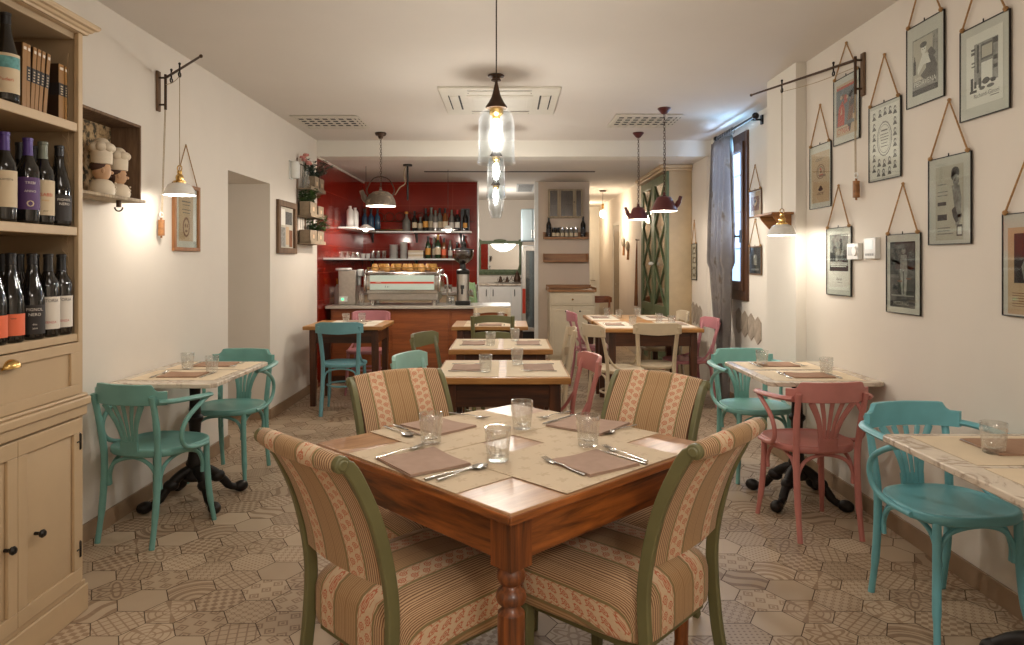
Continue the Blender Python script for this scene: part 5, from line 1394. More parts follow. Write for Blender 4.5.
# 2: black and white kitchen advertisement
art2 = [(INKL, [rect(-.55, .75, -.42, .72)]), (INK, [rect(-.4, -.28, -.1, .68), rect(.5, .72, .1, .22), rect(.5, .72, -.12, -.02), rect(.45, .75, .55, .7)]), (INKG, [rect(-.18, .5, .22, .66)]), (PAPERG, [rect(-.12, .44, .28, .6)]), (PAPER, [rect(-.15, .45, -.35, .15)]),
        (INK, [rect(-.75, -.6, -.55, -.2), rect(-.55, -.42, -.5, -.32), ell(.1, -.38, .2, .09), rect(-.3, -.15, -.52, -.25), ell(.5, -.42, .14, .06), rect(-.8, -.4, -.62, -.55)]), (INKG, [ell(-.1, -.55, .16, .05), ell(.35, -.55, .2, .05), rect(-.72, -.5, .44, .52), rect(-.72, -.5, .56, .62), rect(-.7, -.5, .1, .14), rect(-.7, -.5, .2, .24)]),
        (INK, 'T', 'Richard-Ginori', .085, .12, -.73), (INKG, [rect(.35, .8, -.84, -.82)])]
hung_picture('black and white kitchen advertisement, top row at the right edge', XR, dR(961), dR(1011.3), 2.379, 1.986, art2, PAPER, (-.72, .74, -.74, .80))
# 3: coloured dance scene with red lettering
art3 = [(INKB, [rect(-1, 1, -.62, .8)]), (INKR, [rect(-.95, .95, .80, .9), [(-.9, -.6), (-.2, -.6), (-.15, .0), (-.35, .35), (-.75, .1)], [(-.2, .2), (.1, .25), (.0, .55), (-.25, .5)]]), (INKO, [[(.1, -.5), (.6, -.45), (.75, .1), (.55, .4), (.3, .2)], ell(-.3, .5, .14, .09)]), (INK, [ell(.45, .48, .18, .13), [(.1, -.62), (.35, -.95), (.5, -.62)], [(.35, .0), (.8, .1), (.8, .3), (.4, .25)]]), (PAPERB, [ell(-.5, .48, .12, .08), ell(.1, .42, .1, .06), [(-.6, -.2), (-.4, -.15), (-.45, .15)], rect(.6, .9, -.5, -.3)]),
        (INKO, [rect(-.8, .1, -.72, -.70)]), (INKR, 'T', 'CYNAR', .15, -.28, -.83)]
hung_picture('coloured vintage poster with red CYNAR lettering behind the swing arm', XR, dR(834.4), dR(860.4), 2.47, 2.078, art3, PAPERB, (-.78, .80, -.76, .80), apex=.19)
# 4: beige advertisement with a ring dial and a hat
art4 = [(INKO, [ell(.05, .22, .46, .30)]), (PAPERB, [ell(.05, .22, .40, .26)]), (INKG, [ell(.05, .22, .33, .21)]), (PAPERB, [ell(.05, .22, .28, .175)]), (INKR, [ell(.05, .32, .1, .06), rect(-.1, .3, .08, .12)]), (INKO, [rect(-.15, .6, .0, .08), ell(.1, .2, .08, .06)]), (INK, [ell(.05, -.48, .26, .07), ell(.05, -.42, .16, .08)]), (INKG, [rect(-.5, .4, .72, .74), rect(-.5, .2, .66, .68)]), (INK, 'T', 'ALPESTRE', .075, 0, -.66)]
hung_picture('beige print with a ring dial and hat, left end beside the pilaster', XR, dR(810.5), dR(831.8), 2.124, 1.721, art4, PAPERB, (-.84, .84, -.82, .76))
# 5: diploma sheet with a ring of little portraits
art5 = [(INKL, [ell(0, .08, .52, .50)]), (PAPER, [ell(0, .08, .47, .46)]), (INKL, [ell(0, .08, .42, .41)]), (PAPER, [ell(0, .08, .40, .39)]), (INKG, [rect(-.22, .22, .30, .34), rect(-.28, .28, .2, .22), rect(-.3, .3, .12, .14), rect(-.26, .26, .04, .06), rect(-.2, .2, -.05, -.03), rect(-.24, .24, -.14, -.12)])]
heads = [(-.72, y) for y in (.8, .5, .2, -.1, -.4, -.7)]+[(.72, y) for y in (.8, .5, .2, -.1, -.4, -.7)]+[(-.36, -.56), (0, -.60), (.36, -.56), (-.4, -.84), (-.05, -.86), (.36, -.84), (-.3, .84), (.05, .86), (.4, .84)]
art5.append((INKG, [ell(x, y+.03, .085, .075, 10) for x, y in heads]+[[(x-.14, y-.12), (x+.14, y-.12), (x+.07, y-.03), (x-.07, y-.03)] for x, y in heads]))
art5.append((PAPER, [ell(x+.01, y+.02, .045, .045, 8) for x, y in heads]))
hung_picture('cream sheet with a ring of little portrait heads, middle of the wall', XR, dR(869.7), dR(901.9), 2.219, 1.811, art5, PAPER, (-.90, .90, -.92, .90))
# 6: pale advertisement with a curly-haired standing child
art6 = [(PAPERG, [rect(.15, .95, -.7, .95)]), (INKG, [ell(.45, .78, .30, .16), ell(.35, .70, .2, .12)]), (INKL, [ell(.5, .58, .22, .16), [(.2, .45), (.75, .45), (.9, .1), (.85, -.4), (.5, -.45), (.35, .0)], [(.55, -.35), (.95, -.3), (.7, -.62), (.45, -.62)]]), (INKG, [[(.2, -.2), (.45, -.1), (.7, -.5), (.5, -.55), (.3, -.4)], ell(.42, .58, .04, .03, 8), rect(-.85, -.2, -.06, .04), rect(-.85, -.15, -.46, -.3), rect(.55, .95, -.9, -.6)]), (PAPER, [rect(.62, .9, -.86, -.66)]), (INKL, [rect(-.85, -.1, .3, .33), rect(-.85, -.1, .2, .23), rect(-.85, -.2, .5, .53), rect(-.85, .1, -.68, -.65), rect(-.85, .1, -.76, -.73), rect(-.85, .3, -.84, -.81)])]
hung_picture('pale print of a curly-haired child with a small white block at its lower edge', XR, dR(929.4), dR(972.5), 1.856, 1.458, art6, PAPERG, (-.64, .64, -.90, .78))
# 7: photograph over a white caption sheet
art7 = [(INKL, [rect(-.9, .9, -.35, .92)]), (INK, [[(.1, .2), (.3, .3), (.35, .62), (.2, .66), (.05, .4)], ell(.2, .7, .12, .08), rect(-.85, -.3, .0, .3), rect(.35, .85, -.05, .2), [(-.9, -.34), (.9, -.34), (.9, -.16), (-.9, -.2)]]), (INKG, [ell(-.4, .4, .25, .12), ell(.6, .28, .2, .1), rect(-.1, .3, .0, .18)]), (PAPER, [rect(-.85, .85, -.08, -.055), rect(-.8, .8, -.14, -.115), rect(-.75, .7, -.20, -.175)]), (INKG, 'T', 'Aurum', .07, .05, -.62), (INKG, [rect(-.2, .3, -.74, -.73)])]
hung_picture('print with a photograph above a white caption, left of the thermostats', XR, dR(827.3), dR(852), 1.587, 1.18, art7, PAPER, (-.82, .86, -.84, .86))
# 8: dark photograph of a standing figure
art8 = [(INK, [rect(-1, 1, -.78, 1)]), (INKG, [rect(-.95, .95, -.1, .95), [(-.9, .5), (.9, .2), (.9, .1), (-.9, .42)]]), (INKL, [ell(.1, .72, .17, .1), [(-.12, .6), (.35, .6), (.42, .1), (.3, -.62), (-.05, -.62), (-.2, .1)], rect(-.9, .9, -.66, -.62)]), (INKG, [[(.05, .1), (.15, .1), (.14, -.6), (.06, -.6)], ell(.12, .82, .2, .06)]), (INK, [rect(-1, 1, -1, -.78)]), (PAPERG, 'T', 'MODIANO', .085, -.1, -.88), (INKO, [rect(-.4, .0, -.22, -.18), rect(.3, .7, -.14, -.1)])]
hung_picture('dark photographic print of a standing figure, right of the thermostats', XR, dR(887.2), dR(921.6), 1.522, 1.12, art8, PAPERG, (-.76, .70, -.84, .80))
# 9: sepia print cut by the picture edge
art9 = [(INK, [rect(-.72, .9, -.28, .86)]), (INKL, [[(-.3, -.2), (.3, -.22), (.5, .1), (.2, .42), (-.15, .40), (-.4, .1)], ell(.02, .56, .26, .17)]), (INKG, [ell(.0, .70, .26, .09), ell(-.1, .1, .06, .04, 8), ell(.15, .05, .06, .04, 8), ell(.0, -.08, .06, .04, 8), ell(.1, .25, .06, .04, 8), ell(-.22, .22, .05, .04, 8)]), (INKO, 'T', 'La Suora', .05, .0, -.42), (INKO, [rect(-.8, .8, -.52-.06*k, -.505-.06*k) for k in range(6)])]
hung_picture('sepia print of a child, cut off by the right edge of the picture', XR, dR(1003.5), dR(1003.5)-.305, 1.571, 1.167, art9, PAPERB, (-.80, .80, -.95, .72))

# thermostats
def thermostat(label, px0, px1, zt, zb, dial):
    y0, y1 = WX(px1, XR), WX(px0, XR); y0 += .035; yc = (y0+y1)/2; hw = (y1-y0)/2; hh = (zt-zb)/2
    t = thing('thermostat', label, 'thermostat', (XR, yc, (zt+zb)/2), 0, 'white thermostats on the right wall')
    b = B(); b.box(-.028, 0, -hw, hw, -hh, hh); obj('housing', b, WHITEPL, t, bev=.004)
    b = B(); b.box(-.0295, -.0278, -hw*.1 if dial else -hw*.6, hw*.75, -hh*.1 if not dial else -hh*.5, hh*.75 if not dial else hh*.55); obj('display', b, SCREEN if not dial else GREYPL, t)
    b = B()
    if dial: b.lathe([(0, 0), (hw*.42, 0), (hw*.38, .008), (0, .008)], 18, T(-.028, -hw*.5, 0) @ Ry(-pi/2))
    else: 
        for k in range(4): b.box(-.0305, -.028, -hw*.7+k*hw*.38, -hw*.45+k*hw*.38, -hh*.7, -hh*.5)
    obj('dial' if dial else 'button_row', b, WHITEPL if dial else GREYPL, t)
thermostat('smaller white thermostat with a dial, left of the pair', 851.5, 866, ZY(243, 3.95), ZY(259.6, 3.95), True)
thermostat('larger white thermostat with a screen, right of the pair', 868.6, 884, ZY(237.5, 3.78), ZY(258.8, 3.78), False)

# small pictures beside the window and in the alcove
def dW(px): return WX(px, XW-.006)
artA = [(INKO, [rect(-.8, .8, -.6, .6)]), (PAPERB, [ell(0, .1, .4, .3)]), (INKG, [ell(0, .2, .2, .15)])]
artB = [(INK, [rect(-1, 1, -1, 1)]), (INKL, [ell(0, .25, .35, .22), rect(-.3, .3, -.35, .1), rect(-.7, .7, -.75, -.6)]), (PAPER, [ell(-.1, .3, .1, .1, 8)])]
hung_picture('small pale picture on a string, upper of two beside the window', XW, dW(749.5), dW(762), ZY(189, 6.2), ZY(217, 6.2), artA, PAPERB, (-.8, .8, -.85, .85), group='small pictures beside the window', apex=.22, fw=.012, frame=RUSTIC)
hung_picture('small dark picture on a string, lower of two beside the window', XW, dW(749.5), dW(762), ZY(246, 6.2), ZY(275, 6.2), artB, PAPERG, (-.86, .86, -.92, .92), group='small pictures beside the window', apex=.24, fw=.012, frame=RUSTIC)
artC = [(INKG, [rect(-.8, .8, .45, .9), rect(-.8, .8, -.1, .3), rect(-.8, .8, -.9, -.3)]), (PAPER, [ell(0, .66, .3, .12), ell(.1, .1, .3, .12), ell(-.1, -.6, .3, .15)])]
yA = WX(694.5, 2.174)
hung_picture('narrow picture on a string beside the green cupboard', 2.18, yA+.11, yA-.11, ZY(243.5, yA), ZY(280, yA), artC, PAPERG, (-.8, .8, -.9, .9), group='narrow alcove picture', apex=.27, fw=.01)

# elongated hexagon tiles set on the wall below the window
def hex_strip(label, X, ys, zc_, hh=.125, hw=.082):
    for k, (y, dz) in enumerate(ys):
        b = B(); b.prism([(0, -hh), (hw, -hh+.05), (hw, hh-.05), (0, hh), (-hw, hh-.05), (-hw, -hh+.05)], 0, .008, pic_matrix(0, 0, 0, -1))
        tag(obj('wall_tile', b, TERRAZ, loc=(X, y, zc_+dz), bev=.001), label[k], 'tile', 'grey hexagon wall tiles')
o4 = ['first', 'second', 'third', 'fourth']
hex_strip(['%s grey hexagon tile from the curtain, below the window' % k for k in o4], XW, [(6.72, .02), (6.55, 0), (6.38, -.01), (6.21, -.03)], .80)
hex_strip(['%s grey hexagon tile from the cupboard, in the alcove' % k for k in o4[:3]], 2.18, [(8.22, .01), (8.08, 0), (7.94, -.02)], .78)
# tiny wooden corner shelf on the pilaster
t = thing('corner_shelf', 'small wooden bracket shelf on the pilaster behind the hanging lamp', 'shelf', (PXF, 4.86, 1.70))
b = B(); b.box(-.15, 0, -.17, .17, .0, .016); obj('board', b, WARMF, t, bev=.002)
for y in (-.12, .12):
    b = B(); b.prism([(0, 0), (-.13, 0), (-.11, -.03), (-.03, -.12), (0, -.13)], y-.008, y+.008, Matrix(((1, 0, 0, 0), (0, 0, 1, 0), (0, 1, 0, 0), (0, 0, 0, 1)))); obj('bracket', b, BROWNW, t, bev=.002)

# ================================================================== LEFT WALL
# box shelf with two chef busts
BX = XL; by0, by1, bz0, bz1, bd = 3.06, 3.685, 1.706, 2.097, .16
t = thing('box_shelf', 'open wooden display box with flowered backing on the left wall', 'display box', (BX, by1, bz0))
h_ = bz1-bz0; l_ = by0-by1
b = B(); b.box(.0, .006, l_, 0, 0, h_); obj('back_panel', b, FLORALP, t)
for q in ((-.014, 0), (l_, l_+.014)):
    b = B(); b.box(.006, bd, q[0], q[1], 0, h_); obj('side_panel', b, RUSTIC, t, bev=.002)
b = B(); b.box(.006, bd, l_+.014, -.014, h_-.014, h_); obj('top_panel', b, RUSTIC, t, bev=.002)
b = B(); b.box(.006, bd+.02, l_, 0.008, -.016, 0); obj('bottom_shelf', b, DRIFT, t, bev=.002)
b = B(); b.cyl((bd-.03, -.16, -.016), (bd-.03, -.16, -.05), .012); b.tube([(bd-.03+.02*cos(a), -.16, -.05+.02*sin(a)) for a in [pi*k/8+pi for k in range(9)]], .004, 6); obj('hook', b, BROWNMET, t)
def chef(label, y, x, s, hair, face):
    t = thing('chef_bust', label, 'figurine', (x, y, bz0+.001), face, 'chef busts in the display box')
    b = B(); b.lathe([(0, 0), (.052*s, 0), (.058*s, .02*s), (.055*s, .05*s), (.042*s, .07*s), (.024*s, .078*s), (0, .079*s)], 24)
    for k in range(3): b.ball((.055*s, (-.018)*s, (.025+.018*k)*s), .005*s, 8, 6)
    obj('jacket', b, CHEFWHITE, t)
    b = B(); b.ball((0, 0, .118*s), (.041*s, .039*s, .050*s), 20, 12); b.ball((.042*s, 0, .112*s), (.009*s, .007*s, .009*s), 10, 6); b.cyl((0, 0, .08*s), (0, 0, .1*s), .02*s)
    for q in (-1, 1): b.ball((.0, q*.039*s, .115*s), (.008*s, .006*s, .012*s), 8, 6)
    b.mat(1)
    for q in (-1, 1): b.ball((.0375*s, q*.014*s, .124*s), (.004*s, .004*s, .005*s), 8, 6)
    b.tube([(.037*s, -.011*s, .095*s), (.040*s, 0, .092*s), (.037*s, .011*s, .095*s)], .002*s, 6)
    obj('head', b, [SKIN, HAIRB], t)
    b = B(); b.ball((-.012*s, 0, .138*s), (.040*s, .041*s, .032*s), 16, 10)
    if hair: b.ball((-.022*s, 0, .112*s), (.026*s, .037*s, .035*s), 14, 8)
    obj('hair', b, HAIRB, t)
    b = B(); b.lathe([(.040*s, .148*s), (.045*s, .150*s), (.047*s, .20*s), (.044*s, .215*s), (0, .215*s)], 24)
    for k in range(7): a = 2*pi*k/7; b.ball((.034*s*cos(a), .034*s*sin(a), .228*s), (.026*s, .026*s, .024*s), 12, 8)
    b.ball((0, 0, .245*s), (.036*s, .036*s, .03*s), 14, 8); obj('chef_hat', b, CHEFWHITE, t)
chef('taller white chef bust, left one in the display box', 3.455, XL+.085, 1.04, False, radians(38))
chef('smaller dark-haired chef bust, right one in the display box', 3.595, XL+.090, .95, True, radians(30))
# framed certificate on a string
t = thing('framed_print', 'narrow wooden-framed print on a string, left wall behind the lamp', 'picture', (XL, 4.53, 1.665))
def ring_frame(b, hw, hh, fw, d, s=1):
    for q in ((-hw, hw, hh-fw, hh), (-hw, hw, -hh, -hh+fw), (-hw, -hw+fw, -hh+fw, hh-fw), (hw-fw, hw, -hh+fw, hh-fw)): b.box(min(0, s*d), max(0, s*d), *q)
hw, hh = .18, .215
b = B(); ring_frame(b, hw, hh, .024, .022); obj('frame', b, WARMF, t, bev=.002)
b = B(); b.box(.002, .006, -hw+.024, hw-.024, -hh+.024, hh-.024); obj('mount', b, MATBLUE, t)
b = B(); b.box(.006, .008, -.10, .10, -.15, .15); b.mat(1)
Ml = pic_matrix(0, 0, 0, 1) @ Matrix.Translation((0, 0, .0082))
for q in ((-.06, .06, .10, .108), (-.05, .05, .08, .085), (-.06, .06, .05, .055), (-.05, .05, .03, .035)): b.add([Ml @ Vector((x, y, 0)) for x, y in rect(*q)], [(0, 1, 2, 3)])
b.mat(2); b.add([Ml @ Vector((x, y, 0)) for x, y in ell(0, -.06, .05, .065)], [tuple(range(18))]); b.mat(0); b.add([Ml @ Vector((x, y, .0002)) for x, y in ell(0, -.06, .035, .05)], [tuple(range(18))]); b.mat(2)
for dx in (-.014, .014): b.add([Ml @ Vector((x, y, .0004)) for x, y in ell(dx, -.05, .009, .013)], [tuple(range(18))])
b.add([Ml @ Vector((x, y, .0004)) for x, y in ell(0, -.085, .02, .008)], [tuple(range(18))])
obj('paper', b, [PAPERB, INKG, INKO], t, recalc=False)
b = B(); b.box(.012, .013, -hw+.024, hw-.024, -hh+.024, hh-.024); obj('glass', b, GL, t)
b = B(); b.tube([(.012, -hw+.03, hh), (.006, 0, hh+.26), (.012, hw-.03, hh)], .0035, 6); obj('string', b, ROPE, t)
# weathered window frame picture
yf = WX(285.5, XL); t = thing('framed_collage', 'weathered wooden frame of old photographs on the left wall beyond the opening', 'picture', (XL, yf, (1.94+1.465)/2))
hw, hh = .27, .245
b = B(); ring_frame(b, hw, hh, .055, .03); obj('frame', b, RUSTIC, t, bev=.004)
b = B(); b.box(.001, .004, -hw+.05, hw-.05, -hh+.05, hh-.05); obj('backing', b, PAPERG, t)
for k, (y0, y1, z0, z1, m) in enumerate(((-.19, -.03, .02, .17, PAPER), (-.01, .18, .03, .15, INKG), (-.18, -.02, -.18, 0, INKL), (0, .09, -.16, .01, PAPERB), (.10, .19, -.18, -.02, INKO))):
    b = B(); b.box(.004, .0055, y0, y1, z0, z1); obj('photograph', b, m, t)
# white emergency light
t = thing('emergency_light', 'small white wall light high on the left wall beside the plant rack', 'light fitting', (XL, 6.72, ZY(170, 6.72)))
b = B(); b.box(0, .012, -.05, .05, -.09, .09); obj('back_plate', b, WHITEPL, t, bev=.004)
b = B(); b.lathe([(0, -.085), (.04, -.08), (.045, -.06), (.045, .06), (.04, .08), (0, .085)], 18, T(.045, .0, 0)); obj('diffuser', b, WHITEPL, t)

# hanging rack of planters
ry0, ry1 = 6.90, 7.46
t = thing('plant_rack', 'tall wire rack of planters on the left wall by the bar', 'wall rack', (XL, ry0, 1.56))
RL = ry1-ry0; RH = .80
b = B()
for y in (0, RL/2, RL): b.cyl((.012, y, 0), (.012, y, RH+.05), .006, 8)
for z in (0, .27, .54, RH): b.cyl((.012, 0, z), (.012, RL, z), .005, 8)
k = .06
while k < RL: b.cyl((.010, k, 0), (.010, k, RH), .0018, 5); k += .06
obj('wire_grid', b, RUSTIC, t)
for z in (0, .27, .54):
    b = B(); b.box(.006, .15, .0, RL, z, z+.010); b.box(.142, .15, 0, RL, z+.01, z+.035); obj('tray', b, BURLAP, t, bev=.002)
def crate(label, y0, y1, row, hh=.13):
    z = 1.56+(0, .27, .54)[row]+.0105
    t = thing('planter_crate', label, 'planter', (XL+.08, (y0+y1)/2, z), 0, 'small crates on the wall rack'); hy = (y1-y0)/2
    b = B()
    for q in ((-.055, .055, -hy, -hy+.008), (-.055, .055, hy-.008, hy), (-.055, -.047, -hy, hy), (.047, .055, -hy, hy)): b.box(q[0], q[1], q[2], q[3], 0, hh)
    b.box(-.05, .05, -hy, hy, 0, .008); obj('box', b, BURLAP, t, bev=.002)
    b = B(); b.box(.055, .057, -.03, .03, hh*.35, hh*.65); obj('tag', b, PAPERB, t)
    return t
def plant(label, c, n, spread, hgt, m, leaf=.035, seed=1, flower=False):
    rnd = random.Random(seed); t = thing('potted_plant', label, 'plant', c, 0, 'green plants on the wall rack')
    st, lf, fl = B(), B(), B()
    for i in range(n):
        a = rnd.uniform(0, 2*pi); r = spread*sqrt(rnd.random()); hz = hgt*rnd.uniform(.35, 1)
        tip = Vector((max(-.06, r*cos(a)*.9+.03), r*sin(a), hz)); base = Vector((.02*cos(a)*.5, .03*sin(a), 0))
        st.tube(bez([base, (base+tip)/2+Vector((0, 0, .02)), tip], 3), .0018, 4)
        for k in range(5):
            q = base.lerp(tip, .35+.65*k/4); yaw = rnd.uniform(0, 2*pi); pt = rnd.uniform(-.5, .6); L = leaf*rnd.uniform(.7, 1.2)
            M = T(q) @ Rz(yaw) @ Ry(-pt)
            lf.add([(0, 0, 0), (L*.4, L*.32, .004), (L, 0, 0), (L*.4, -L*.32, .004), (L*.5, 0, -.003)], [(0, 1, 4), (1, 2, 4), (2, 3, 4), (3, 0, 4)], M)
        if flower and i < 5:
            for k in range(6): fl.ball((tip.x+.014*cos(k), tip.y+.014*sin(k), tip.z+.01), (.013, .013, .011), 8, 6)
    obj('stems', st, LEAFD, t); obj('leaves', lf, m, t, recalc=False)
    if flower: obj('blossom', fl, PETAL, t)
rows_ = (1.5705, 1.8405, 2.1105)
crate('long crate holding the bottom left plant of the wall rack', 6.92, 7.16, 0); crate('crate under the leafy plant at the bottom right of the wall rack', 7.19, 7.43, 0)
crate('crate holding the middle left plant of the wall rack', 6.92, 7.16, 1, .14); crate('small crate at the middle right of the wall rack', 7.22, 7.43, 1, .12)
crate('crate at the top of the wall rack, right of the vase', 7.08, 7.25, 2, .14); crate('crate at the top right corner of the wall rack', 7.27, 7.44, 2, .14)
plant('bushy green plant in the middle left crate of the wall rack', (XL+.07, 7.04, rows_[1]+.11), 34, .17, .17, LEAF, .062, 3)
plant('leafy plant in the bottom right crate of the wall rack', (XL+.07, 7.30, rows_[0]+.10), 34, .15, .20, LEAF, .060, 5)
plant('spiky grey-green plant at the top of the wall rack', (XL+.07, 7.28, rows_[2]+.12), 34, .19, .22, LEAFD, .055, 7)
t = thing('flower_vase', 'glass vase of pink flowers at the top left of the wall rack', 'vase', (XL+.075, 6.98, rows_[2]))
b = B(); b.caps = False; b.lathe([(0, 0), (.035, 0), (.042, .06), (.03, .13), (.036, .17), (.033, .17), (.026, .13), (.037, .06), (0, .006)], 18); obj('vase', b, GLS, t)
b = B()
for k in range(5): b.cyl((0, 0, .01), (.03*cos(k*1.3), .05*sin(k*1.3), .24+.02*k), .0025, 5)
obj('stems', b, LEAFD, t)
b = B()
for k in range(5):
    for j in range(5): b.ball((.03*cos(k*1.3)+.016*cos(j*1.26), .05*sin(k*1.3)+.016*sin(j*1.26), .25+.02*k), (.016, .016, .014), 8, 6)
obj('blossom', b, PETAL, t)

# ================================================================== BAR
# counter
t = thing('bar_counter', 'wooden bar counter with a pale stone top across the room', 'counter', (0, 7.95, 0))
cx0, cx1 = XL+.004, .03
b = B(); b.box(-2.02, cx1-.03, .03, .60, .0, .85); obj('body', b, COUNTERW, t, bev=.003)
b = B()
for k in range(3):
    x0 = -2.02+k*.68; b.box(x0+.02, x0+.66, .018, .030, .09, .82)
obj('front_panel', b, COUNTERW, t, bev=.003)
b = B(); b.box(-2.0, cx1-.03, .02, .03, 0, .08); obj('kick_board', b, WALNUT, t)
b = B(); b.box(-2.07, cx1, -.03, .63, .85, .882); obj('worktop', b, plain('grey_stone_worktop', srgb(176, 168, 156), .3, var=.05), t, bev=.004)
b = B(); b.box(cx1-.03, cx1-.012, .02, .60, 0, .85); obj('end_panel', b, WHITEPL, t)
ZT2 = .8825
# back counter
t = thing('back_counter', 'steel-topped back counter along the red wall', 'counter', (0, 9.55, 0))
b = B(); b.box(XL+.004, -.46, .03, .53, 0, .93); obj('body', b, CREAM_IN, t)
b = B(); b.box(XL+.004, -.45, 0, .54, .93, .965); b.box(XL+.004, -.45, .52, .54, .965, 1.02); obj('worktop', b, BRUSHED, t, bev=.003)
# espresso machine (its back with the striped panel turned to the room)
mx0, mx1 = U(367, 0, 8.2).x, U(442, 0, 8.2).x; mw = mx1-mx0; mc = (mx0+mx1)/2
t = thing('espresso_machine', 'chrome espresso machine with pale red-striped panel on the bar', 'coffee machine', (mc, 8.26, ZT2))
h2 = mw/2
for sx in (-1, 1):
    for y in (-.16, .18):
        b = B(); b.cyl((sx*(h2-.08), y, 0), (sx*(h2-.08), y, .07), .03, 14); obj('foot', b, STEEL, t)
b = B(); b.box(-h2+.03, h2-.03, -.20, .22, .055, .15); obj('base_tray', b, BRUSHED, t, bev=.015, seg=3)
b = B(); prof = [(-.235, .15), (-.25, .20), (-.25, .31), (-.22, .375), (-.15, .405), (.17, .405), (.23, .37), (.24, .15)]
b.prism(prof, -h2+.025, h2-.025, Matrix(((0, 0, 1, 0), (1, 0, 0, 0), (0, 1, 0, 0), (0, 0, 0, 1)))); obj('body', b, STEEL, t, bev=.012, seg=3)
for s in (-1, 1):
    b = B(); pr2 = [(y*1.04, z+(.008 if z > .3 else -.004)) for y, z in prof]; xs = s*(h2-.012); b.prism(pr2, min(xs-.014, xs+.014), max(xs-.014, xs+.014), Matrix(((0, 0, 1, 0), (1, 0, 0, 0), (0, 1, 0, 0), (0, 0, 0, 1)))); obj('side_panel', b, STEEL, t, bev=.010, seg=3)
b = B(); b.box(-h2+.07, h2-.07, -.257, -.249, .178, .345); obj('rear_panel', b, plain('pale_aqua_enamel', srgb(186, 204, 196), .25, var=.01), t, bev=.012, seg=3, ang=30)
Mt = Matrix(((1, 0, 0, 0), (0, 0, -1, 0), (0, 1, 0, 0), (0, 0, 0, 1)))
b = B(); b.box(-h2+.075, h2-.075, -.2590, -.2572, .250, .272); b.mat(1); b.text('FAEMA', .021, T(-h2+.17, -.2593, .261) @ Mt); b.mat(2); b.text('E 61', .030, T(-h2+.27, -.2578, .215) @ Mt); obj('stripe', b, [INKR, LBLW, INK], t, recalc=False)
b = B(); b.box(-h2+.04, h2-.04, -.25, -.235, .14, .172); b.tube([(-h2+.02, -.235, .36), (-h2+.05, -.262, .372), (h2-.05, -.262, .372), (h2-.02, -.235, .36)], .012, 8); obj('chrome_trim', b, STEEL, t)
b = B(); b.tube(bez([(-h2+.03, -.16, .425), (-h2+.03, .15, .425)], 3), .006, 6); b.tube([(-h2+.03, -.19, .43), (h2-.03, -.19, .43)], .006, 6); b.tube([(-h2+.03, .17, .43), (h2-.03, .17, .43)], .006, 6)
for x in (-h2+.04, -.15, .15, h2-.04): b.cyl((x, -.19, .40), (x, -.19, .43), .005, 6); b.cyl((x, .17, .40), (x, .17, .43), .005, 6)
obj('cup_rail', b, BRASS, t)
b = B(); b.tube(bez([(h2-.0, -.05, .34), (h2+.05, -.05, .33), (h2+.065, -.05, .2), (h2+.06, -.05, .1)], 5), .010, 8); obj('steam_pipe', b, STEEL, t)
cupP = [(0, .002), (.022, 0), (.026, .006), (.036, .03), (.042, .055), (.043, .062), (.039, .061), (.033, .03), (.02, .008), (0, .008)]
for k in range(11):
    x = mx0+.10+k*(mw-.2)/10; flip = k % 3 != 1
    t = thing('coffee_cup', 'tan cup %s on top of the espresso machine' % ('%s from the left' % ('first second third fourth fifth sixth seventh eighth ninth tenth eleventh'.split()[k])), 'cup', (x, 8.20+(.05 if k % 2 else -.04), ZT2+.4055), k*.7, 'tan cups warming on the espresso machine')
    b = B(); b.lathe([(r*1.05, z*1.15) for r, z in cupP] if not flip else [(r*1.05, (.0625-z)*1.15) for r, z in cupP], 18); obj('bowl', b, TANPORC, t, ang=60)
    b = B(); b.tube([(.040+.016*sin(a), 0, .036+.018*cos(a)) for a in [pi*i/8 for i in range(9)]], .004, 6); obj('handle', b, TANPORC, t)
# coffee grinder
p = U(463, 0, 8.15); t = thing('coffee_grinder', 'tall steel coffee grinder with a smoked hopper on the bar', 'coffee grinder', (p.x, 8.15, ZT2))
b = B(); b.box(-.085, .085, -.10, .10, 0, .05); obj('base', b, BLACK, t, bev=.01)
b = B(); b.lathe([(0, .05), (.072, .05), (.072, .36), (.060, .372), (0, .372)], 26); obj('barrel', b, BRUSHED, t)
b = B(); b.lathe([(.074, .355), (.076, .36), (.076, .40), (.06, .41), (.035, .42), (.03, .47), (.045, .48), (0, .481)], 24); obj('collar', b, BLACK, t)
b = B(); b.caps = False; b.lathe([(.032, .475), (.06, .495), (.105, .53), (.122, .57), (.125, .61), (.118, .64), (.11, .64), (.115, .60), (.10, .54), (.05, .50)], 28); obj('hopper', b, SMOKE, t, ang=60)
b = B(); b.lathe([(0, .48), (.04, .49), (.085, .525), (.098, .56), (0, .575)], 20); obj('coffee_beans', b, plain('roasted_coffee', (.035, .018, .010), .5, var=.4, nscale=120), t)
b = B(); b.lathe([(.126, .638), (.126, .648), (.06, .655), (.02, .665), (.02, .70), (.032, .71), (.03, .735), (0, .737)], 24); obj('hopper_lid', b, BLACK, t)
b = B(); b.box(-.02, .02, -.13, -.07, .19, .23); b.cyl((0, -.13, .215), (0, -.16, .13), .012); obj('doser_fork', b, BLACK, t)
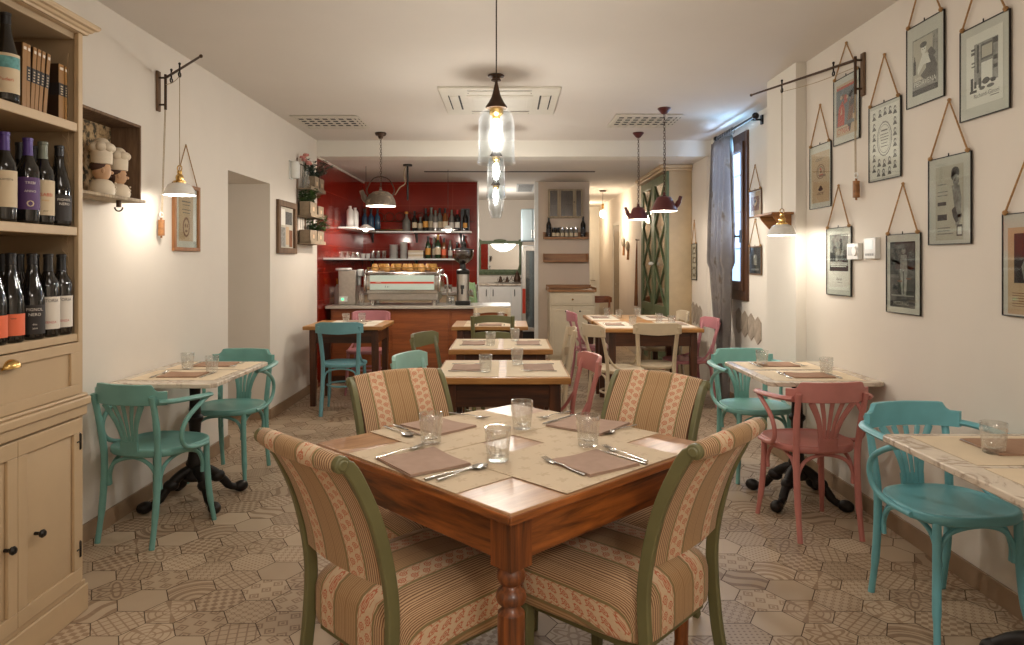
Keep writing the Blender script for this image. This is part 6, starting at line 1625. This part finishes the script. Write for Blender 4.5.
# tall dispenser at the left of the bar
p = U(348.5, 0, 8.25); t = thing('drinks_dispenser', 'tall brushed metal drinks dispenser at the left end of the bar', 'dispenser', (p.x, 8.25, ZT2))
b = B(); b.box(-.09, .115, -.14, .14, 0, .40); obj('cabinet', b, BRUSHED, t, bev=.008)
b = B(); b.box(-.12, .03, -.15, .06, .40, .428); b.box(.115, .17, -.06, .06, .33, .41); b.box(.115, .145, -.03, .03, .22, .33); obj('spout_head', b, WHITEPL, t, bev=.01)
b = B(); b.box(-.07, .02, -.16, -.142, .04, .10); b.mat(1); b.box(-.045, -.02, -.163, -.1605, .055, .08); obj('control_panel', b, [WHITEPL, GREENLED], t)
bottle('dispenser_bottle', 'pale plastic bottle standing left of the metal dispenser on the bar', 'bottle', (U(337.5, 0, 8.3).x, 8.3, ZT2), LIQ, ENAMEL, cap=LBLGOLD, capz=.235)
# saucers and jugs by the machine
for k, (px, h_, lb) in enumerate(((361, .16, 'small glass jug between dispenser and espresso machine'), (449.5, .10, 'short glass canister right of the espresso machine'), (451.5, .085, 'little steel jug beside the coffee grinder'))):
    jy = (8.06, 8.25, 8.44)[k]; p = U(px, 0, jy); b = B(); b.lathe([(0, 0), (.036, 0), (.042, .01), (.04, h_*.6), (.032, h_*.8), (.036, h_), (.033, h_), (.03, h_*.8), (.036, h_*.5), (.036, .014), (0, .012)], 20)
    tag(obj('jug', b, GLS if k < 2 else STEEL, loc=(p.x, jy, ZT2)), lb, 'jug')

# shelves on the red wall
def bar_shelf(label, z, x1, ext):
    t = thing('bar_shelf', label, 'shelf', (XL, YBAR, z), 0, 'white shelves on the red wall')
    b = B(); b.box(.004, x1-XL, -.27, -.002, -.022, 0); obj('board', b, WHITEPL, t, bev=.002)
    b = B(); b.box(.004, .24, ext-YBAR, -.271, -.022, 0); obj('return_board', b, WHITEPL, t, bev=.002)
    xs = [U(px, 0, YBAR).x-XL for px in (373, 417, 461)]
    for x in xs:
        b = B(); b.box(x-.012, x+.012, -.012, -.002, -.16, -.022); b.box(x-.012, x+.012, -.24, -.012, -.034, -.022); b.prism([(-.012, -.15), (-.012, -.13), (-.20, -.034), (-.22, -.034)], x-.006, x+.006, Matrix(((0, 0, 1, 0), (1, 0, 0, 0), (0, 1, 0, 0), (0, 0, 0, 1)))); obj('bracket', b, BLACK, t)
    return t
SH1, SH2 = ZY(231, 9.83), ZY(258.5, 9.83)
bar_shelf('upper white shelf of bottles on the red wall', SH1, U(471, 0, 9.83).x, 8.6); bar_shelf('lower white shelf of crockery on the red wall', SH2, U(470, 0, 9.83).x, 7.9)
ys = 9.96
gS1, gS2 = 'bottles on the upper bar shelf', 'bottles on the lower bar shelf'
def at(px, d=ys): return U(px, 0, d).x
kinds = [(415, LIQ, BOTTLE, BLACKFOIL, LBLC, .95, 'dark bottle with pale label, first from the left in the upper bar row'), (420, SQUAT, BOTTLEC, LBLGOLD, LBLC, .9, 'squat clear bottle, second in the upper bar row'), (426, LIQ, BOTTLE, BLACKFOIL, LBLGOLD, 1.08, 'tall dark bottle with gold label, third in the upper bar row'), (430.9, LIQ, BOTTLEC, GREYFOIL, LBLC, 1.14, 'tall clear bottle, fourth in the upper bar row'), (435.8, BORD, BOTTLEC, GREYFOIL, LBLW, .95, 'clear bottle with white label, fifth in the upper bar row'), (439.5, BORD, BOTTLEC, BLACKFOIL, LBLC, 1.08, 'clear bottle, sixth in the upper bar row'), (445.5, BORD, BOTTLEA, BLACKFOIL, LBLC, 1.05, 'amber bottle behind the lamp glare on the upper bar shelf'), (451.5, BORD, BOTTLEC, GREYFOIL, LBLW, 1.0, 'clear bottle right of the lamp glare on the upper bar shelf'), (457.5, BORD, BOTTLE, REDFOIL, LBLW, .98, 'dark bottle with red capsule on the upper bar shelf')]
for i, (px, pr, gl_, cp, lb, s, nm) in enumerate(kinds): bottle('liquor_bottle', nm, 'bottle', (at(px), ys+(.05 if i % 2 else -.045), SH1+.0005), pr, gl_, cp, (lb, .05, .13, 1.2), gS1, -pi/2, s)
t = thing('wine_box', 'black bottle box at the right end of the upper bar shelf', 'box', (at(465.3), ys, SH1+.0005))
b = B(); b.box(-.06, .06, -.05, .05, 0, .012); b.box(-.06, -.052, -.05, .05, .012, .32); b.box(.052, .06, -.05, .05, .012, .32); b.box(-.052, .052, .042, .05, .012, .32); b.box(-.052, .052, -.05, .042, .31, .32); obj('case', b, BLACKFOIL, t)
b = B(); b.lathe([(r, z*.95+.012) for r, z in BORD], 16); obj('bottle', b, BOTTLE, t); b = B(); b.grid(lambda u, v: (.0375*cos(-pi/2-.9+1.8*u), .0375*sin(-pi/2-.9+1.8*u), .05+.07*v), 8, 1); obj('label', b, LBLGOLD, t, recalc=False)
bottle('decanter', 'round glass decanter on the upper bar shelf left of the bottles', 'decanter', (at(406.5), ys, SH1+.0005), SQUAT, BOTTLEC, LBLGOLD, None, None, 0, 1.2, capz=.2)
for k, (px, nm) in enumerate(((364.5, 'first of the blue bottles by the corner of the upper bar shelf'), (371, 'second blue bottle by the corner of the upper bar shelf'), (377.5, 'third blue bottle by the corner of the upper bar shelf'))):
    bottle('blue_bottle', nm, 'bottle', (max(at(px), XL+.05), ys, SH1+.0005), LIQ, BOTTLEBL, BLACKFOIL, None, 'blue bottles in the shelf corner', 0, 1.08)
for px, nm in ((350, 'left white canister on the short arm of the upper bar shelf'), (355, 'right white canister on the short arm of the upper bar shelf')):
    y = WX(px, XL+.12); b = B(); b.lathe([(0, 0), (.042, 0), (.045, .01), (.045, .2), (.03, .225), (.02, .232), (.02, .262), (0, .264)], 18)
    tag(obj('canister', b, ENAMEL, loc=(XL+.12, y, SH1+.0005)), nm, 'canister', 'white canisters on the bar shelf')
t = thing('serving_tray', 'amber oval tray lying on the upper bar shelf', 'tray', (at(388), ys, SH1+.0005)); b = B(); b.grid(lambda u, v: (.26*v*cos(2*pi*u), .10*v*sin(2*pi*u), .004+.02*v**4), 26, 6, wrap=True); obj('dish', b, BRASS, t, solid=.004)
# ring wine rack above the upper shelf
t = thing('ring_rack', 'row of dark metal rings fixed above the upper bar shelf', 'rack', (at(370), YBAR, SH1+.21))
b = B(); nR = 9
for k in range(nR):
    x = .12+k*.145; b.tube([(x+.062*cos(a), -.06, .062*sin(a)) for a in [2*pi*i/20 for i in range(20)]], .005, 6, True)
    b.cyl((x, -.06, -.062), (x, -.004, -.062), .004, 6)
b.tube([(.04, -.06, -.064), (.16+nR*.145, -.06, -.064)], .005, 6); obj('rings', b, BROWNMET, t)
# lower shelf: cups, plates, boxes, bottles
gcup = 'cups on the lower bar shelf'
nms = 'first second third fourth fifth sixth seventh eighth ninth'.split()
for k, px in enumerate((363.5, 368.5, 374, 379, 384.5)):
    g_ = k >= 2; b = B(); b.lathe([(0, 0), (.026, 0), (.03, .01), (.036, .07 if not g_ else .11), (.032, .07 if not g_ else .11), (.026, .012), (0, .010)], 16)
    tag(obj('shelf_cup', b, GLS if g_ else PORC, loc=(at(px), ys-.05, SH2+.0005)), '%s %s from the corner on the lower bar shelf' % (nms[k], 'glass' if g_ else 'white cup'), 'glass' if g_ else 'cup', gcup)
for k, y in enumerate((8.3, 8.6, 8.9, 9.2)):
    b = B(); b.lathe([(0, 0), (.026, 0), (.03, .01), (.036, .08), (.032, .08), (.026, .012), (0, .010)], 16); tag(obj('shelf_cup', b, GLS, loc=(XL+.12, y, SH2+.0005)), '%s glass from the near end on the short arm of the lower shelf' % nms[k], 'glass', gcup)
plateP = [(0, .002), (.05, 0), (.06, .004), (.095, .014), (.098, .017), (.094, .0175), (.058, .008), (0, .006)]
def plates(px, n, r, nm, z0=SH2):
    for k in range(n):
        b = B(); b.lathe([(rr*r/.098, z) for rr, z in plateP], 22); tag(obj('plate', b, PORC, loc=(at(px), ys-.02, z0+.0005+k*.0178)), nm % (nms[k] if k < 9 else 'tenth tenth eleventh twelfth thirteenth fourteenth fifteenth sixteenth'.split()[k-8]), 'plate', 'white plates on the lower bar shelf')
plates(394, 11, .066, '%s plate from the bottom of the left stack on the bar shelf'); plates(404, 13, .060, '%s plate from the bottom of the taller stack on the bar shelf')
for k in range(4):
    b = B(); b.box(-.105, .105, -.08, .08, 0, .028); tag(obj('carton', b, LBLC if k % 2 else LBLW, loc=(at(416.5), ys-.02, SH2+.0005+k*.0285), bev=.002), '%s flat pale box from the bottom of the pile on the bar shelf' % nms[k], 'box', 'pile of flat boxes on the bar shelf')
for px, pr, gl_, cp, lb, s, nm in ((428.5, LIQ, BOTTLEG, BLACKFOIL, LBLGOLD, 1.05, 'green bottle with gold label, leftmost on the lower bar shelf'), (434, LIQ, BOTTLEC, GREYFOIL, LBLC, 1.0, 'clear bottle behind the green ones on the lower bar shelf'), (438.3, LIQ, BOTTLEG, LBLGOLD, LBLC, 1.12, 'large green bottle with cream label on the lower bar shelf'), (444.3, BORD, BOTTLEA, BLACKFOIL, LBLO, .93, 'amber bottle with orange label on the lower bar shelf'), (450, BORD, BOTTLEC, GREYFOIL, LBLW, .85, 'clear bottle with white label on the lower bar shelf'), (457.5, SQUAT, BOTTLE, BLACKFOIL, LBLC, 1.0, 'squat dark bottle behind the grinder hopper'), (464, BORD, BOTTLE, BLACKFOIL, LBLK, 1.05, 'dark bottle behind the grinder lid')):
    bottle('spirit_bottle', nm, 'bottle', (at(px), ys+(.05 if 'clear' in nm else -.045), SH2+.0005), pr, gl_, cp, (lb, .05, .14, 1.2), gS2, -pi/2, s)
# bits on the back counter
for k, px in enumerate((445, 449.5, 472, 475.5)):
    b = B(); b.lathe([(0, 0), (.03, 0), (.033, .01), (.033, .10), (.028, .10), (.028, .012), (0, .012)], 16); tag(obj('canister', b, STEEL if k < 2 else BRUSHED, loc=(U(px, 0, 9.7).x, 9.75, .966)), '%s small steel canister on the back counter' % nms[k], 'canister', 'steel canisters on the back counter')

# ================================================================== PILLAR WALL
PYF = YBAR
def onp(px, d=PYF): return U(px, 0, d).x
t = thing('wall_cupboard', 'small limed wooden wall cupboard with three meshed panes on the pillar', 'cupboard', (onp(564.8), PYF, ZY(203.5, 10.0)))
hw, hh, dp = .243, .205, .11
b = B(); b.box(-hw, hw, -.02, -.002, -hh, hh); b.box(-hw, -hw+.016, -dp, -.02, -hh, hh); b.box(hw-.016, hw, -dp, -.02, -hh, hh); b.box(-hw+.016, hw-.016, -dp, -.02, hh-.016, hh); b.box(-hw+.016, hw-.016, -dp, -.02, -hh, -hh+.016); b.box(-hw+.016, hw-.016, -dp+.02, -.02, -.01, .0); obj('carcass', b, DRIFT, t, bev=.002)
for x0, x1 in ((-hw, -hw+.15), (-hw+.155, hw-.115), (hw-.11, hw)):
    b = B(); f_ = .022
    for q in ((x0, x1, hh-f_, hh), (x0, x1, -hh, -hh+f_), (x0, x0+f_, -hh+f_, hh-f_), (x1-f_, x1, -hh+f_, hh-f_)): b.box(q[0], q[1], -dp-.016, -dp-.001, q[2], q[3])
    d = obj('door', b, DRIFT, t, bev=.002)
    b = B(); b.box(x0+f_, x1-f_, -dp-.010, -dp-.007, -hh+f_, hh-f_); obj('pane', b, thin_glass('meshed_pane', (.55, .5, .45), .08, .2, .3), d)
b = B(); b.ball((hw-.12, -dp-.02, .02), .010); obj('knob', b, BLACK, t)
b = B(); b.box(-.06, .08, -dp+.03, -.04, -hh+.0165, -hh+.10); 
tag(obj('storage_jar', B().lathe([(0, 0), (.03, 0), (.033, .07), (.025, .085), (.028, .1), (0, .1)], 14), GLS, loc=(onp(563), PYF-.07, ZY(203.5, 10.0)-hh+.017)), 'small glass jar inside the limed wall cupboard', 'jar')
def box_shelf(label, zt_, zb_):
    xa, xb = onp(543), onp(588.3)-.01; t = thing('wall_shelf', label, 'shelf', ((xa+xb)/2, PYF, zb_), 0, 'wooden tray shelves on the pillar'); w2 = (xb-xa)/2; h_ = zt_-zb_
    b = B(); b.box(-w2, w2, -.13, -.002, 0, .014); obj('board', b, BROWNW, t, bev=.002)
    b = B(); b.box(-w2, w2, -.016, -.002, .014, h_); obj('back_rail', b, BROWNW, t, bev=.002)
    for s in (-1, 1):
        b = B(); b.box(min(s*w2, s*(w2-.014)), max(s*w2, s*(w2-.014)), -.13, -.016, .014, h_); obj('side', b, BROWNW, t, bev=.002)
    b = B(); b.box(-w2+.014, w2-.014, -.13, -.122, .014, .03); obj('front_lip', b, BROWNW, t)
ZP1, ZP2 = ZY(239, 10.0), ZY(262, 10.0)
box_shelf('upper wooden tray shelf with jars and bottles on the pillar', ZY(232, 10.0), ZP1); box_shelf('lower empty wooden tray shelf on the pillar', ZY(253.5, 10.0), ZP2)
zz = ZP1+.0145; gJ = 'jars and bottles on the pillar shelf'
for px, nm, pr, gg, cp, s in ((548.5, 'tall dark oil bottle at the left end of the pillar shelf', BORD, BOTTLE, BLACKFOIL, .98), (582.5, 'tall dark oil bottle at the right end of the pillar shelf', BORD, BOTTLE, BLACKFOIL, 1.0)):
    bottle('oil_bottle', nm, 'bottle', (onp(px), PYF-.07, zz), pr, gg, cp, (LBLK, .05, .13, 1.1), gJ, -pi/2, s)
for k, px in enumerate((553.5, 557.5, 562, 566.5, 571, 575.5)):
    dark = k < 2; t = thing('spice_jar', '%s %s jar from the left bottle on the pillar shelf' % (nms[k], 'dark' if dark else 'clear'), 'jar', (onp(px), PYF-.07, zz), 0, gJ)
    b = B(); b.lathe([(0, 0), (.026, 0), (.028, .008), (.028, .11), (.022, .125), (0, .126)], 16); obj('glass_body', b, BOTTLE if dark else BOTTLEC, t)
    b = B(); b.lathe([(0, .126), (.024, .126), (.024, .15), (0, .151)], 14); obj('lid', b, BLACKFOIL if dark else STEEL, t)
    b = B(); b.grid(lambda u, v: (.0285*cos(-pi/2-1.2+2.4*u), .0285*sin(-pi/2-1.2+2.4*u), .025+.05*v), 8, 1); obj('label', b, LBLC, t, recalc=False)
# console cabinet
t = thing('console_cabinet', 'cream console cabinet with wooden top below the pillar shelves', 'cabinet', ((U(550, 0, 9.45).x+U(595, 0, 9.45).x)/2, 9.45, 0))
cw = (U(595, 0, 9.45).x-U(550, 0, 9.45).x)/2; cd_ = PYF-9.45-.004; zt_ = ZY(292, 9.45)
CC = plain('greyed_cream_paint', srgb(206, 190, 162), .5, var=.02)
b = B(); b.box(-cw, cw, .016, cd_, .09, zt_); b.box(-cw+.01, cw-.01, .03, cd_, 0, .09); obj('body', b, CC, t, bev=.003)
b = B(); b.box(-cw-.02, cw+.02, -.02, cd_, zt_, zt_+.028); obj('top', b, BROWNW, t, bev=.004)
b = B(); b.box(-cw-.02, cw+.02, cd_-.016, cd_, zt_+.028, zt_+.08); b.box(-cw-.02, -cw-.004, -.02, cd_-.016, zt_+.028, zt_+.06); b.box(cw+.004, cw+.02, -.02, cd_-.016, zt_+.028, zt_+.06); obj('gallery_rail', b, BROWNW, t, bev=.003)
b = B(); b.box(-cw+.02, cw-.02, .0, .016, zt_-.18, zt_-.02); b.box(-cw+.05, cw-.05, -.004, 0, zt_-.155, zt_-.045); o = obj('drawer', b, CC, t, bev=.003)
b = B(); b.ball((0, -.018, zt_-.10), .013); obj('knob', b, BRASS, o)
for s in (-1, 1):
    b = B(); xa, xb = (.004, cw-.02) if s > 0 else (-cw+.02, -.004); b.box(xa, xb, .0, .016, .11, zt_-.20); b.box(xa+.04, xb-.04, -.005, 0, .16, zt_-.25); o = obj('door', b, CC, t, bev=.003)
    b = B(); b.ball((s*.04+(.06 if s > 0 else -.05), -.014, zt_-.26), .012); obj('knob', b, BLACK, o)

# ================================================================== KITCHEN BEYOND
t = thing('mirror', 'green carved wooden mirror on the kitchen wall', 'mirror', (U(500, 0, 12.95).x, 13.0, ZY(257, 12.95)))
hw, hh = .41, .30
b = B(); b.box(-hw+.05, hw-.05, -.012, -.006, -hh+.07, hh-.05); obj('glass', b, MIRRORM, t)
b = B(); b.box(-hw, hw, -.03, -.004, hh-.06, hh); b.box(-hw, -hw+.055, -.03, -.004, -hh+.05, hh-.06); b.box(hw-.055, hw, -.03, -.004, -hh+.05, hh-.06); b.box(-hw-.02, hw+.06, -.04, -.004, -hh-.03, -hh+.07); obj('frame', b, SAGE, t, bev=.006)
b = B()
for k in range(9): b.ball((-hw+.05+k*.10, -.045, -hh+.02), (.045, .012, .03), 10, 6)
b.tube(bez([(hw-.06, -.04, -hh+.05), (hw-.03, -.045, -hh+.16), (hw+.02, -.045, -hh+.20), (hw+.03, -.045, -hh+.12), (hw+.09, -.045, -hh+.03)], 6), .022, 8); b.ball((-hw+.02, -.03, hh), (.05, .012, .03)); b.ball((hw-.02, -.03, hh), (.05, .012, .03)); b.ball((0, -.03, hh+.005), (.12, .012, .025)); obj('carving', b, SAGE, t)
t = thing('kitchen_cabinet', 'white kitchen base cabinet below the green mirror', 'cabinet', (U(497, 0, 12.3).x, 12.42, 0))
zt_ = ZY(284, 12.3); b = B(); b.box(-1.0, .82, .02, .57, .08, zt_-.03); obj('body', b, WHITEPL, t)
b = B(); b.box(-1.02, .84, -.02, .57, zt_-.03, zt_); obj('worktop', b, MARBLE, t, bev=.004)
for k in range(3):
    x = -.32+k*.38; b = B(); b.box(x-.18, x+.18, 0, .02, .1, zt_-.05); o = obj('door', b, PORC, t, bev=.004); b = B(); b.cyl((x+(-.13 if k else .13), -.02, zt_-.22), (x+(-.13 if k else .13), -.02, zt_-.10), .007); obj('handle', b, BLACK, o)
xx, yy, zz = U(510, 0, 12.6).x, 12.62, zt_+.0005
b = B(); b.grid(lambda u, v: (.30*v*cos(2*pi*u), .16*v*sin(2*pi*u), .006+.02*v**4), 26, 6, wrap=True); tag(obj('silver_tray', b, STEEL, loc=(xx, yy, zz), solid=.004), 'oval silver tray on the kitchen cabinet', 'tray')
for k, (dx, s, nm) in enumerate(((-.17, .75, 'small dark jug at the left of the silver tray'), (-.05, .7, 'small copper pot in the middle of the silver tray'), (.13, 1.3, 'tall coffee pot at the right of the silver tray'))):
    t = thing('coffee_pot', nm, 'pot', (xx+dx, yy, zz+.012), 0, 'pots on the silver tray'); b = B(); b.lathe([(0, 0), (.04*s, 0), (.05*s, .03*s), (.045*s, .07*s), (.028*s, .11*s), (.033*s, .13*s), (.012*s, .15*s), (.01*s, .165*s), (0, .17*s)], 18); obj('body', b, BROWNMET, t)
    b = B(); b.tube(bez([(.045*s, 0, .05*s), (.075*s, 0, .08*s), (.085*s, 0, .12*s)], 4), .008*s, 8); obj('spout', b, BROWNMET, t); b = B(); b.tube(bez([(-.04*s, 0, .09*s), (-.075*s, 0, .09*s), (-.07*s, 0, .04*s), (-.045*s, 0, .03*s)], 4), .005*s, 6); obj('handle', b, BROWNMET, t)
# tall glass-door fridge and wall unit beside the pillar
t = thing('display_fridge', 'tall glass-door drinks fridge with a red strip beside the pillar', 'fridge', (U(531, 0, 11.2).x+.02, 11.3, 0))
b = B(); b.box(-.16, .20, .05, .65, 0, 1.65); obj('cabinet', b, GREYPL, t, bev=.006)
b = B(); b.box(-.16, .20, .02, .05, 0, .25); obj('kick_panel', b, BLACK, t)
b = B(); b.box(-.16, -.10, 0, .05, .26, 1.64); b.box(.14, .20, 0, .05, .26, 1.64); b.box(-.10, .14, 0, .05, .26, .32); b.box(-.10, .14, 0, .05, 1.56, 1.64); o = obj('door', b, BRUSHED, t, bev=.004)
b = B(); b.box(-.10, .14, .02, .03, .32, 1.56); obj('pane', b, thin_glass('fridge_pane', (.6, .7, .75), .12, .05, .5), o)
b = B(); b.box(-.155, -.105, -.006, 0, .55, .95); obj('red_strip', b, INKR, o)
t = thing('wall_unit', 'pale blue-grey wall unit above the drinks fridge', 'cupboard', (U(529, 0, 11.2).x+.05, 11.3, 1.72)); b = B(); b.box(-.17, .20, .03, .5, 0, .52); obj('body', b, plain('pale_blue_laminate', srgb(150, 168, 176), .4, var=.02), t, bev=.004)
b = B(); b.box(-.16, .012, .008, .03, .01, .51); b.box(.02, .19, .008, .03, .01, .51); obj('doors', b, plain('pale_blue_door', srgb(168, 184, 190), .4, var=.02), t, bev=.004)
b = B(); b.cyl((.0, 0, .05), (.0, 0, .18), .006); b.cyl((.035, 0, .05), (.035, 0, .18), .006); obj('handles', b, STEEL, t)

# ================================================================== GREEN CUPBOARD
gx, gy0, gy1, gz = 1.88, 8.29, 9.90, 2.46
t = thing('glazed_cupboard', 'tall cupboard with green lattice glass doors and a beige side', 'cupboard', (gx, gy0, 0))
BS = plain('beige_cupboard_side', srgb(176, 152, 116), .55, var=.03); dd = 2.18-gx-.004; LL = gy1-gy0
b = B(); b.box(0.03, dd, 0, .03, 0, gz); b.box(.03, dd, LL-.03, LL, 0, gz); b.box(dd-.015, dd, .03, LL-.03, 0, gz); b.box(.03, dd-.015, .03, LL-.03, gz-.03, gz); b.box(.03, dd-.015, .03, LL-.03, 0, .1); obj('carcass', b, BS, t, bev=.002)
for z in (.9, 1.3, 1.7, 2.1):
    b = B(); b.box(.06, dd-.016, .031, LL-.031, z, z+.02); obj('shelf', b, BS, t)
b = B(); b.box(-.05, dd, -.03, LL+.02, gz, gz+.03); b.box(-.08, dd, -.05, LL+.02, gz+.03, gz+.07); obj('crown_moulding', b, CREAM, t, bev=.008)
for k in range(2):
    y0, y1 = .04+k*(LL-.08)/2, .04+(k+1)*(LL-.08)/2-.006
    b = B(); f_ = .085
    for q in ((y0, y1, gz-.11, gz-.01), (y0, y1, .10, .20), (y0, y0+f_, .2, gz-.11), (y1-f_, y1, .2, gz-.11), (y0+f_, y1-f_, .74, .84)): b.box(0, .03, *q)
    b.box(.012, .02, y0+f_, y1-f_, .2, .74); d = obj('door', b, SAGE, t, bev=.004)
    b = B(); b.box(.013, .017, y0+f_, y1-f_, .84, gz-.11); obj('pane', b, thin_glass('cupboard_pane', (.86, .86, .8), .10, .03, .5), d)
    b = B(); ya, yb = y0+f_, y1-f_; zs = [.84+(gz-.11-.84)*i/3 for i in range(4)]
    for i in range(3):
        for p_, q_ in (((ya, zs[i]), (yb, zs[i+1])), ((yb, zs[i]), (ya, zs[i+1]))): b.tube([(.006, p_[0], p_[1]), (.006, q_[0], q_[1])], .011, 6, up=(1, 0, 0))
        ym, zm = (ya+yb)/2, (zs[i]+zs[i+1])/2; b.cyl((-.006, ym, zm), (.012, ym, zm), .03, 14)
    obj('lattice', b, SAGE, d)
    b = B(); ky = y0+.04 if k else y1-.04; b.ball((-.025, ky, 1.36), .024); b.cyl((0, ky, 1.36), (-.02, ky, 1.36), .010); obj('knob', b, PORC, d)
b = B(); b.box(.002, .03, .004, .038, .0, gz); b.box(.002, .03, LL-.038, LL, 0, gz); obj('stile', b, SAGE, t, bev=.003)
# plates and bowls inside, seen through the panes
for k, (y, z, nm) in enumerate(((.35, .92, 'lowest left'), (.75, .92, 'lowest middle'), (.35, 1.32, 'second shelf left'), (.75, 1.32, 'second shelf middle'), (1.15, 1.32, 'second shelf right'), (.35, 1.72, 'third shelf left'), (.75, 1.72, 'third shelf middle'))):
    b = B(); b.lathe([(0, .002), (.03, 0), (.05, .02), (.075, .08), (.08, .12), (.076, .12), (.07, .08), (.045, .025), (0, .02)], 18); tag(obj('bowl', b, PORC, loc=(gx+.17, gy0+y, z+.0005)), 'white bowl behind the green lattice doors, %s' % nm, 'bowl', 'bowls in the green cupboard')
# things hanging in the corridor
def hand_mirror(label, px, zc_):
    y = WX(px, 1.9-.01); t = thing('wooden_spoon', label, 'spoon', (1.9, y, zc_), 0, 'carved spoons on the corridor wall')
    b = B(); b.ball((-.028, 0, .08), (.026, .075, .075), 16, 8); obj('bowl', b, GREYCORK, t)
    b = B(); b.tube([(-.012, 0, .03), (-.012, 0, -.05), (-.012, 0, -.14)], [.016, .020, .026], 8, flat=(.8, 1)); obj('handle', b, BROWNW, t)
hand_mirror('long-handled carved spoon on the corridor wall, left one', 624, ZY(247, 11.5)); hand_mirror('long-handled carved spoon on the corridor wall, right one', 628.3, ZY(251, 11.1))
t = thing('hanging_cloth', 'narrow brown cloth hanging on a hook left of the green cupboard', 'cloth', (1.9, 10.12, ZY(240, 10.1)))
b = B(); b.cyl((0, 0, 0), (-.05, 0, 0), .006); b.ball((-.05, 0, .004), .010); obj('hook', b, BROWNMET, t)
b = B(); b.tube([(-.035, 0, .0), (-.04, 0, -.15), (-.045, 0, -.5), (-.05, 0, -.95)], [.012, .03, .045, .075], 12, flat=(.35, 1), up=(0, 1, 0)); obj('cloth', b, plain('brown_cloth', srgb(120, 76, 44), .9, var=.15), t)
